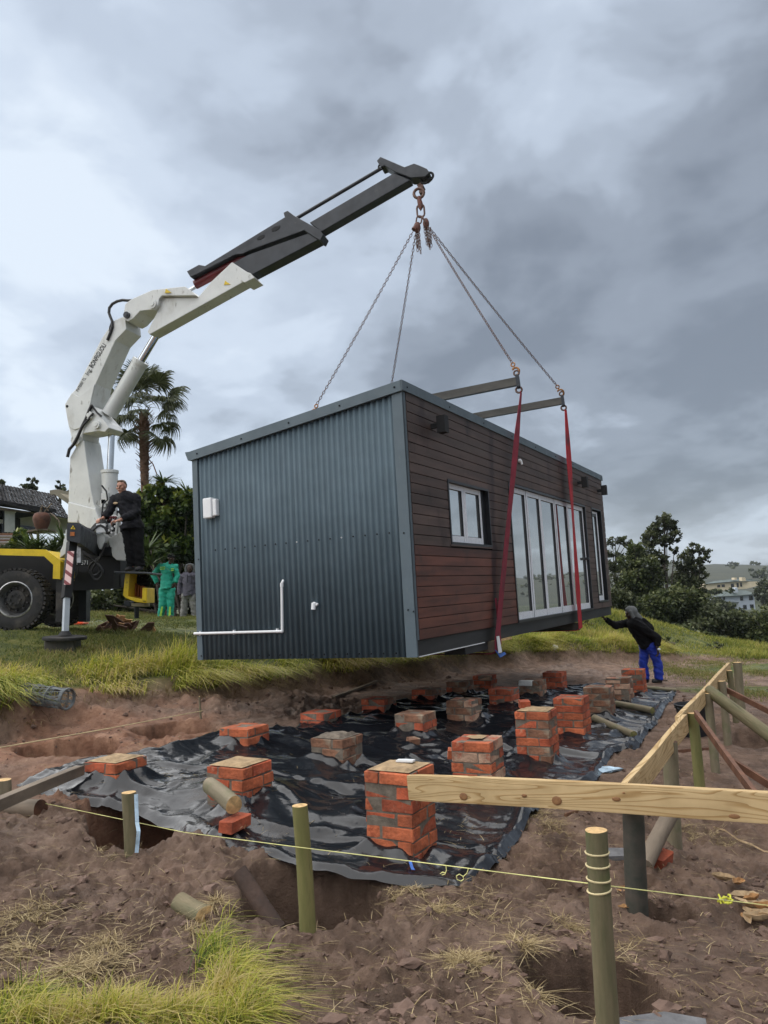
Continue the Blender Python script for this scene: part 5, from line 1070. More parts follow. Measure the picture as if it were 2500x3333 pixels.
plank('profile_board', 'far length of the long pine board, ending at the thick grey post', 'board', mid_ + off * 1.9, LB + off * 1.9, .145, .038, MT['pine'], 'sawn profile boards')
def ground_pt(fr, x, y, up=0.):
    q = hf(fr, x, y); return np.array([q[0], q[1], gz(q[0], q[1]) + up])
GB = 'timber braces behind the long board'
plank('brace', 'reddish sawn brace leaning from the mossy post down to the front board', 'brace', Pf('c2', 535, 770, 6.75), Pf('c2', 1480, 2020, 4.85), .06, .03, MT['brown_wood'], GB)
plank('brace', 'thin brown lath running from the reddish brace to the right edge', 'brace', Pf('c2', 1120, 1510, 5.7), Pf('c2', 1800, 1930, 5.4), .05, .025, MT['brown_wood'], GB)
plank('brace', 'orange-brown lath behind the green leaning pole', 'brace', Pf('c2', 985, 400, 9.1), Pf('c2', 1750, 780, 8.5), .06, .03, MT['brown_wood'], GB)
pole('leaning_pole', 'thick grey-green pole leaning from the long board to the right', 'pole', Pf('c2', 765, 450, 8.05), Pf('c2', 1760, 1230, 7.2), .06, .062, MT['post'], None, cut='grey_wood')
pole('leaning_pole', 'brown-grey pole slanting behind the dark post under the front board', 'pole', Pf('a7', 1075, 90, 5.6), ground_pt('a7', 925, 440, -.02), .055, .055, MT['grey_wood'], None, cut='grey_wood')
# ------------------------------------------------------------------ loose timber and bits on the sheet and soil
def zsheet(x, y): return float(sheet_z(np.array([x]), np.array([y]))[0])
def spt(fr, x, y, up=0.):
    q = hit(*px(fr, x, y), .05); return np.array([q[0], q[1], zsheet(q[0], q[1]) + up])
pole('log', 'half-round log lying on the sheet against the low orange pier', 'log', Pf('a2', 170, 850, 5.47), Pf('a2', 335, 978, 5.16), .055, .058, MT['post_pale'], 'round timber lying about', cut='cut')
pole('log', 'longer bare pole lying on the right edge of the sheet', 'log', spt('a4', 320, 690, .045), spt('a4', 622, 800, .045), .046, .048, MT['post_pale'], 'round timber lying about', cut='post_green')
pole('log', 'shorter bare pole behind the longer one on the sheet', 'log', spt('a4', 490, 585, .04), spt('a4', 770, 642, .04), .044, .046, MT['post_pale'], 'round timber lying about', cut='post_green')
pole('log', 'thin pole at the far right corner of the sheet', 'log', spt('a4', 715, 470, .03), spt('a4', 950, 475, .03), .03, .03, MT['post_pale'], 'round timber lying about', cut='cut')
pole('log', 'short sawn log stub lying on the soil at lower left', 'log', ground_pt('a5', 1215, 505, .035), ground_pt('a5', 1385, 612, .035), .05, .052, MT['post'], 'round timber lying about', cut='cut', ends=(0, 1))
pole('log', 'dark brown post tilted into the hole beside the greenish post', 'log', Pf('a6', 140, 262, 4.2), Pf('a6', 390, 600, 4.05), .042, .042, MT['dark_pole'], 'round timber lying about', cut='grey_wood')
pole('log', 'half-buried brown pole at the left under the squared beam', 'log', ground_pt('a1', 40, 1215, .01), ground_pt('a1', 275, 1262, .02), .07, .065, MT['grey_wood'], 'round timber lying about', cut='brown_wood')
q = ground_pt('a1', 545, 1042, .0); plank('timber_beam', 'squared grey timber beam lying at the left edge of the sheet', 'beam', np.array([q[0], q[1], q[2] + .16]), Pf('a1', -260, 1240, 4.7), .075, .075, MT['grey_wood'])
def loose_brick(label, p_, rz, tilt=0., k=0, me=None):
    o = obj('loose_brick', (me or BR[k][1]).copy()); o.location = Vector(p_.tolist()); o.rotation_euler = (tilt, 0, rz); tag(o, label, 'brick', 'loose bricks'); return o
loose_brick('single bright red brick lying on the sheet below the half-round log', spt('a2', 345, 1130, .045), 1.15, .05, 0)
loose_brick('red brick half hidden beside the foot of the dark post under the pine board', ground_pt('a7', 1015, 405, .035), .9, .2, 0)
loose_brick('muddy brick fragment lying on the middle of the sheet', spt('a2', 1545, 560, .02), .4, .1, 2, BRH[2][0])
plank('loose_plank', 'thin grey plank lying at the foot of the bank under the cabin', 'plank', ground_pt('b8', 615, 470, .05), ground_pt('b8', 1078, 330, .05), .03, .06, MT['grey_wood'], 'planks lying on the soil')
plank('loose_plank', 'dark brown batten on the soil behind the front pine board', 'plank', ground_pt('a7', 440, 100, .03), ground_pt('a7', 640, 82, .03), .05, .02, MT['brown_wood'], 'planks lying on the soil')
plank('loose_plank', 'brown batten on the soil between the posts of the long board', 'plank', ground_pt('a4', 940, 945, .03), ground_pt('a4', 1320, 935, .03), .06, .02, MT['brown_wood'], 'planks lying on the soil')
plank('loose_plank', 'short pale batten on the soil to the right of the blue trousers', 'plank', ground_pt('b5', 1150, 1250, .03), ground_pt('b5', 1295, 1270, .03), .06, .02, MT['grey_wood'], 'planks lying on the soil')
c_ = ground_pt('a7', 765, 350, .02); m_ = MB(); m_.prism([c_ + np.array(v_) for v_ in ((-.17, -.05, 0), (.12, -.07, .0), (.15, .05, .01), (-.12, .08, .015))], (0, 0, .03)); tag(m_.build('slate_piece', MT['concrete']), 'flat blue-grey slab of slate on the soil behind the ringed post', 'slab')
c_ = ground_pt('a7', 965, 1450, .0); m_ = MB(); m_.prism([c_ + np.array(v_) for v_ in ((-.15, -.05, -.03), (.17, -.10, -.03), (.21, .03, -.02), (.08, .09, -.02), (-.12, .06, -.02))], (0, 0, .06)); o = m_.build('paving_stone', MT['concrete']); tag(o, 'flat grey stone at the foot of the ringed post', 'stone')
m_ = MB(); a = cw(-1.2, -.02, 0); c_ = None
pA = [q for q in PIERS if q[0] == 0 and q[1] == 0][0]; m_ = MB(); c_ = np.array([pA[2], pA[3], pA[4] + .012]); m_.prism([c_ + np.array(v_) for v_ in ((-.02, .06, 0), (.09, .02, 0), (.11, .06, 0), (.05, .09, 0), (0, .10, 0))], (0, 0, .012)); tag(m_.build('plastic_scrap', MT['pvc']), 'scrap of white plastic on top of the pier at the pine board', 'scrap')
c_ = ground_pt('a4', 440, 1088, .02); rn = random.Random(3); m_ = MB(); m_.ball(c_, (.13, .05, .03), 9, 6)
for i, v in enumerate(m_.v): m_.v[i] = tuple(np.array(v) + np.array([rn.uniform(-.02, .02), rn.uniform(-.02, .02), rn.uniform(-.012, .02)]))
tag(m_.build('plastic_bottle', MT['blueplast']), 'crumpled blue and white plastic at the right edge of the sheet', 'plastic scrap')
# bucket
bp_ = ground_pt('c2', 500, 760, 0); bp_ = Pf('c2', 500, 760, 9.6); bp_[2] = gz(bp_[0], bp_[1]); t = thing('bucket', 'black plastic bucket behind the long pine board', 'bucket', bp_)
m_ = MB(); m_.lathe(bp_, (0, 0, 1), [(0, .01), (.145, .01), (.15, 0), (.20, .36), (.215, .365), (.218, .385), (.205, .39), (.192, .36), (.143, .02), (0, .02)], 28); m_.build('shell', MT['bucket'], t)
m_ = MB(); m_.torus(bp_ + np.array([0, 0, .345]), (0, 0, 1), .205, .008, 24, 6); m_.build('rib', MT['bucket'], t)
m_ = MB(); m_.tube([bp_ + np.array([.21 * math.cos(a), -.06 - .12 * math.sin(a), .36 - .05 * math.sin(a)]) for a in np.linspace(0, math.pi, 12)], .004, 5); m_.build('handle', MT['black_paint'], t)
# roll of plastic mesh at the bank
ra = Pf('a1', 175, 430, 9.0); rb = Pf('a1', 455, 468, 8.8); d_ = (rb - ra) / np.linalg.norm(rb - ra); t = thing('mesh_roll', 'grey plastic mesh cylinder lying on the soil at the foot of the grassy bank', 'mesh roll', (ra + rb) / 2)
sdv = np.cross(d_, (0, 0, 1.)); sdv /= np.linalg.norm(sdv); upv_ = np.cross(sdv, d_); Lr = np.linalg.norm(rb - ra); rr = .115
for s in (0, .28, .34, .62, .97, 1): m_ = MB(); m_.torus(ra + d_ * Lr * s, d_, rr, .011, 26, 6); m_.build('hoop', MT['meshroll'], t)
m_ = MB(); rn = random.Random(9)
for k in range(34):
    a0 = 2 * math.pi * k / 34; m_.tube([ra + d_ * Lr * s + rr * .97 * (math.cos(a0 + .35 * math.sin(3 * s + k)) * sdv + math.sin(a0 + .35 * math.sin(3 * s + k)) * upv_) for s in np.linspace(0, 1, 8)], .0045, 4)
for k in range(22): s = rn.random(); m_.torus(ra + d_ * Lr * s, d_ + sdv * rn.uniform(-.3, .3), rr * .98, .003, 22, 4)
tag(m_.build('mesh', MT['meshroll'], t), kind='stuff')
# string lines
def string(name, label, pts, r, mat_, extra=()):
    t = thing(name, label, 'string', pts[0], None, 'builders string lines'); m_ = MB(); m_.tube(pts, r, 5); m_.build('line', mat_, t)
    for e in extra: m_ = MB(); m_.tube(e, r, 5); m_.build('loose_end', mat_, t)
pa = ground_pt('c4', 690, 805, .03); pb = Pf('a7', 1659, 640, 3.25); pm = P(*px('a6', 1100, 180), 4.0)
sa = P(*px('a2', 0, 1160), 4.9); sc = P(*px('a2', 730, 1255), 3.80); sd_ = P(*px('a7', 600, 510), 2.86)
tail = [[Pf('a6', *q, 3.45) for q in ((1385, 215), (1388, 245), (1380, 268), (1362, 273), (1352, 265), (1365, 256), (1385, 262))], [Pf('a6', *q, 3.35) for q in ((1520, 235), (1512, 262), (1490, 282), (1465, 268), (1448, 280), (1452, 300), (1475, 310), (1492, 298), (1488, 280))]]
string('string_line', 'taut yellow string crossing the foreground past three posts', [pa, sa, sc, P(*px('a6', 1400, 218), 3.5), sd_, pb, pb + (pb - sd_) * .3], .0019, MT['string'], tail)
sk = ground_pt('a1', 1370, 575, 0); sk = Pf('a1', 1370, 575, 9.4); skt = Pf('a1', 1350, 450, 9.4); sl_ = Pf('a1', -120, 812, 6.6)
string('string_line', 'pale string from the thin stake out past the upper left holes', [sk + np.array([0, 0, .05]), Pf('a1', 740, 665, 8.0), Pf('a1', 0, 795, 6.75), sl_], .0045, MT['twine'])
o = pole('stake', 'thin wooden stake at the foot of the bank holding the pale string', 'stake', skt, sk - np.array([0, 0, .3]), .012, .014, MT['post_pale'], None)
m_ = MB(); tp_ = Pf('a1', 918, 1110, 4.96); V = [tp_, Pf('a1', 925, 1300, 4.95), Pf('a1', 935, 1360, 4.93), Pf('a1', 922, 1505, 4.94)]
m_.add([q + np.array([s * .012, 0, 0]) for q in V for s in (-1, 1)] + [q + np.array([s * .012, .002, 0]) for q in V for s in (-1, 1)], [(0, 1, 3, 2), (2, 3, 5, 4), (4, 5, 7, 6), (8, 10, 11, 9), (10, 12, 13, 11), (12, 14, 15, 13)]); tag(m_.build('plastic_strip', MT['blueplast']), 'thin pale strip of plastic hanging down the left post', 'plastic strip')
# outrigger pad under the stabiliser
pc = Pf('z2', 500, 1345, 12.5); t = thing('outrigger_pad', 'black round pad on a timber block under the stabiliser foot', 'outrigger pad', (pc[0], pc[1], pc[2] - .36))
m_ = MB(); m_.lathe(pc - np.array([0, 0, .05]), (.05, -.03, 1), [(0, -.02), (.33, -.02), (.34, .0), (.335, .028), (.30, .034), (0, .036)], 28); m_.build('pad_disc', MT['rubber'], t)
m_ = MB(); m_.box(pc - np.array([.03, 0, .20]), (.46, .42, .26), Matrix.Rotation(.12, 3, 'Z')); o = m_.build('timber_block', MT['post_dark'], t); b_ = o.modifiers.new('bevel', 'BEVEL'); b_.width = .015
m_ = MB(); m_.box(pc - np.array([.05, 0, .35]), (.66, .5, .07), Matrix.Rotation(-.1, 3, 'Z')); m_.build('base_plank', MT['brown_wood'], t)
# cone and heap under the truck
cp = Pf('b2', 318, 1672, 17); cp[2] = gz(cp[0], cp[1]); t = thing('traffic_cone', 'small orange traffic cone far under the truck', 'traffic cone', cp); m_ = MB(); m_.lathe(cp, (0, 0, 1), [(.15, .03), (.12, .04), (.07, .22)], 14); m_.build('cone_body', MT['cone'], t); m_ = MB(); m_.lathe(cp, (0, 0, 1), [(.07, .22), (.05, .30)], 14); m_.build('white_band', MT['pvc'], t); m_ = MB(); m_.lathe(cp, (0, 0, 1), [(.05, .30), (.02, .42), (0, .42)], 14); m_.build('cone_tip', MT['cone'], t); m_ = MB(); m_.box(cp + np.array([0, 0, .015]), (.34, .34, .03)); m_.build('base', MT['cone'], t)
hp = Pf('b2', 990, 1820, 15.6); hp[2] = gz(hp[0], hp[1]); t = thing('scrap_heap', 'heap of reddish brown palm bark and scraps on the lawn behind the truck', 'heap', hp); rn = random.Random(6)
for k in range(26):
    m_ = MB(); a = rn.uniform(0, 6.28); r = abs(rn.gauss(0, .25)); c = hp + np.array([r * math.cos(a) * 1.5, r * math.sin(a), .05 + max(0, .28 - r * .7) * rn.random()]); d_ = np.array([rn.uniform(-1, 1), rn.uniform(-.5, .5), rn.uniform(-.2, .7)]); d_ /= np.linalg.norm(d_); w_ = np.cross(d_, (0, 1, .3)) * rn.uniform(.03, .07); l = rn.uniform(.1, .28)
    m_.prism([c - d_ * l - w_, c - d_ * l + w_, c + d_ * l * .5 + w_ * 1.2, c + d_ * l, c + d_ * l * .5 - w_ * 1.2], (0, .02, .01)); m_.build('bark_scrap', rn.choice([MT['brown_wood'], MT['leaf_dry'], MT['brown_wood'], MT['bark']]), t)
# dry leaves, bark strip, bright scrap at lower right
def leaf(label, p_, s_, rz, mat_, curl=.3, tilt=0., group='dry leaves at the lower right'):
    n = 9; V = []; rn = random.Random(int(p_[0] * 999) + int(s_ * 777))
    for i in range(n):
        t_ = i / (n - 1); w = .36 * math.sin(math.pi * min(1, t_ * .92 + .06)) ** .8 * (1 + rn.uniform(-.12, .12))
        for k in (-1, -.5, 0, .5, 1): V.append(((t_ - .5) * s_, k * w * s_ * .5 * (1 + rn.uniform(-.1, .1)), s_ * (curl * (abs(k) ** 1.6) * w + .25 * curl * (t_ - .5) ** 2 * 4 + rn.uniform(-.02, .02)) + .012))
    Fq = [(i * 5 + j, i * 5 + j + 1, i * 5 + j + 6, i * 5 + j + 5) for i in range(n - 1) for j in range(4)]
    o = obj('dry_leaf', npmesh('dry_leaf', V, Fq, mat_)); o.location = p_.tolist(); o.rotation_euler = (tilt, tilt * .5, rz); tag(o, label, 'leaf', group)
    md = o.modifiers.new('thickness', 'SOLIDIFY'); md.thickness = .0015
leaf('large orange folded dry leaf on the soil at the right', ground_pt('c6', 990, 1250, .0), .16, .8, MT['leaf_dry'], .5, .35); leaf('pale curled dry leaf beside the large orange leaf', ground_pt('c6', 1130, 1430, 0), .19, .2, MT['leaf_pale'], .4, .15); leaf('thin curled pale leaf left of the large orange leaf', ground_pt('c6', 690, 1090, 0), .14, -.3, MT['leaf_pale'], .7, .2)
for k, (x, y) in enumerate(((1300, 1560), (1500, 1600), (1100, 1700), (1230, 1780), (1420, 1740), (1560, 1720), (1160, 1880), (1330, 1900), (1500, 1870), (1620, 1830), (1250, 1960), (1580, 1960), (1650, 1650), (1430, 1980))):
    ow = ('first', 'second', 'third', 'fourth'); rw_ = {0: (0, 0), 1: (0, 1), 12: (0, 2), 2: (1, 0), 3: (1, 1), 4: (1, 2), 5: (1, 3), 6: (2, 0), 7: (2, 1), 8: (2, 2), 9: (2, 3), 10: (3, 0), 13: (3, 1), 11: (3, 2)}[k]
    leaf('%s crumpled leaf, %s from the left in the %s row of the leaf litter' % ('pale' if k % 3 else 'orange-brown', ow[rw_[1]], ('uppermost', 'upper middle', 'lower middle', 'lowest')[rw_[0]]), ground_pt('c6', x, y, .005 * (k % 3)), RS.uniform(.09, .15), RS.uniform(0, 6.2), MT['leaf_pale' if k % 3 else 'leaf_dry'], RS.uniform(.3, .9), RS.uniform(-.4, .4), 'crumpled leaves in the leaf litter')
for (x, y, s_, a, lb) in ((795, 600, .09, 2.2, 'uppermost orange leaf at the foot of the dark post'), (810, 655, .09, .3, 'middle orange leaf at the foot of the dark post'), (815, 700, .10, .1, 'lowest orange leaf at the foot of the dark post'), (975, 605, .06, .5, 'small orange leaf to the right of the dark post'), (500, 1590, .05, .2, 'small yellowish leaf at the bottom edge of the picture')):
    leaf(lb, ground_pt('a7', x, min(y, 1300), 0), s_, a, MT['leaf_dry'], .35, .1)
m_ = MB(); pth = [ground_pt('a7', *q, .02) for q in ((1335, 172), (1400, 220), (1480, 268), (1560, 300), (1640, 325), (1720, 350))]; V = []
for i, q in enumerate(pth): w = .012 + .010 * math.sin(math.pi * (i + .3) / 6); V += [q + np.array([0, w, .006]), q + np.array([0, 0, 0.016]), q - np.array([0, w, -.004])]
m_.add(V, [(3 * i + j, 3 * i + j + 1, 3 * i + j + 4, 3 * i + j + 3) for i in range(5) for j in range(2)], 0, True); o = m_.build('bark_strip', MT['leaf_pale']); md = o.modifiers.new('thickness', 'SOLIDIFY'); md.thickness = .003; tag(o, 'long pale strip of bark lying on the soil at the right', 'bark strip')
m_ = MB(); rn = random.Random(1); c_ = ground_pt('c6', 780, 1720, .02)
for k in range(3): m_.tube([c_ + np.array([.035 * math.cos(a + k) + rn.uniform(-.01, .01), .025 * math.sin(a + k) + .01 * k, .012 * k + .01 * math.sin(3 * a)]) for a in np.linspace(0, 5, 10)], [.006] * 10, 5)
tag(m_.build('rag', MT['lime']), 'bright yellow-green tangle lying beside the leaf litter', 'rag')
# stray stone on the bank
m_ = MB(); m_.ball(ground_pt('c1', 850, 465, .03), (.10, .07, .07), 8, 6); tag(m_.build('pale_stone', MT['pvc']), 'pale stone lodged in the grassy edge of the bank under the cabin', 'stone')
# ------------------------------------------------------------------ people
def capsules(name, caps, mat_, parent, vox=.011, smooth=5, fac=.5):
    """one continuous skin over tapered limbs: union by voxel remesh"""
    m_ = MB()
    for c in caps:
        if c[0] == 'b': m_.ball(c[1], c[2], 14, 9)
        elif c[0] == 'x': m_.tube(c[1], c[2], 12)
        else:
            a, b, r0, r1 = c[1:5]; m_.tube([a, b], [r0, r1], 14)
            if c[0] == 'c': m_.ball(a, r0, 14, 9); m_.ball(b, r1, 14, 9)
    tmp = bpy.data.objects.new('tmp', m_.mesh('tmp', mat_)); COL.objects.link(tmp)
    md = tmp.modifiers.new('r', 'REMESH'); md.mode = 'VOXEL'; md.voxel_size = vox
    if smooth: s_ = tmp.modifiers.new('s', 'SMOOTH'); s_.iterations = smooth; s_.factor = fac
    dg = bpy.context.evaluated_depsgraph_get(); me = bpy.data.meshes.new_from_object(tmp.evaluated_get(dg)); bpy.data.objects.remove(tmp)
    I = np.array(mworld(parent).inverted()); n = len(me.vertices); co = np.empty(n * 3, np.float32); me.vertices.foreach_get('co', co); co = co.reshape(-1, 3) @ I[:3, :3].T + I[:3, 3]
    if name in ('jacket', 'trousers', 'hoodie', 'jeans', 'jumper'):
        nr = np.empty(n * 3, np.float32); me.vertices.foreach_get('normal', nr); nr = nr.reshape(-1, 3); q = co[:, 0] + .6 * co[:, 1]; q2 = co[:, 2] + .5 * co[:, 0]
        co = co + nr * (.017 * (1 - np.abs(fbm(q * 5, q2 * 13, 2, 401))) ** 2 + .010 * fbm(q * 14, q2 * 18, 2, 402) - .008)[:, None]
    me.vertices.foreach_set('co', co.astype(np.float32).ravel())
    me.materials.clear(); me.materials.append(mat_); me.polygons.foreach_set('use_smooth', [True] * len(me.polygons)); me.name = name; me.update(); return obj(name, me, parent)
def hand(caps, w, dirv, palm_n, s_=1., curl=.5, side=1):
    """palm and five bent fingers from the wrist w along dirv"""
    d = np.array(dirv, float); d /= np.linalg.norm(d); n = np.array(palm_n, float); n -= d * (n @ d); n /= np.linalg.norm(n); sd = np.cross(d, n) * side
    pc = np.array(w) + d * .045 * s_
    for k in (-1, -.33, .33, 1): caps.append(('c', np.array(w) + sd * .012 * k, pc + d * .045 * s_ + sd * .030 * k * s_, .017 * s_, .014 * s_))
    for k, ln in zip((-1, -.33, .33, 1), (.062, .076, .080, .070)):
        b0 = pc + d * .050 * s_ + sd * .030 * k * s_; d1 = d * math.cos(curl * .6) + n * math.sin(curl * .6); d2 = d * math.cos(curl * 1.7) + n * math.sin(curl * 1.7); b1 = b0 + d1 * ln * .5 * s_; caps.append(('c', b0, b1, .0105 * s_, .0095 * s_)); caps.append(('c', b1, b1 + d2 * ln * .5 * s_, .0095 * s_, .0075 * s_))
    t0 = np.array(w) + d * .02 * s_ + sd * .025 * s_; t1 = t0 + (d * .6 + sd * .7 + n * .3) * .045 * s_; caps.append(('c', t0, t1, .014 * s_, .011 * s_)); caps.append(('c', t1, t1 + (d * .9 + n * .5) * .032 * s_, .011 * s_, .008 * s_))
def head(caps, c, fdir, tilt=0., s_=1.):
    f = np.array(fdir, float); f /= np.linalg.norm(f); u = np.array([0, 0, 1.]) - f * f[2]; u /= np.linalg.norm(u); r = np.cross(f, u); c = np.array(c)
    caps.append(('b', c + u * .03, (.078 * s_, .092 * s_, .100 * s_) if abs(f[1]) > abs(f[0]) else (.092 * s_, .078 * s_, .100 * s_)))
    caps.append(('b', c - u * .045 + f * .018, .068 * s_)); caps.append(('b', c - u * .092 + f * .045, .036 * s_))
    caps.append(('c', c + f * .085 + u * .02, c + f * .108 - u * .022, .010, .016)); caps.append(('c', c + f * .078 + r * .035 + u * .038, c + f * .078 - r * .035 + u * .038, .014, .014))
    caps.append(('c', c + f * .082 - u * .058 - r * .018, c + f * .082 - u * .058 + r * .018, .010, .010))
    for k in (-1, 1): caps.append(('c', c + r * .082 * k + u * .02, c + r * .084 * k - u * .025, .014, .010)); caps.append(('b', c + r * .045 * k + f * .055 - u * .015, .03))
    return f, u, r
def face_details(t, c, f, u, r, hairm=None, skin='skin'):
    m_ = MB()
    for k in (-1, 1): m_.ball(np.array(c) + f * .086 + r * .031 * k + u * .018, (.013, .010, .008), 8, 6)
    m_.build('eyes', MT['eye'], t)
    m_ = MB(); m_.tube([np.array(c) + f * .090 - u * .060 + r * k for k in (-.022, 0, .022)], [.004, .006, .004], 6); m_.build('mouth', MT['redpaint'] if skin == 'skin' else MT['eye'], t)
def V3(*a): return np.array(a, float)

def operator():
    k = .000885; base = Pf('c3', 640, 2055, 13.98); B = base.copy()
    def p(x, y, dy=0.): return B + V3((x - 640) * k, dy, (2055 - y) * k)
    t = thing('person', 'man in black jacket and trousers standing on the truck at the crane controls', 'person', B)
    hc = p(452, 335, -.05); f = V3(-.25, -1, -.12)
    sL, sR = p(285, 575), p(720, 575); eL, wL = p(215, 850, -.10), p(150, 1000, -.28); eR, wR = p(745, 880, -.06), p(520, 1065, -.36); hipL, hipR = p(560, 1230), p(735, 1230); kL, kR = p(590, 1620, -.03), p(775, 1620, -.02); fL, fR = p(625, 1985), p(800, 1985)
    body = []; f, u, r = head(body, hc, f)
    body += [('c', p(478, 500, .0), p(470, 400, -.03), .066, .058), ('c', p(500, 560), p(600, 1150), .13, .12), ('c', sL, eL, .055, .045), ('c', eL, wL, .043, .03), ('c', sR, eR, .055, .045), ('c', eR, wR, .043, .03), ('c', hipL, kL, .08, .055), ('c', kL, fL, .052, .04), ('c', hipR, kR, .08, .055), ('c', kR, fR, .052, .04), ('c', sL, sR, .06, .06), ('c', hipL, hipR, .1, .1)]
    hand(body, wR, V3(-1, -.15, -.12), V3(0, .1, -1), 1.12, .9, 1); hand(body, wL, V3(-.3, -.8, -.2), V3(.2, 0, -1), 1.1, .8, -1)
    capsules('body', body, MT['skin'], t, .0065, 3)
    j = [('c', p(500, 560), p(560, 800), .15, .165), ('c', p(430, 600), p(600, 600), .13, .14), ('c', p(560, 800), p(650, 1120), .165, .17), ('t', p(640, 1080), p(650, 1215), .185, .205), ('t', p(560, 1080), p(600, 1205), .16, .18), ('c', p(350, 570), p(640, 570), .10, .10), ('c', sL, eL, .092, .075), ('t', eL, p(165, 975, -.25), .078, .058), ('b', eL, .078), ('c', sR, eR, .098, .084), ('t', eR, p(560, 1045, -.33), .085, .062), ('b', eR, .085), ('c', p(410, 500, -.02), p(545, 490, .03), .06, .07)]
    capsules('jacket', j, MT['jacket_black'], t, .014, 4)
    m_ = MB(); m_.torus(p(480, 490, .01), (.1, -.4, 1), .088, .026, 18, 7); m_.build('collar', MT['jacket_black'], t)
    tr = [('c', p(580, 1150), p(720, 1150), .145, .15), ('c', hipL, kL, .115, .085), ('t', kL, fL, .088, .078), ('b', kL, .086), ('c', hipR, kR, .125, .09), ('t', kR, fR, .093, .082), ('b', kR, .091)]
    capsules('trousers', tr, MT['cloth_black'], t, .014, 4)
    capsules('shoes', [('c', fL + V3(0, .03, -.02), fL + V3(-.04, -.13, -.055), .05, .042), ('c', fR + V3(0, .03, -.02), fR + V3(-.01, -.14, -.055), .05, .042)], MT['boots'], t, .012, 2)
    capsules('hair', [('b', hc + u * .062 - f * .022, (.080, .088, .074)), ('b', hc + u * .03 - f * .045, (.078, .066, .085)), ('c', hc + u * .105 + f * .045 - r * .03, hc + u * .105 + f * .045 + r * .03, .026, .026)], MT['hair'], t, .008, 3)
    face_details(t, hc, f, u, r); m_ = MB(); m_.ball(p(370, 682, -.175), (.042, .008, .022), 10, 6); m_.build('badge', MT['leaf_pale'], t)
operator()

def man_teal():
    Y = 20.7; k = .0011; B = Pf('b6', 600, 1765, Y); B[2] = gz(B[0], B[1]) - .0
    def p(x, y, dy=0.): return B + V3((x - 600) * k, dy, (1765 - y) * k + .02)
    t = thing('person', 'man in bright green overalls and dark cap, hands on hips, on the lawn', 'person', B)
    hc = p(755, 320, -.02); f = V3(.85, -.5, -.1); sL, sR = p(500, 500), p(850, 520); eL, wL = p(300, 700, .05), p(405, 930, .02); eR, wR = p(895, 760, .0), p(850, 940, -.06); hL, hR = p(545, 1080), p(735, 1080); kL, kR = p(535, 1420, -.03), p(725, 1420, -.02); fL, fR = p(480, 1720), p(715, 1710)
    body = []; f, u, r = head(body, hc, f); body += [('c', p(715, 480), hc - V3(0, 0, .05), .062, .055), ('c', p(660, 560), p(640, 1000), .12, .12), ('c', sL, sR, .05, .05), ('c', sL, eL, .048, .04), ('c', eL, wL, .038, .028), ('c', sR, eR, .048, .04), ('c', eR, wR, .038, .028), ('c', hL, kL, .075, .05), ('c', kL, fL, .048, .035), ('c', hR, kR, .075, .05), ('c', kR, fR, .048, .035), ('c', hL, hR, .09, .09)]
    hand(body, wL, V3(.6, .2, -.5), V3(.5, -.5, .2), 1., .6, 1); hand(body, wR, V3(-.4, -.2, -.8), V3(-.6, .3, 0), 1., .6, -1)
    capsules('body', body, MT['skin_dark'], t, .009, 2)
    capsules('jacket', [('c', p(600, 560), p(720, 560), .14, .12), ('c', p(640, 600), p(640, 900), .165, .16), ('t', p(640, 880), p(640, 1060), .175, .185), ('c', sL, eL, .085, .07), ('t', eL, p(385, 900, .03), .075, .065), ('b', eL, .074), ('c', sR, eR, .08, .07), ('t', eR, p(855, 915, -.05), .074, .062), ('b', eR, .073), ('c', p(680, 450), p(745, 465), .06, .05)], MT['teal'], t, .014, 4)
    capsules('trousers', [('c', hL, hR, .12, .12), ('c', hL, kL, .115, .095), ('t', kL, fL, .098, .085), ('b', kL, .097), ('c', hR, kR, .115, .095), ('t', kR, fR, .098, .085), ('b', kR, .097)], MT['teal'], t, .014, 4)
    for x, y, z in ((525, 520, -.155), (525, 565, -.163), (785, 570, -.13), (785, 610, -.14)): m_ = MB(); m_.b2(p(x, y + 18, z - .02), p(x + (115 if x < 700 else 60), y, z + .02)); m_.build('reflective_tape', MT['hivis'], t)
    m_ = MB(); m_.prism([p(530, 1480, -.125), p(570, 1480, -.125), p(515, 1740, -.10), p(465, 1740, -.10)], (0, .02, 0)); m_.build('reflective_tape', MT['hivis'], t); m_ = MB(); m_.prism([p(720, 1490, -.12), p(755, 1490, -.12), p(745, 1720, -.1), p(690, 1720, -.1)], (0, .02, 0)); m_.build('reflective_tape', MT['hivis'], t)
    capsules('cap', [('b', hc + u * .065, (.10, .10, .075)), ('c', hc + u * .055 + f * .07, hc + u * .05 + f * .13, .035, .025)], MT['cloth_black'], t, .012, 3)
    capsules('shoes', [('c', fL, fL + V3(.0, -.13, -.03), .05, .045), ('c', fR, fR + V3(.05, -.12, -.03), .05, .045)], MT['boots'], t, .012, 2)
man_teal()

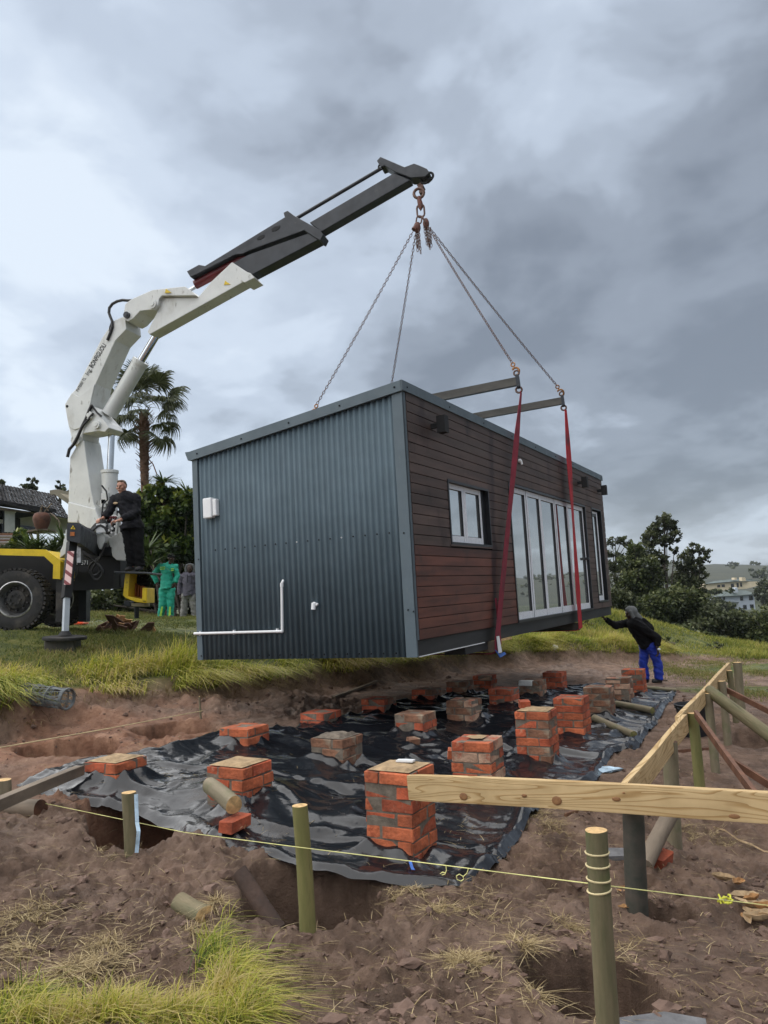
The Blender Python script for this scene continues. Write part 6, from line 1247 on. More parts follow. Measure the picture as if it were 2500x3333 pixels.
def man_hoodie():
    Y = 22.2; k = .00118; B = Pf('b6', 1170, 1745, Y); B[2] = gz(B[0], B[1]) - .06
    def p(x, y, dy=0.): return B + V3((x - 1170) * k, dy, (1765 - y) * k)
    t = thing('person', 'man in grey-purple hoodie and pale jeans next to the cabin corner', 'person', B)
    hc = p(1222, 545, -.04); f = V3(.05, -1, -.1); sL, sR = p(1010, 720), p(1355, 720); eL, wL = p(955, 960), p(975, 1190, -.05); eR, wR = p(1385, 960), p(1395, 1190, -.05); hL, hR = p(1080, 1190), p(1270, 1190); kL, kR = p(1060, 1480), p(1290, 1480); fL, fR = p(1020, 1735), p(1325, 1720)
    body = []; f, u, r = head(body, hc, f); body += [('c', p(1205, 680), hc, .06, .055), ('c', p(1190, 760), p(1180, 1150), .12, .12), ('c', sL, sR, .05, .05), ('c', sL, eL, .048, .04), ('c', eL, wL, .038, .028), ('c', sR, eR, .048, .04), ('c', eR, wR, .038, .028), ('c', hL, kL, .075, .05), ('c', kL, fL, .048, .035), ('c', hR, kR, .075, .05), ('c', kR, fR, .048, .035), ('c', hL, hR, .09, .09)]
    hand(body, wL, V3(.1, -.1, -1), V3(.8, 0, 0), 1., .5, 1); hand(body, wR, V3(-.1, -.1, -1), V3(-.8, 0, 0), 1., .5, -1); capsules('body', body, MT['skin_dark'], t, .010, 2)
    capsules('hoodie', [('c', p(1120, 720), p(1260, 720), .13, .13), ('c', p(1185, 760), p(1185, 1000), .175, .175), ('t', p(1185, 1000), p(1185, 1200), .18, .185), ('c', sL, eL, .085, .075), ('t', eL, p(970, 1165, -.04), .076, .06), ('b', eL, .075), ('c', sR, eR, .085, .075), ('t', eR, p(1392, 1165, -.04), .076, .06), ('b', eR, .075)], MT['hoodie'], t, .014, 3)
    capsules('hood', [('x', [hc + u * .13 - f * .02 + r * .0, hc + u * .10 - f * .02 + r * .085, hc + u * .0 - f * .02 + r * .118, hc - u * .10 - f * .01 + r * .10], [.04, .045, .045, .05]), ('x', [hc + u * .13 - f * .02, hc + u * .10 - f * .02 - r * .085, hc - f * .02 - r * .118, hc - u * .10 - f * .01 - r * .10], [.04, .045, .045, .05]), ('b', hc - f * .085 + u * .01, (.115, .065, .125))], MT['hood_grey'], t, .012, 3)
    capsules('jeans', [('c', hL, hR, .115, .115), ('c', hL, kL, .115, .10), ('t', kL, fL, .10, .09), ('b', kL, .10), ('c', hR, kR, .115, .10), ('t', kR, fR, .10, .09), ('b', kR, .10)], MT['jeans'], t, .014, 4)
    capsules('shoes', [('c', fL, fL + V3(0, -.13, -.0), .05, .045), ('c', fR, fR + V3(0, -.13, 0), .05, .045)], MT['boots'], t, .012, 2)
    m_ = MB(); m_.tube([p(1190, 680, -.16), p(1188, 880, -.19)], .006, 5); m_.tube([p(1275, 680, -.16), p(1285, 890, -.19)], .006, 5); m_.build('drawstrings', MT['cloth_black'], t)
man_hoodie()

def man_blue():
    Y = 16.35; k = .00138; B = Pf('b5', 1060, 1285, Y)
    def p(x, y, dy=0.): return B + V3((x - 1060) * k, dy, (1285 - y) * k)
    t = thing('person', 'man in black top, grey hood and royal blue trousers pushing the cabin floor', 'person', B)
    hc = p(808, 250, -.0); f = V3(-1, -.15, -.22); sN, sF = p(870, 400, -.16), p(850, 380, .16); eF, wF = p(600, 415, .10), p(425, 305, .05); eN, wN = p(1120, 610, -.26), p(1110, 760, -.28); hN, hF = p(1080, 740, -.09), p(1020, 740, .09); kN, kF = p(1140, 1010, -.10), p(960, 1010, .08); fN, fF = p(1140, 1240, -.10), p(985, 1245, .08)
    body = []; f, u, r = head(body, hc, f); body += [('c', p(880, 350), hc + V3(.02, 0, -.04), .065, .058), ('c', p(880, 400), p(1040, 700), .13, .12), ('c', sN, sF, .06, .06), ('c', sN, eN, .05, .042), ('c', eN, wN, .04, .03), ('c', sF, eF, .05, .042), ('c', eF, wF, .04, .03), ('c', hN, kN, .08, .055), ('c', kN, fN, .05, .038), ('c', hF, kF, .08, .055), ('c', kF, fF, .05, .038), ('c', hN, hF, .09, .09)]
    hand(body, wF, V3(-.55, 0, .6), V3(-.6, 0, -.5), 1.1, .5, 1); hand(body, wN, V3(.05, 0, -1), V3(-.7, 0, 0), 1.1, .6, -1); capsules('body', body, MT['skin_dark'], t, .008, 2)
    capsules('jumper', [('c', p(860, 390, -.06), p(860, 390, .06), .14, .14), ('c', p(880, 420), p(960, 560), .185, .19), ('c', p(960, 560), p(1035, 680), .19, .185), ('t', p(1020, 640), p(1060, 730), .19, .195), ('c', p(980, 380), p(1060, 480), .10, .12), ('c', sN, eN, .095, .085), ('t', eN, p(1112, 735, -.28), .086, .06), ('b', eN, .085), ('c', sF, eF, .095, .075), ('t', eF, p(445, 318, .055), .076, .052), ('b', eF, .075)], MT['cloth_black'], t, .014, 4)
    capsules('hood', [('b', hc + u * .045 - f * .05, (.125, .115, .12)), ('c', hc + u * .12 - f * .02, hc + u * .115 + f * .055, .055, .035), ('c', hc - f * .09 - u * .05, p(930, 330), .10, .09), ('c', hc + r * .085 + u * .06 + f * .02, hc + r * .085 - u * .09, .035, .04), ('c', hc - r * .085 + u * .06 + f * .02, hc - r * .085 - u * .09, .035, .04)], MT['hood_grey'], t, .012, 3)
    capsules('trousers', [('c', hN, hF, .135, .135), ('c', hN, kN, .118, .092), ('t', kN, fN, .094, .088), ('b', kN, .093), ('c', hF, kF, .115, .09), ('t', kF, fF, .092, .086), ('b', kF, .091)], MT['blue'], t, .014, 4)
    capsules('shoes', [('c', fN + V3(.02, 0, -.02), fN + V3(-.12, -.02, -.02), .05, .045), ('c', fF + V3(.02, 0, -.02), fF + V3(-.12, -.02, -.02), .05, .045)], MT['boots'], t, .012, 2)
    m_ = MB(); m_.ball(p(1118, 775, -.335), (.035, .012, .022), 8, 6); m_.build('glove_badge', MT['pvc'], t)
man_blue()
# ------------------------------------------------------------------ houses
def build_left_house():
    t = thing('house', 'house with dark tiled roof and white walls behind the truck at the left', 'house', P(60, 1740, 30))
    Ye0, Ye1, Yr0, Yr1 = 28.0, 31.0, 30.5, 33.5
    def e(u, Y=None): # along the eave from left of the frame to the gable parapet
        return P(*px('b3', -500 + 1730 * u, 628 + 1730 * u * .195 + .0), 26.6 + 4.2 * u)
    a0, a1 = Pf('b3', -520, 610, 27.0), Pf('b3', 1235, 1030, 31.2); b0, b1 = Pf('b3', -520, 335, 30.2), Pf('b3', 990, 612, 34.2)
    n = 15; bv = (b0 - a0); m0 = MB()
    nrm = np.cross(a1 - a0, b0 - a0); nrm /= np.linalg.norm(nrm); nrm *= np.sign(nrm[2])
    rn = random.Random(3)
    for i in range(n):
        s0, s1 = i / n, (i + 1.1) / n; c0, c1 = a0 + (b0 - a0) * s0, a1 + (b1 - a1) * s0; d0, d1 = a0 + (b0 - a0) * s1, a1 + (b1 - a1) * s1; k = 26
        for j in range(k):
            p0, p1 = j / k, (j + .97) / k; lift = .045 + rn.uniform(-.012, .012); m_ = MB()
            A_, B_ = c0 + (c1 - c0) * p0, c0 + (c1 - c0) * p1; C_, D_ = d0 + (d1 - d0) * p0, d0 + (d1 - d0) * p1
            M1, M2 = (A_ + B_) / 2, (C_ + D_) / 2
            m_.add([A_ + nrm * lift, M1 + nrm * (lift + .03), B_ + nrm * lift, D_ + nrm * .01, M2 + nrm * .04, C_ + nrm * .01, A_ + nrm * (lift - .05), M1 + nrm * (lift - .02), B_ + nrm * (lift - .05)], [(0, 1, 4, 5), (1, 2, 3, 4), (6, 7, 1, 0), (7, 8, 2, 1)])
            if j >= 6 and len(TILES) < 295: TILES.append(1); m_.build('roof_tile', MT['roof_tile'], t)
            else:
                b_ = len(m0.v); m0.add(m_.v, m_.f)
    tag(m0.build('roof_tiles', MT['roof_tile'], t), kind='stuff')
    def q(name, pts, Y, th, mat_, par=t):
        m_ = MB(); m_.prism([Pf('b3', *p_, Y + (p_[0] - 0) * .00222) for p_ in pts], (.1, th, 0)); return m_.build(name, mat_, par)
    q('roof_deck', [(-520, 640), (1235, 1055), (1235, 1035), (-520, 615)], 27.75, 3.2, MT['dark_gap'])
    q('fascia', [(-500, 600), (240, 750), (900, 850), (905, 915), (640, 935), (400, 880), (-500, 750)], 27.8, .3, MT['dark_gap'])
    q('soffit_beam', [(-500, 755), (650, 935), (650, 960), (-500, 830)], 27.9, .3, MT['grey_wood'])
    q('wall', [(260, 1030), (620, 960), (905, 960), (1235, 1060), (1235, 1300), (260, 1300)], 29.3, .4, MT['plaster']); q('wall', [(-500, 980), (60, 1060), (260, 1030), (260, 1300), (-500, 1330)], 29.9, .3, MT['plaster'])
    w1 = q('window', [(-500, 1120), (60, 1120), (60, 1320), (-500, 1320)], 29.2, .1, MT['win_far']); q('window', [(150, 1130), (245, 1140), (245, 1310), (150, 1310)], 29.25, .1, MT['win_far']); q('window', [(325, 1160), (590, 1195), (590, 1250), (325, 1250)], 29.2, .1, MT['win_far'])
    q('window', [(-500, 840), (75, 860), (75, 1060), (-500, 1020)], 29.5, .1, MT['win_far']); q('soffit', [(150, 870), (640, 935), (600, 985), (260, 1030), (150, 1040)], 29.25, .1, MT['black_paint'])
    q('white_column', [(82, 860), (150, 870), (150, 1280), (80, 1280)], 28.0, .3, MT['plaster']); q('dark_column', [(55, 860), (82, 860), (80, 1280), (55, 1280)], 28.0, .3, MT['dark_gap']); q('dark_column', [(258, 1030), (275, 1028), (275, 1290), (258, 1290)], 28.6, .2, MT['dark_gap'])
    q('fascia_board', [(885, 978), (1235, 1030), (1235, 1058), (885, 1005)], 28.6, .1, MT['plaster']); q('porch_lamp', [(145, 905), (175, 895), (210, 915), (180, 940), (150, 935)], 28.1, .15, MT['pvc'])
    q('gable_parapet', [(970, 595), (1010, 580), (1090, 585), (1250, 700), (1250, 800), (1230, 780)], 29.0, .5, MT['plaster_tan']); q('chimney', [(895, 530), (1010, 512), (1090, 520), (1100, 600), (895, 605)], 31.0, 1.0, MT['plaster_tan'])
    # low timber wall, pot and stand
    w = thing('timber_wall', 'low wall of brown horizontal boards below the house windows', 'wall', Pf('b3', 0, 1560, 22))
    for k in range(5): m_ = MB(); y = 1295 + 54 * k; m_.prism([Pf('b3', *p_, 22) for p_ in ((-500, y), (240 - 6 * k, y + 4), (240 - 6 * k, y + 52), (-500, y + 49))], (0, .06, 0)); m_.build('board', MT['grey_wood' if k % 2 else 'brown_wood'], w)
    c = Pf('b3', 750, 1230, 19.5); t2 = thing('clay_pot', 'large rusty brown pot with bare stems on a stand behind the truck', 'pot', c); s_ = .18083 * 19.5 / 2503
    m_ = MB(); m_.lathe(c, (0, 0, 1), [(0, 0), (95 * s_, 0), (125 * s_, 70 * s_), (152 * s_, 160 * s_), (150 * s_, 230 * s_), (120 * s_, 285 * s_), (85 * s_, 300 * s_), (80 * s_, 290 * s_), (0, 280 * s_)], 28); m_.build('pot_body', MT['pot'], t2)
    m_ = MB()
    for (x0, y0, x1, y1) in ((735, 930, 760, 800), (800, 920, 905, 800), (800, 920, 930, 770), (715, 930, 745, 830), (900, 940, 1040, 1060), (1040, 1040, 1090, 1200), (870, 900, 800, 830)): m_.tube([Pf('b3', x0, y0, 19.5), Pf('b3', (x0 + x1) / 2 + 8, (y0 + y1) / 2 - 10, 19.5), Pf('b3', x1, y1, 19.4)], .018, 5)
    m_.build('bare_stems', MT['grey_wood'], t2)
    m_ = MB(); m_.prism([Pf('b3', *p_, 19.4) for p_ in ((450, 1262), (700, 1215), (860, 1225), (860, 1250), (700, 1245), (452, 1290))], (0, .6, 0))
    for (x0, y0, x1, y1) in ((470, 1280, 540, 1430), (545, 1300, 620, 1440), (680, 1240, 690, 1420)): m_.tube([Pf('b3', x0, y0, 19.5), Pf('b3', x1, y1 + 60, 19.5)], .04, 6)
    o = m_.build('pot_stand', MT['grey_wood']); tag(o, 'weathered timber stand carrying the rusty pot', 'stand')
TILES = []
build_left_house()
def far_house(name, label, Y, walls, roofs, wins, chims, wallm):
    a, b = px('b4', *walls[0][0][0]); t = thing(name, label, 'house', P(a, b, Y))
    for pts, th in walls: m_ = MB(); m_.prism([Pf('b4', *q, Y) for q in pts], (th * .15, th, 0)); m_.build('wall', wallm, t)
    for pts, dY in roofs: m_ = MB(); m_.hull2([Pf('b4', *q, Y - 1.0 + (dY if i >= len(pts) // 2 else 0)) for i, q in enumerate(pts)], [Pf('b4', q[0], q[1], Y + 6 + (dY if i >= len(pts) // 2 else 0)) - np.array([0, 0, .1]) for i, q in enumerate(pts)]); m_.build('roof', MT['roof_far'], t)
    for (x0, y0, x1, y1) in wins:
        m_ = MB(); m_.b2(Pf('b4', x0, y1, Y - .12), Pf('b4', x1, y0, Y - .04)); w = m_.build('window', MT['frame_dark'], t); A_, B_ = Pf('b4', x0 + 6, y1 - 6, Y - .16), Pf('b4', x1 - 6, y0 + 6, Y - .13); m_ = MB(); m_.b2(A_, B_); m_.build('pane', MT['win_far'], w)
    for pts in chims: m_ = MB(); m_.prism([Pf('b4', *q, Y - 1.2) for q in pts], (0, 2, 0)); m_.build('chimney', wallm, t)
far_house('house', 'cream house with long low grey roof higher on the far hillside', 250, [([(612, 525), (700, 515), (1180, 485), (1500, 480), (1505, 550), (1300, 600), (690, 640), (612, 640)], 9)],
          [([(590, 520), (1110, 478), (1290, 468), (1505, 468), (1380, 445), (1100, 435), (760, 470)], 4)], [(805, 535, 850, 580), (880, 530, 925, 575), (1038, 515, 1080, 580), (1135, 505, 1160, 575), (1195, 500, 1215, 570)], [[(1090, 415), (1128, 415), (1132, 450), (1092, 450)], [(1220, 410), (1270, 412), (1295, 470), (1222, 475)]], MT['plaster_cream'])
far_house('house', 'pale grey two-storey house with hipped grey-green roof nearer on the far hillside', 185, [([(690, 735), (1165, 720), (1165, 830), (690, 800)], 6), ([(1165, 715), (1420, 690), (1448, 945), (1300, 960), (1170, 960)], 7)],
          [([(770, 735), (1200, 715), (1455, 688), (1280, 630), (1160, 625), (960, 625)], 4)], [(1195, 730, 1232, 805), (1345, 715, 1400, 795), (1245, 875, 1293, 950), (1362, 865, 1412, 930), (780, 750, 812, 800), (835, 745, 862, 790), (900, 745, 930, 790)], [[(1100, 590), (1145, 580), (1158, 660), (1104, 662)]], MT['plaster_grey'])
far_house('house', 'low small roof half hidden by trees left of the pale grey house', 190, [([(520, 755), (690, 745), (690, 790), (520, 790)], 4)], [([(495, 752), (700, 742), (640, 700), (580, 715)], 2)], [], [], MT['plaster_grey'])

# ------------------------------------------------------------------ plants
def quads_cloud(C, S, rs, asp=.55, up=.3):
    """leaf-sized quads at centres C with sizes S"""
    n = len(C); d = rs.standard_normal((n, 3)); d /= np.linalg.norm(d, axis=1)[:, None]; e = rs.standard_normal((n, 3)); e[:, 2] += up; e -= d * (d * e).sum(1)[:, None]; e /= np.linalg.norm(e, axis=1)[:, None]
    a = d * S[:, None] * .5; b = e * S[:, None] * .5 * asp; V = np.stack([C - a, C + b - a * .1, C + a, C - b - a * .1], 1).reshape(-1, 3); Fq = np.arange(4 * n).reshape(-1, 4); return V, Fq
def crown(name, blobs, n, size, mat_, parent, seed=0, shell=.55, clump=1.0):
    rs = np.random.default_rng(seed); vol = np.array([np.prod(b[1]) ** (2 / 3.) for b in blobs]); cnt = np.maximum(8, (n * vol / vol.sum())).astype(int); Cs = []; rn_ = []
    for (c, r), k in zip(blobs, cnt):
        ks = max(2, k // 14); cc = rs.standard_normal((ks, 3)); cc /= np.linalg.norm(cc, axis=1)[:, None]; cc *= (shell + (1 - shell) * rs.random((ks, 1)))
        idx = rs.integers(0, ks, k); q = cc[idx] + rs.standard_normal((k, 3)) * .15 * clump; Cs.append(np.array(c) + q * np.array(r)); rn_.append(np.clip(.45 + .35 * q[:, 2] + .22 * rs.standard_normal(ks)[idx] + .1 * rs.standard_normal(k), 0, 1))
    C = np.vstack(Cs); rnv = np.concatenate(rn_); S = size * (.6 + .8 * rs.random(len(C))); V, Fq = quads_cloud(C, S, rs); V = V - (np.array(mworld(parent).translation) if parent is not None else 0)
    return obj(name, npmesh(name, V, Fq, mat_, dict(rnd=np.repeat(rnv, 4))), parent)
def tree(label, x, ytop, ybase, Y, blobs, n, size, mat_='leaf', group='trees on the slope at the right', seed=0, trunk=.12, limbs=7, lean=0.):
    """blobs: (px, py, rx_px, ry_px) in photo pixels at distance Y"""
    base = P(x, ybase, Y); base[2] = min(base[2], gz(base[0], base[1], False)); t = thing('tree', label, 'tree', base, None, group); s_ = Y / F; rs = random.Random(seed)
    B = []
    for (a, b, rx, ry) in blobs:
        c = P(a, b, Y); c[1] += rs.uniform(-.5, .5) * rx * s_; B.append((c, (rx * s_, (rx + ry) * .5 * s_, ry * s_)))
    crown('crown', B, int(n * 1.7), size * .60, MT[mat_], t, seed, .62)
    m_ = MB(); top = P(x + lean, ytop + 12, Y); pth = [base + (top - base) * f + np.array([rs.uniform(-.12, .12), rs.uniform(-.12, .12), 0]) * (f > 0) for f in np.linspace(0, 1, 7)]; m_.tube(pth, [trunk * (1 - .85 * f) for f in np.linspace(0, 1, 7)], 7)
    for (c, r) in B:
        k = rs.randint(2, 5); m_.tube([pth[k], (pth[k] + c) / 2 + np.array([0, 0, .15]), c + np.array([rs.uniform(-.4, .4) * r[0], 0, r[2] * .4])], [trunk * .4, trunk * .25, trunk * .08], 5)
        for j in range(3): m_.tube([c, c + np.array([rs.uniform(-.8, .8) * r[0], rs.uniform(-.6, .6) * r[1], rs.uniform(.2, .9) * r[2]])], [trunk * .14, trunk * .05], 4)
    m_.build('trunk', MT['trunk'], t)
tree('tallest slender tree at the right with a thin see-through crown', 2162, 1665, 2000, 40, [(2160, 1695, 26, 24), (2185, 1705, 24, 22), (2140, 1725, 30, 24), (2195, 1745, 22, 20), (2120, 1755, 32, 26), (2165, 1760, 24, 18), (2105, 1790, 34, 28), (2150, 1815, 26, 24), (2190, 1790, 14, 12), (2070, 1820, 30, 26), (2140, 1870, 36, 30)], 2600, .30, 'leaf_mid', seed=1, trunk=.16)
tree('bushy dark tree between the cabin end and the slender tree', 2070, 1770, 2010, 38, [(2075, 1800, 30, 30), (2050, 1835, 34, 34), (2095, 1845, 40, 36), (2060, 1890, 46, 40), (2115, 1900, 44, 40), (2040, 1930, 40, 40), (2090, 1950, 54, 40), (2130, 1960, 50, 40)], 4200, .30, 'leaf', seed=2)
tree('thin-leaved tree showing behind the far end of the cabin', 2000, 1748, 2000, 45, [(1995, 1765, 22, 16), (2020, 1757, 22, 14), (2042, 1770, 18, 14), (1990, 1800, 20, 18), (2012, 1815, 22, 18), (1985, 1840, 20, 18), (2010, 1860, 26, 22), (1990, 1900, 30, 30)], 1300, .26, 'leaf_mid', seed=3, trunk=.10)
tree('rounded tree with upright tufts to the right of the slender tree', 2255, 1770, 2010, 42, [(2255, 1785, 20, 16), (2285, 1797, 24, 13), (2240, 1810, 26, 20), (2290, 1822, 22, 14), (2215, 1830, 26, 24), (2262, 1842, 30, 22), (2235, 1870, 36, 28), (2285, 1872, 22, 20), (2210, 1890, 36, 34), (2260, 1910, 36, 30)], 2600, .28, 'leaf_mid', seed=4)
bush = [('dark bush under the slender tree', 2130, 36, [(2100, 1985, 60, 44), (2160, 1970, 60, 50), (2140, 2020, 70, 40)], 'leaf'), ('broad dark bush between the trees and the grey house', 2235, 37, [(2220, 1950, 60, 50), (2265, 1975, 60, 44), (2200, 2010, 60, 44)], 'leaf'),
        ('olive bush just beyond the crest of the grass', 2320, 36, [(2300, 2010, 60, 40), (2360, 2030, 60, 36), (2260, 2040, 60, 30)], 'leaf_mid'), ('dark bush below the pale grey house', 2400, 37, [(2390, 2030, 60, 40), (2440, 2050, 60, 40), (2350, 2065, 56, 30)], 'leaf'),
        ('dense dark bush at the right edge below the houses', 2490, 36, [(2480, 2040, 60, 50), (2540, 2030, 60, 60), (2430, 2085, 60, 30), (2500, 2090, 50, 30)], 'leaf'), ('dark bush behind the hood of the pushing man', 2060, 35, [(2040, 1985, 50, 40), (2080, 2010, 50, 30), (2000, 1990, 40, 40)], 'leaf'),
        ('olive bush at the far corner of the cabin', 2000, 34, [(1995, 1960, 34, 40), (1990, 2010, 40, 30), (2030, 1950, 30, 30)], 'leaf_mid'), ('low bush along the crest behind the grass slope', 2240, 33, [(2200, 2060, 60, 24), (2270, 2080, 60, 24), (2330, 2095, 60, 22)], 'leaf'),
        ('small green bush on the hillside right of the pale grey house', 2480, 150, [(2470, 1930, 18, 22), (2500, 1950, 24, 24), (2490, 1905, 24, 20)], 'leaf_mid'), ('round bush between the two far houses', 2330, 170, [(2330, 1925, 22, 8), (2375, 1922, 12, 8), (2290, 1930, 24, 10)], 'leaf'),
        ('clump of trees left of the far houses', 2290, 120, [(2290, 1950, 30, 20), (2255, 1935, 30, 22), (2320, 1965, 34, 18)], 'leaf_mid'), ('clump of trees in front of the pale grey house', 2350, 110, [(2350, 1975, 40, 18), (2310, 1985, 30, 18), (2395, 1992, 22, 14), (2440, 2010, 40, 20)], 'leaf_mid')]
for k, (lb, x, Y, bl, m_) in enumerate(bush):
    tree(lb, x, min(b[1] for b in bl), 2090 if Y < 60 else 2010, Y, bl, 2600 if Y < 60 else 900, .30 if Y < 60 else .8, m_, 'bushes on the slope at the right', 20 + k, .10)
# woodland in the valley: reads as one mass
rs = np.random.default_rng(5); Bl = []
for k in range(420):
    a = math.radians(rs.uniform(8, 62)); r = rs.uniform(48, 240); x, y = r * math.sin(a), r * math.cos(a)
    u_, v_ = CX + F * x / y, 0
    z = gz(x, y, False); h = rs.uniform(2.0, 4.0) * (1 if r > 90 else .8); Bl.append(((x, y, z + h * .5), (h * .9, h * .9, h * .75)))
tag(crown('woodland', Bl, 22000, .95, MT['leaf_mid'], None, 9), 'dense dark woodland filling the valley below the houses', 'woodland', kind='stuff')
rs = np.random.default_rng(6); Bl = []
for k in range(520):
    a = rs.uniform(0, 2 * math.pi); r = rs.uniform(60, 300); x, y = r * math.sin(a), r * math.cos(a)
    if y > 0 and abs(x) < 1.2 * y + 10: continue
    if x < -5 and y > -20: continue
    z = gz(x, y, False); h = rs.uniform(3, 6); Bl.append(((x, y, z + h * .5), (h, h, h * .8)))
tag(crown('woodland', Bl, 9000, 1.6, MT['leaf_mid'], None, 10), 'woodland on the slopes to the side, seen mirrored in the cabin glass', 'woodland', kind='stuff')
rs = np.random.default_rng(16); Bl = []
def hill_z(a, r):
    rs_ = [340, 420, 520, 640, 780, 1000]; pf_ = [-8, -1, 5.5, 11, 15, 10]; i = max(0, min(4, int(np.searchsorted(rs_, r)) - 1)); q = [b_ + (b_ + 9) * .42 * float(fbm(a * 9 + r_ * .01, r_ * .02, 4, 88)) + CH for r_, b_ in zip(rs_[i:i + 2], pf_[i:i + 2])]; f = (r - rs_[i]) / (rs_[i + 1] - rs_[i]); return q[0] * (1 - f) + q[1] * f
for k in range(260):
    a = math.radians(rs.uniform(12, 60)); r = rs.uniform(400, 760) if k > 110 else rs.uniform(600, 770); x, y = r * math.sin(a), r * math.cos(a); h = rs.uniform(2, 4.2)
    Bl.append(((x, y, hill_z(a, r) + h * .25), (h, h, h * .75)))
tag(crown('hill_trees', Bl, 17000, 1.9, MT['leaf_mid'], None, 19), 'scattered trees along the far hill crest', 'trees', kind='stuff')
# hedge and plants behind the men
def plant(name, label, cat, Y, bl, n, size, mat_, seed, base, group=None):
    b = P(*base, Y); t = thing(name, label, cat, b, None, group); B = [(P(a, c, Y + (i % 3) * .35), (rx * Y / F, (rx + ry) * .4 * Y / F, ry * Y / F)) for i, (a, c, rx, ry) in enumerate(bl)]; crown('foliage', B, n, size, MT[mat_], t, seed, .62, 1.0)
    m_ = MB(); rr = random.Random(seed); g0 = np.array([b[0], b[1], gz(b[0], b[1], False)])
    for (c, r) in B: m_.tube([g0 + np.array([rr.uniform(-.3, .3), 0, 0]), (g0 + c) / 2 + np.array([rr.uniform(-.2, .2), 0, 0]), c], [.05, .035, .012], 5)
    m_.build('stems', MT['trunk'], t); return t
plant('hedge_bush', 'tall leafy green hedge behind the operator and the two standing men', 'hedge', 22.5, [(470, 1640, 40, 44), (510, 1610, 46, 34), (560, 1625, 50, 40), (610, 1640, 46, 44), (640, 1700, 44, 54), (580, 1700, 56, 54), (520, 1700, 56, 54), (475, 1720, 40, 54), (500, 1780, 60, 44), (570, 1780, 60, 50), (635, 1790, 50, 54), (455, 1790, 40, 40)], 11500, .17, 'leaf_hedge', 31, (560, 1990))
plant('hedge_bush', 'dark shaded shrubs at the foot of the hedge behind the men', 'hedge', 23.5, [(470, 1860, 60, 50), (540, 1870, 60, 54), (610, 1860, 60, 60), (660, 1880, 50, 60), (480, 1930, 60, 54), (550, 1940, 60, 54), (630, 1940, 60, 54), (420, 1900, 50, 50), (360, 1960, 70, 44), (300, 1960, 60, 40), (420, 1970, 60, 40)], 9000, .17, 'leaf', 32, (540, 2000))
def spiky(label, c, Y, n, ln, mat_='spike', seed=0, cat='plant', group=None, up=.55, wd=.035, trunk=0.):
    b = P(*c, Y); t = thing('spiky_plant', label, cat, b, None, group); rs = np.random.default_rng(seed); V = []; Fq = []; A = []
    o = b + np.array([0, 0, trunk])
    for i in range(n):
        a = rs.uniform(0, 2 * math.pi); el = math.asin(np.clip(rs.uniform(-.1, 1) ** 1 * (1 - up) + up * rs.random(), -.2, 1)); l = ln * rs.uniform(.65, 1.1); d = np.array([math.cos(a) * math.cos(el), math.sin(a) * math.cos(el), math.sin(el)]); s_ = np.cross(d, (0, 0, 1.)); s_ /= np.linalg.norm(s_) + 1e-9; b0 = len(V); cv = rs.uniform(.1, .5) * l
        for j, f in enumerate((0, .35, .7, 1)):
            w = wd * (1, 1.1, .75, .05)[j]; q = o + d * l * f - np.array([0, 0, cv * f * f]); V += [q - s_ * w / 2, q + s_ * w / 2]; A += [.3 + .7 * rs.random() * f] * 2
        for j in range(3): Fq.append((b0 + 2 * j, b0 + 2 * j + 1, b0 + 2 * j + 3, b0 + 2 * j + 2))
    obj('leaves', npmesh('leaves', np.array(V) - b, Fq, MT[mat_], dict(rnd=A)), t)
    if trunk: m_ = MB(); m_.cyl(b - np.array([0, 0, 1.5]), o, .09, .07, 8); m_.build('stem', MT['bark'], t)
spiky('small spiky yucca head standing above the hedge near the palm trunk', (530, 1582), 23, 60, .75, 'spike', 1, wd=.05, trunk=.1); spiky('spiky yucca head above the hedge next to the cabin edge', (610, 1618), 23.2, 50, .8, 'spike', 2, wd=.05, trunk=.1)
spiky('bright green strappy plant beside the operator\'s legs', (480, 1790), 20.5, 60, .85, 'spike', 3, wd=.05); spiky('strappy plant lower down behind the yellow guard', (490, 1840), 20.6, 50, .8, 'spike', 4, wd=.045)
for k, (x, y, lb) in enumerate(((130, 1790, 'clump of grey-green blades below the rusty pot'), (175, 1795, 'clump of grey-green blades at the right behind the mast'), (95, 1790, 'clump of green blades at the left end of the timber wall'), (210, 1770, 'clump of blades against the white base frame'))): spiky(lb, (x, y), 17.5, 70, .75, 'spike', 40 + k, wd=.04, up=.75, group='strappy plants behind the mudguard')
plant('shrub', 'small bright leafy shrub at the left end of the strappy plants', 'shrub', 18.0, [(70, 1745, 26, 20), (60, 1770, 24, 24), (90, 1775, 26, 22)], 700, .16, 'leaf_hedge', 51, (70, 1800))
plant('shrub', 'shrubs low behind the truck mudguard', 'shrub', 18.5, [(40, 1790, 60, 20), (120, 1795, 60, 22), (200, 1790, 50, 30)], 1500, .14, 'leaf_mid', 52, (120, 1810))
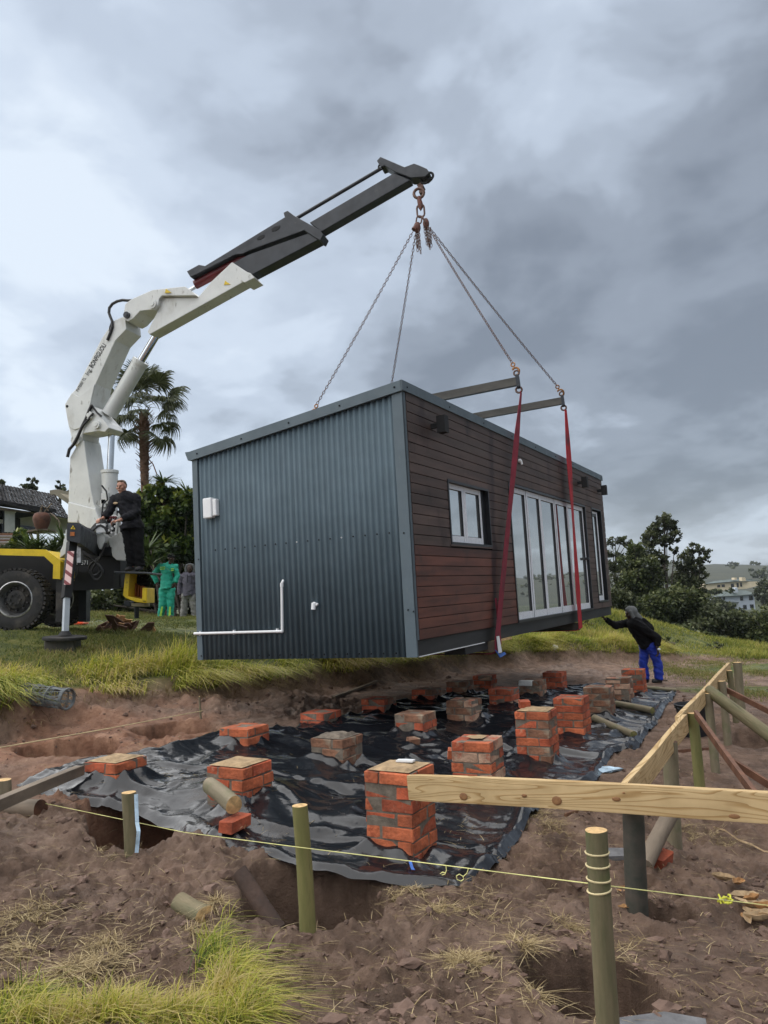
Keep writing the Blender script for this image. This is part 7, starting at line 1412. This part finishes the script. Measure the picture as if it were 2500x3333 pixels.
for k, (lb, x, Y, bl) in enumerate((('small tree above the house roof, left of the chimney', 105, 55, [(105, 1568, 16, 12), (98, 1585, 22, 10), (115, 1585, 14, 12), (82, 1585, 8, 6)]), ('thin tree top right of the house chimney', 195, 52, [(196, 1570, 9, 4), (190, 1585, 8, 8), (205, 1582, 7, 5), (210, 1600, 16, 12), (222, 1612, 12, 16), (200, 1612, 10, 12)]), ('treetop at the left edge above the roof', 8, 55, [(5, 1572, 9, 8)]))):
    b = P(x, 1640, Y); t = thing('tree', lb, 'tree', b, None, 'treetops behind the house'); crown('crown', [(P(a, c, Y), (rx * Y / F, rx * Y / F, ry * Y / F)) for (a, c, rx, ry) in bl], 420, .26, MT['leaf_mid'], t, 60 + k); m_ = MB(); m_.tube([b, P(bl[0][0], bl[0][1], Y)], [.12, .04], 6); m_.build('trunk', MT['trunk'], t)
rw = random.Random(21)
for k, (x, y, lb) in enumerate(((1170, 1352, 'leftmost dark weed on the grass slope, seen under the cabin'), (1205, 1366, 'low dark weed on the grass slope between the leftmost weed and the pushing hand'), (1262, 1350, 'dark weed on the grass slope just below the pushing arm'), (1397, 1372, 'dark weed on the grass slope nearest behind the bent back of the man in black'), (1442, 1392, 'lower dark weed on the grass slope right of the man in black'), (1545, 1402, 'rightmost dark weed on the grass slope near the wood edge'))):
    X_, Y_ = x * 2500 / 1659, y * 2500 / 1659; q = hit(X_, Y_); s_ = F / q[1]
    plant('weed', lb, 'weed', q[1], [(X_ + rw.uniform(-5, 5), Y_ - .09 * s_, .22 * s_, .11 * s_), (X_ + .2 * s_, Y_ - .07 * s_, .17 * s_, .09 * s_)], 130, .09, 'leaf_mid' if k % 2 else 'leaf', 70 + k, (X_, Y_), 'dark weeds on the grass slope')
# ------------------------------------------------------------------ fan palm
def build_palm():
    Y = 24.0; base = P(478, 1995, Y); base[2] = gz(base[0], base[1], False); top = P(*px('z1', 702, 985), Y); t = thing('palm_tree', 'tall fan palm with a reddish brown trunk behind the crane', 'palm tree', base)
    m_ = MB(); pth = []; rr = []
    n = 60; q0 = P(*px('z1', 705, 1520), Y)
    for i in range(n + 1):
        f = i / n; p_ = base + (top - base) * f; pth.append(p_); rr.append((.125 + .015 * math.sin(f * 9)) * (1 + .12 * (i % 2)))
    m_.tube(pth, rr, 14); tr = m_.build('trunk', MT['bark'], t)
    st = MB(); rn = random.Random(4)
    for i in range(230):
        f = rn.uniform(.3, 1); p_ = base + (top - base) * f; a = rn.uniform(0, 6.28); d = np.array([math.cos(a), math.sin(a), 0]); l = .05 + .13 * max(0, f - .6) / .4; st.prism([p_ + d * .12 + np.array([-d[1], d[0], 0]) * .035, p_ + d * .12 - np.array([-d[1], d[0], 0]) * .035, p_ + d * (.17 + l) + np.array([0, 0, l * 1.2])], (0, 0, .015))
    tag(st.build('leaf_stubs', MT['bark'], t), kind='stuff')
    def frond(seed, L_=1.0, R_=.95, droop=.5):
        rs = np.random.default_rng(seed); V = []; Fq = []; A = []
        for j, f in enumerate(np.linspace(0, 1, 6)):
            q = np.array([L_ * f, 0, -.14 * f * f]); V += [q + np.array([0, -.018 * (1.2 - f), 0]), q + np.array([0, .018 * (1.2 - f), 0.004])]; A += [.75, .75]
        for j in range(5): Fq.append((2 * j, 2 * j + 1, 2 * j + 3, 2 * j + 2))
        o = np.array([L_, 0, -.14]); ns = 30
        for i in range(ns):
            a = (i / (ns - 1) - .5) * 2 * 2.05; l = R_ * (1 - .16 * abs(a) / 2.05) * rs.uniform(.9, 1.08); d = np.array([math.cos(a), math.sin(a), .28 * math.cos(a)]); d /= np.linalg.norm(d); s_ = np.array([-math.sin(a), math.cos(a), .0]); w = 2 * 2.05 / ns * l * .60; b0 = len(V); dr = droop * rs.uniform(.75, 1.35); rv = rs.uniform(.15, .75)
            for f, wf in ((0.03, .05), (.3, .62), (.55, 1.0), (.72, .7), (.88, .32), (1, .04)):
                q = o + d * l * f * (1 if f < .6 else 1 - .35 * (f - .6)) - np.array([0, 0, dr * max(0, f - .42) ** 1.5 * l * 1.9]); z_ = np.array([0, 0, .018 * (1 if i % 2 else -1) * min(1, f * 2)]); V += [q - s_ * w * wf * .5 + z_, q + s_ * w * wf * .5 - z_]; A += [np.clip(rv + .35 * max(0, f - .6), 0, 1)] * 2
            for j in range(5): Fq.append((b0 + 2 * j, b0 + 2 * j + 1, b0 + 2 * j + 3, b0 + 2 * j + 2))
        return npmesh('frond', V, Fq, MT['palm'], dict(rnd=A))
    meshes = [frond(k, 1.0 + .1 * k, .92, .35 + .16 * k) for k in range(4)]; rn = random.Random(12); c = top - base
    k = 0
    for el, cnt in ((78, 4), (55, 7), (32, 9), (8, 9), (-16, 7), (-42, 4)):
        for i in range(cnt):
            a = 2 * math.pi * (i + rn.random() * .7) / cnt + el; e = math.radians(el + rn.uniform(-9, 9)); me = meshes[min(3, max(0, (78 - el) // 34 + rn.randint(0, 1)))]
            o = inst('frond', me, t, (c[0] + .1 * math.cos(a), c[1] + .1 * math.sin(a), c[2] + .15 + .35 * math.sin(e))); o.rotation_euler = (Matrix.Rotation(a, 3, 'Z') @ Matrix.Rotation(-e, 3, 'Y') @ Matrix.Rotation(rn.uniform(-.6, .6), 3, 'X')).to_euler(); s_ = rn.uniform(.85, 1.12) * .69; o.scale = (s_, s_, s_); k += 1
    for (ax, ay, bx, by, cx_, cy_) in ((660, 1000, 560, 1010, 500, 1060), (735, 1310, 770, 1350, 800, 1430)):
        m_ = MB(); m_.tube([Pf('z1', ax, ay, Y), Pf('z1', bx, by, Y - .3), Pf('z1', cx_, cy_, Y - .3)], .018, 5); m_.build('bare_stalk', MT['brown_wood'], t)
build_palm()

# ------------------------------------------------------------------ grass
def blades(name, label, X, Y, ln, wd, lean, curve, mat_, rnd, zoff=0., detail=True, droop=.55, cat='grass', zf=1.):
    n = len(X); rs = np.random.default_rng(n); Z = H(X, Y, detail) + zoff; o = np.c_[X, Y, Z]; lx, ly = lean
    a = rs.uniform(0, 2 * math.pi, n); s_ = np.c_[np.cos(a), np.sin(a), np.zeros(n)]; V = np.zeros((n, 7, 3))
    for j, f in enumerate((0, .38, .72, 1.0)):
        hz = f ** (1 + curve); q = o + np.c_[lx * ln * hz, ly * ln * hz, zf * ln * (f * (1 - np.minimum(.95, droop * np.hypot(lx, ly)) * f))]
        w = (wd * (1, .9, .6, 0)[j])[:, None]
        if j < 3: V[:, 2 * j] = q - s_ * w / 2; V[:, 2 * j + 1] = q + s_ * w / 2
        else: V[:, 6] = q
    b = (np.arange(n) * 7)[:, None]; Fq = np.concatenate([b + np.array([k]) for k in ((0, 1, 3), (0, 3, 2), (2, 3, 5), (2, 5, 4), (4, 5, 6))]).reshape(-1, 3)
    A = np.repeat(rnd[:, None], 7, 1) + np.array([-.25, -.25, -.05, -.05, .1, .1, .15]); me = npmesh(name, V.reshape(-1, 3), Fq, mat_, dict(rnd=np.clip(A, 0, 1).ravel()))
    return tag(obj(name, me), label, cat, kind='stuff')
rs = np.random.default_rng(77)
# drooping fringe along the bank
N_ = 60000; sx_ = rs.uniform(-6.2, 7.5, N_); pf = np.interp(sx_, FOOT[:, 0], FOOT[:, 1]); sy_ = pf + rs.uniform(.1, 2.6, N_); d = bank_d(sx_, sy_)
tuft = fbm(sx_ * 1.6, sy_ * 1.6, 3, 201); wdb = .75 + .5 * sst(6, 16, sx_)
keep = (d > .48 * wdb) & (d < 1.5 + .5 * tuft) & (tuft + .45 * rs.random(N_) > -.12 + .3 * np.exp(-((sx_ + 1.3) / .5) ** 2)); sx_, sy_, d, tuft = sx_[keep], sy_[keep], d[keep], tuft[keep]; n = len(sx_)
ln = (.36 + .36 * sst(-.2, .4, tuft)) * rs.uniform(.6, 1.2, n) * np.where(sx_ < 0, 1, np.where(sx_ < 3, .8, .6)); ed = np.exp(-(d - .4) / .6)
lx = .30 * rs.standard_normal(n) + .35 + .45 * ed + .35 * fbm(sx_ * .9, sy_ * .9, 2, 202); ly = .28 * rs.standard_normal(n) - .25 - .75 * ed + .3 * fbm(sx_ * .9, sy_ * .9, 2, 203)
blades('bank_grass', 'long yellow-green grass drooping over the edge of the earth bank', sx_, sy_, ln, np.full(n, .011), (lx, ly), .9, MT['grass'], np.clip(.60 + .5 * fbm(sx_ * .8, sy_ * .8, 3, 204) + .2 * rs.standard_normal(n), 0, 1), droop=.75)
# lawn
N_ = 120000; ra = np.radians(rs.uniform(-31, 4, N_)); rr = rs.uniform(9.5, 25, N_) ; sx_, sy_ = rr * np.sin(ra), rr * np.cos(ra); d = bank_d(sx_, sy_); pt = fbm(sx_ * .7, sy_ * .7, 4, 211)
keep = (d > .7) & (pt + .4 * rs.random(N_) > -.08); sx_, sy_, pt = sx_[keep], sy_[keep], pt[keep]; n = len(sx_); ln = (.045 + .09 * sst(-.1, .5, pt)) * rs.uniform(.6, 1.3, n)
blades('lawn_grass', 'short patchy lawn around the truck and the standing men', sx_, sy_, ln, np.full(n, .011), (.5 * rs.standard_normal(n), .5 * rs.standard_normal(n)), .6, MT['lawn'], np.clip(.45 + .5 * fbm(sx_ * .5, sy_ * .5, 3, 212) + .2 * rs.standard_normal(n), 0, 1), droop=.3)
# ridge at the right
N_ = 110000; ra = np.radians(rs.uniform(-2, 32, N_)); rr = rs.uniform(15, 30, N_); sx_, sy_ = rr * np.sin(ra), rr * np.cos(ra); d = bank_d(sx_, sy_); pt = fbm(sx_ * .6, sy_ * .6, 4, 221)
keep = (d > .35) & (pt + .5 * rs.random(N_) > -.15); sx_, sy_, pt = sx_[keep], sy_[keep], pt[keep]; n = len(sx_); ln = (.08 + .16 * sst(-.1, .5, pt)) * rs.uniform(.6, 1.3, n)
blades('ridge_grass', 'tussocky yellow-green grass on the slope behind the pushing man', sx_, sy_, ln, np.full(n, .016), (.4 * rs.standard_normal(n) + .1, .4 * rs.standard_normal(n) - .2), .6, MT['ridge'], np.clip(.55 + .5 * fbm(sx_ * .35, sy_ * .35, 3, 222) + .2 * rs.standard_normal(n), 0, 1), droop=.4)
def patch_xy(px_list, seed):
    r_ = np.random.default_rng(seed); X = []; Y = []
    for (x, y, sxp, syp, n) in px_list:
        for _ in range(1):
            u = x + sxp * r_.standard_normal(n) * .5; v = y + syp * r_.standard_normal(n) * .5
            c = hit(x * 2500 / 1659, y * 2500 / 1659); dxw = c[1] / F * 2500 / 1659; g = hit(x * 2500 / 1659, (y + 10) * 2500 / 1659)
            X.append(c[0] + (u - x) * dxw); Y.append(c[1] + (v - y) * (g[1] - c[1]) / 10)
    return np.concatenate(X), np.concatenate(Y)
# short green patch near the man in blue, tufts on the right-hand soil
X, Y = patch_xy([(1475, 1452, 70, 22, 5200), (1540, 1435, 60, 10, 1600), (1620, 1500, 60, 16, 900), (1640, 1455, 40, 10, 700), (1600, 1425, 80, 8, 900)], 3); n = len(X)
blades('grass_patch', 'patch of short green grass on the soil right of the blue trousers', X, Y, rs.uniform(.03, .10, n), np.full(n, .009), (.5 * rs.standard_normal(n), .5 * rs.standard_normal(n)), .6, MT['lawn'], np.clip(.7 + .2 * rs.standard_normal(n), 0, 1))
# foreground long grass, lower left
X, Y = patch_xy([(310, 2206, 170, 20, 2100), (130, 2208, 130, 24, 1200), (492, 2150, 44, 60, 1300), (40, 2165, 50, 30, 350), (505, 2205, 50, 24, 700), (455, 2060, 26, 50, 260)], 5); n = len(X)
blades('foreground_grass', 'long wet green and yellow grass at the lower left corner', X, Y, rs.uniform(.08, .21, n), rs.uniform(.0025, .0055, n), (.75 * rs.standard_normal(n) + .75, .6 * rs.standard_normal(n) + .15), .8, MT['grass'], np.clip(.58 + .55 * fbm(X * 3.5, Y * 3.5, 3, 231) + .25 * rs.standard_normal(n), 0, 1), droop=.7)
X, Y = patch_xy([(120, 2060, 130, 60, 4160), (60, 1990, 80, 40, 1760), (200, 2110, 90, 40, 2080), (450, 1990, 24, 60, 960), (1005, 2085, 40, 22, 1280), (1150, 2160, 60, 20, 1600), (1130, 2060, 30, 36, 640), (1260, 2005, 50, 8, 320), (960, 1990, 36, 14, 672), (870, 1940, 40, 12, 576), (1185, 1790, 30, 36, 1440), (1490, 1800, 30, 14, 320), (1570, 1820, 40, 14, 320), (1370, 2070, 50, 40, 320), (230, 1860, 30, 8, 128), (1380, 1830, 30, 10, 208), (1040, 1950, 60, 60, 400), (1520, 1770, 60, 30, 192)], 7); X = X + .07 * fbm(X * 6, Y * 6, 2, 301); Y = Y + .10 * fbm(X * 6 + 4, Y * 6, 2, 302); k_ = fbm(X * 5, Y * 5, 3, 303) + .25 * np.random.default_rng(8).standard_normal(len(X)) > -.06; X, Y = X[k_], Y[k_]; n = len(X)
blades('straw_tufts', 'tufts of dry straw and pale grass strewn over the soil', X, Y, rs.uniform(.03, .12, n), rs.uniform(.002, .0048, n), (1.0 * rs.standard_normal(n), .9 * rs.standard_normal(n) - .2), .3, MT['straw'], np.clip(.6 + .3 * rs.standard_normal(n), 0, 1), zoff=.004, droop=.5, cat='straw', zf=.12 + .5 * rs.random(n) ** 2)
n = 7500; rr = 2.5 * (9 / 2.5) ** rs.random(n); ra = np.radians(rs.uniform(-30, 30, n)); X, Y = rr * np.sin(ra), rr * np.cos(ra); a = rs.uniform(0, 6.28, n)
blades('scattered_straw', 'single straws and root ends scattered over the bare soil', X, Y, rs.uniform(.02, .11, n), rs.uniform(.002, .0045, n), (1.25 * np.cos(a), 1.25 * np.sin(a)), .15, MT['straw'], np.clip(.6 + .3 * rs.standard_normal(n), 0, 1), zoff=.006, droop=.7, cat='straw', zf=.3)
# roots hanging from the bank
n = 2600; sx_ = rs.uniform(-5, 7, n); sy_ = np.interp(sx_, FOOT[:, 0], FOOT[:, 1]) + rs.uniform(-.1, .9, n); d = bank_d(sx_, sy_); k_ = (d > .1) & (d < .7); sx_, sy_ = sx_[k_], sy_[k_]; n = len(sx_)
blades('bank_roots', 'dry roots and stalks hanging out of the cut bank', sx_, sy_, rs.uniform(.08, .3, n), np.full(n, .006), (.5 * rs.standard_normal(n) + .4, -.8 + .3 * rs.standard_normal(n)), .3, MT['straw'], np.clip(.35 + .3 * rs.standard_normal(n), 0, 1), droop=.9, cat='roots')
# clods of soil
def clods():
    for (sub_, n, rmax, pw, sd) in ((1, 17000, .014, 3, 91), (2, 3800, .038, 3, 92)):
        r_ = np.random.default_rng(sd); ico = bmesh.new(); bmesh.ops.create_icosphere(ico, subdivisions=sub_, radius=1); bv = np.array([v.co[:] for v in ico.verts]); bf = np.array([[v.index for v in f.verts] for f in ico.faces]); ico.free()
        rr = 2.5 * (16 / 2.5) ** r_.random(n); ra = np.radians(r_.uniform(-31, 31, n)); X, Y = rr * np.sin(ra), rr * np.cos(ra); d = bank_d(X, Y); w = fbm(X * 1.1, Y * 1.1, 3, 77) + .6 * np.exp(-(d / .5) ** 2); k = (d < .45) & (w + .3 * r_.standard_normal(n) > .05) & (~in_sheet(X, Y)[0]); X, Y = X[k], Y[k]; n = len(X)
        s_ = .003 + rmax * r_.random(n) ** pw; S = s_[:, None] * r_.uniform(.6, 1.5, (n, 3)) * np.array([1, 1, .7]); Z = H(X, Y) + s_ * .1; ph = r_.uniform(0, 90, (n, 1))
        lump = 1 + .38 * vn(bv[None, :, 0] * 1.6 + bv[None, :, 2] * 1.1 + ph, bv[None, :, 1] * 1.6 + ph * .7, 93) + .14 * r_.standard_normal((n, len(bv)))
        V = (bv[None] * S[:, None, :] * lump[:, :, None] + np.c_[X, Y, Z][:, None, :]).reshape(-1, 3); Fq = (bf[None] + (np.arange(n) * len(bv))[:, None, None]).reshape(-1, 3)
        tag(obj('soil_clods', npmesh('soil_clods', V, Fq, MT['clod'])), 'fine crumbs of turned soil' if sub_ == 1 else 'larger clods of turned soil', 'soil', kind='stuff')
MT['clod'] = mat('soil_clod', (.085, .052, .038), .95, col2=(.19, .122, .092), vscale=3, bump=.004, bscale=60)
clods()

# ------------------------------------------------------------------ moist air
hz = MB(); hz.b2((-1150, -1150, -24), (1150, 1150, 46)); hm = bpy.data.materials.new('moist_air'); hm.use_nodes = True; _n = hm.node_tree.nodes; _n.remove(_n['Principled BSDF'])
pv = _n.new('ShaderNodeVolumePrincipled'); pv.inputs['Color'].default_value = (.80, .87, .95, 1); pv.inputs['Density'].default_value = .00018; pv.inputs['Anisotropy'].default_value = .2
hm.node_tree.links.new(pv.outputs[0], _n['Material Output'].inputs['Volume'])
tag(hz.build('haze', hm), 'thin moist haze over the valley', kind='stuff')
scene.cycles.volume_bounces = 1
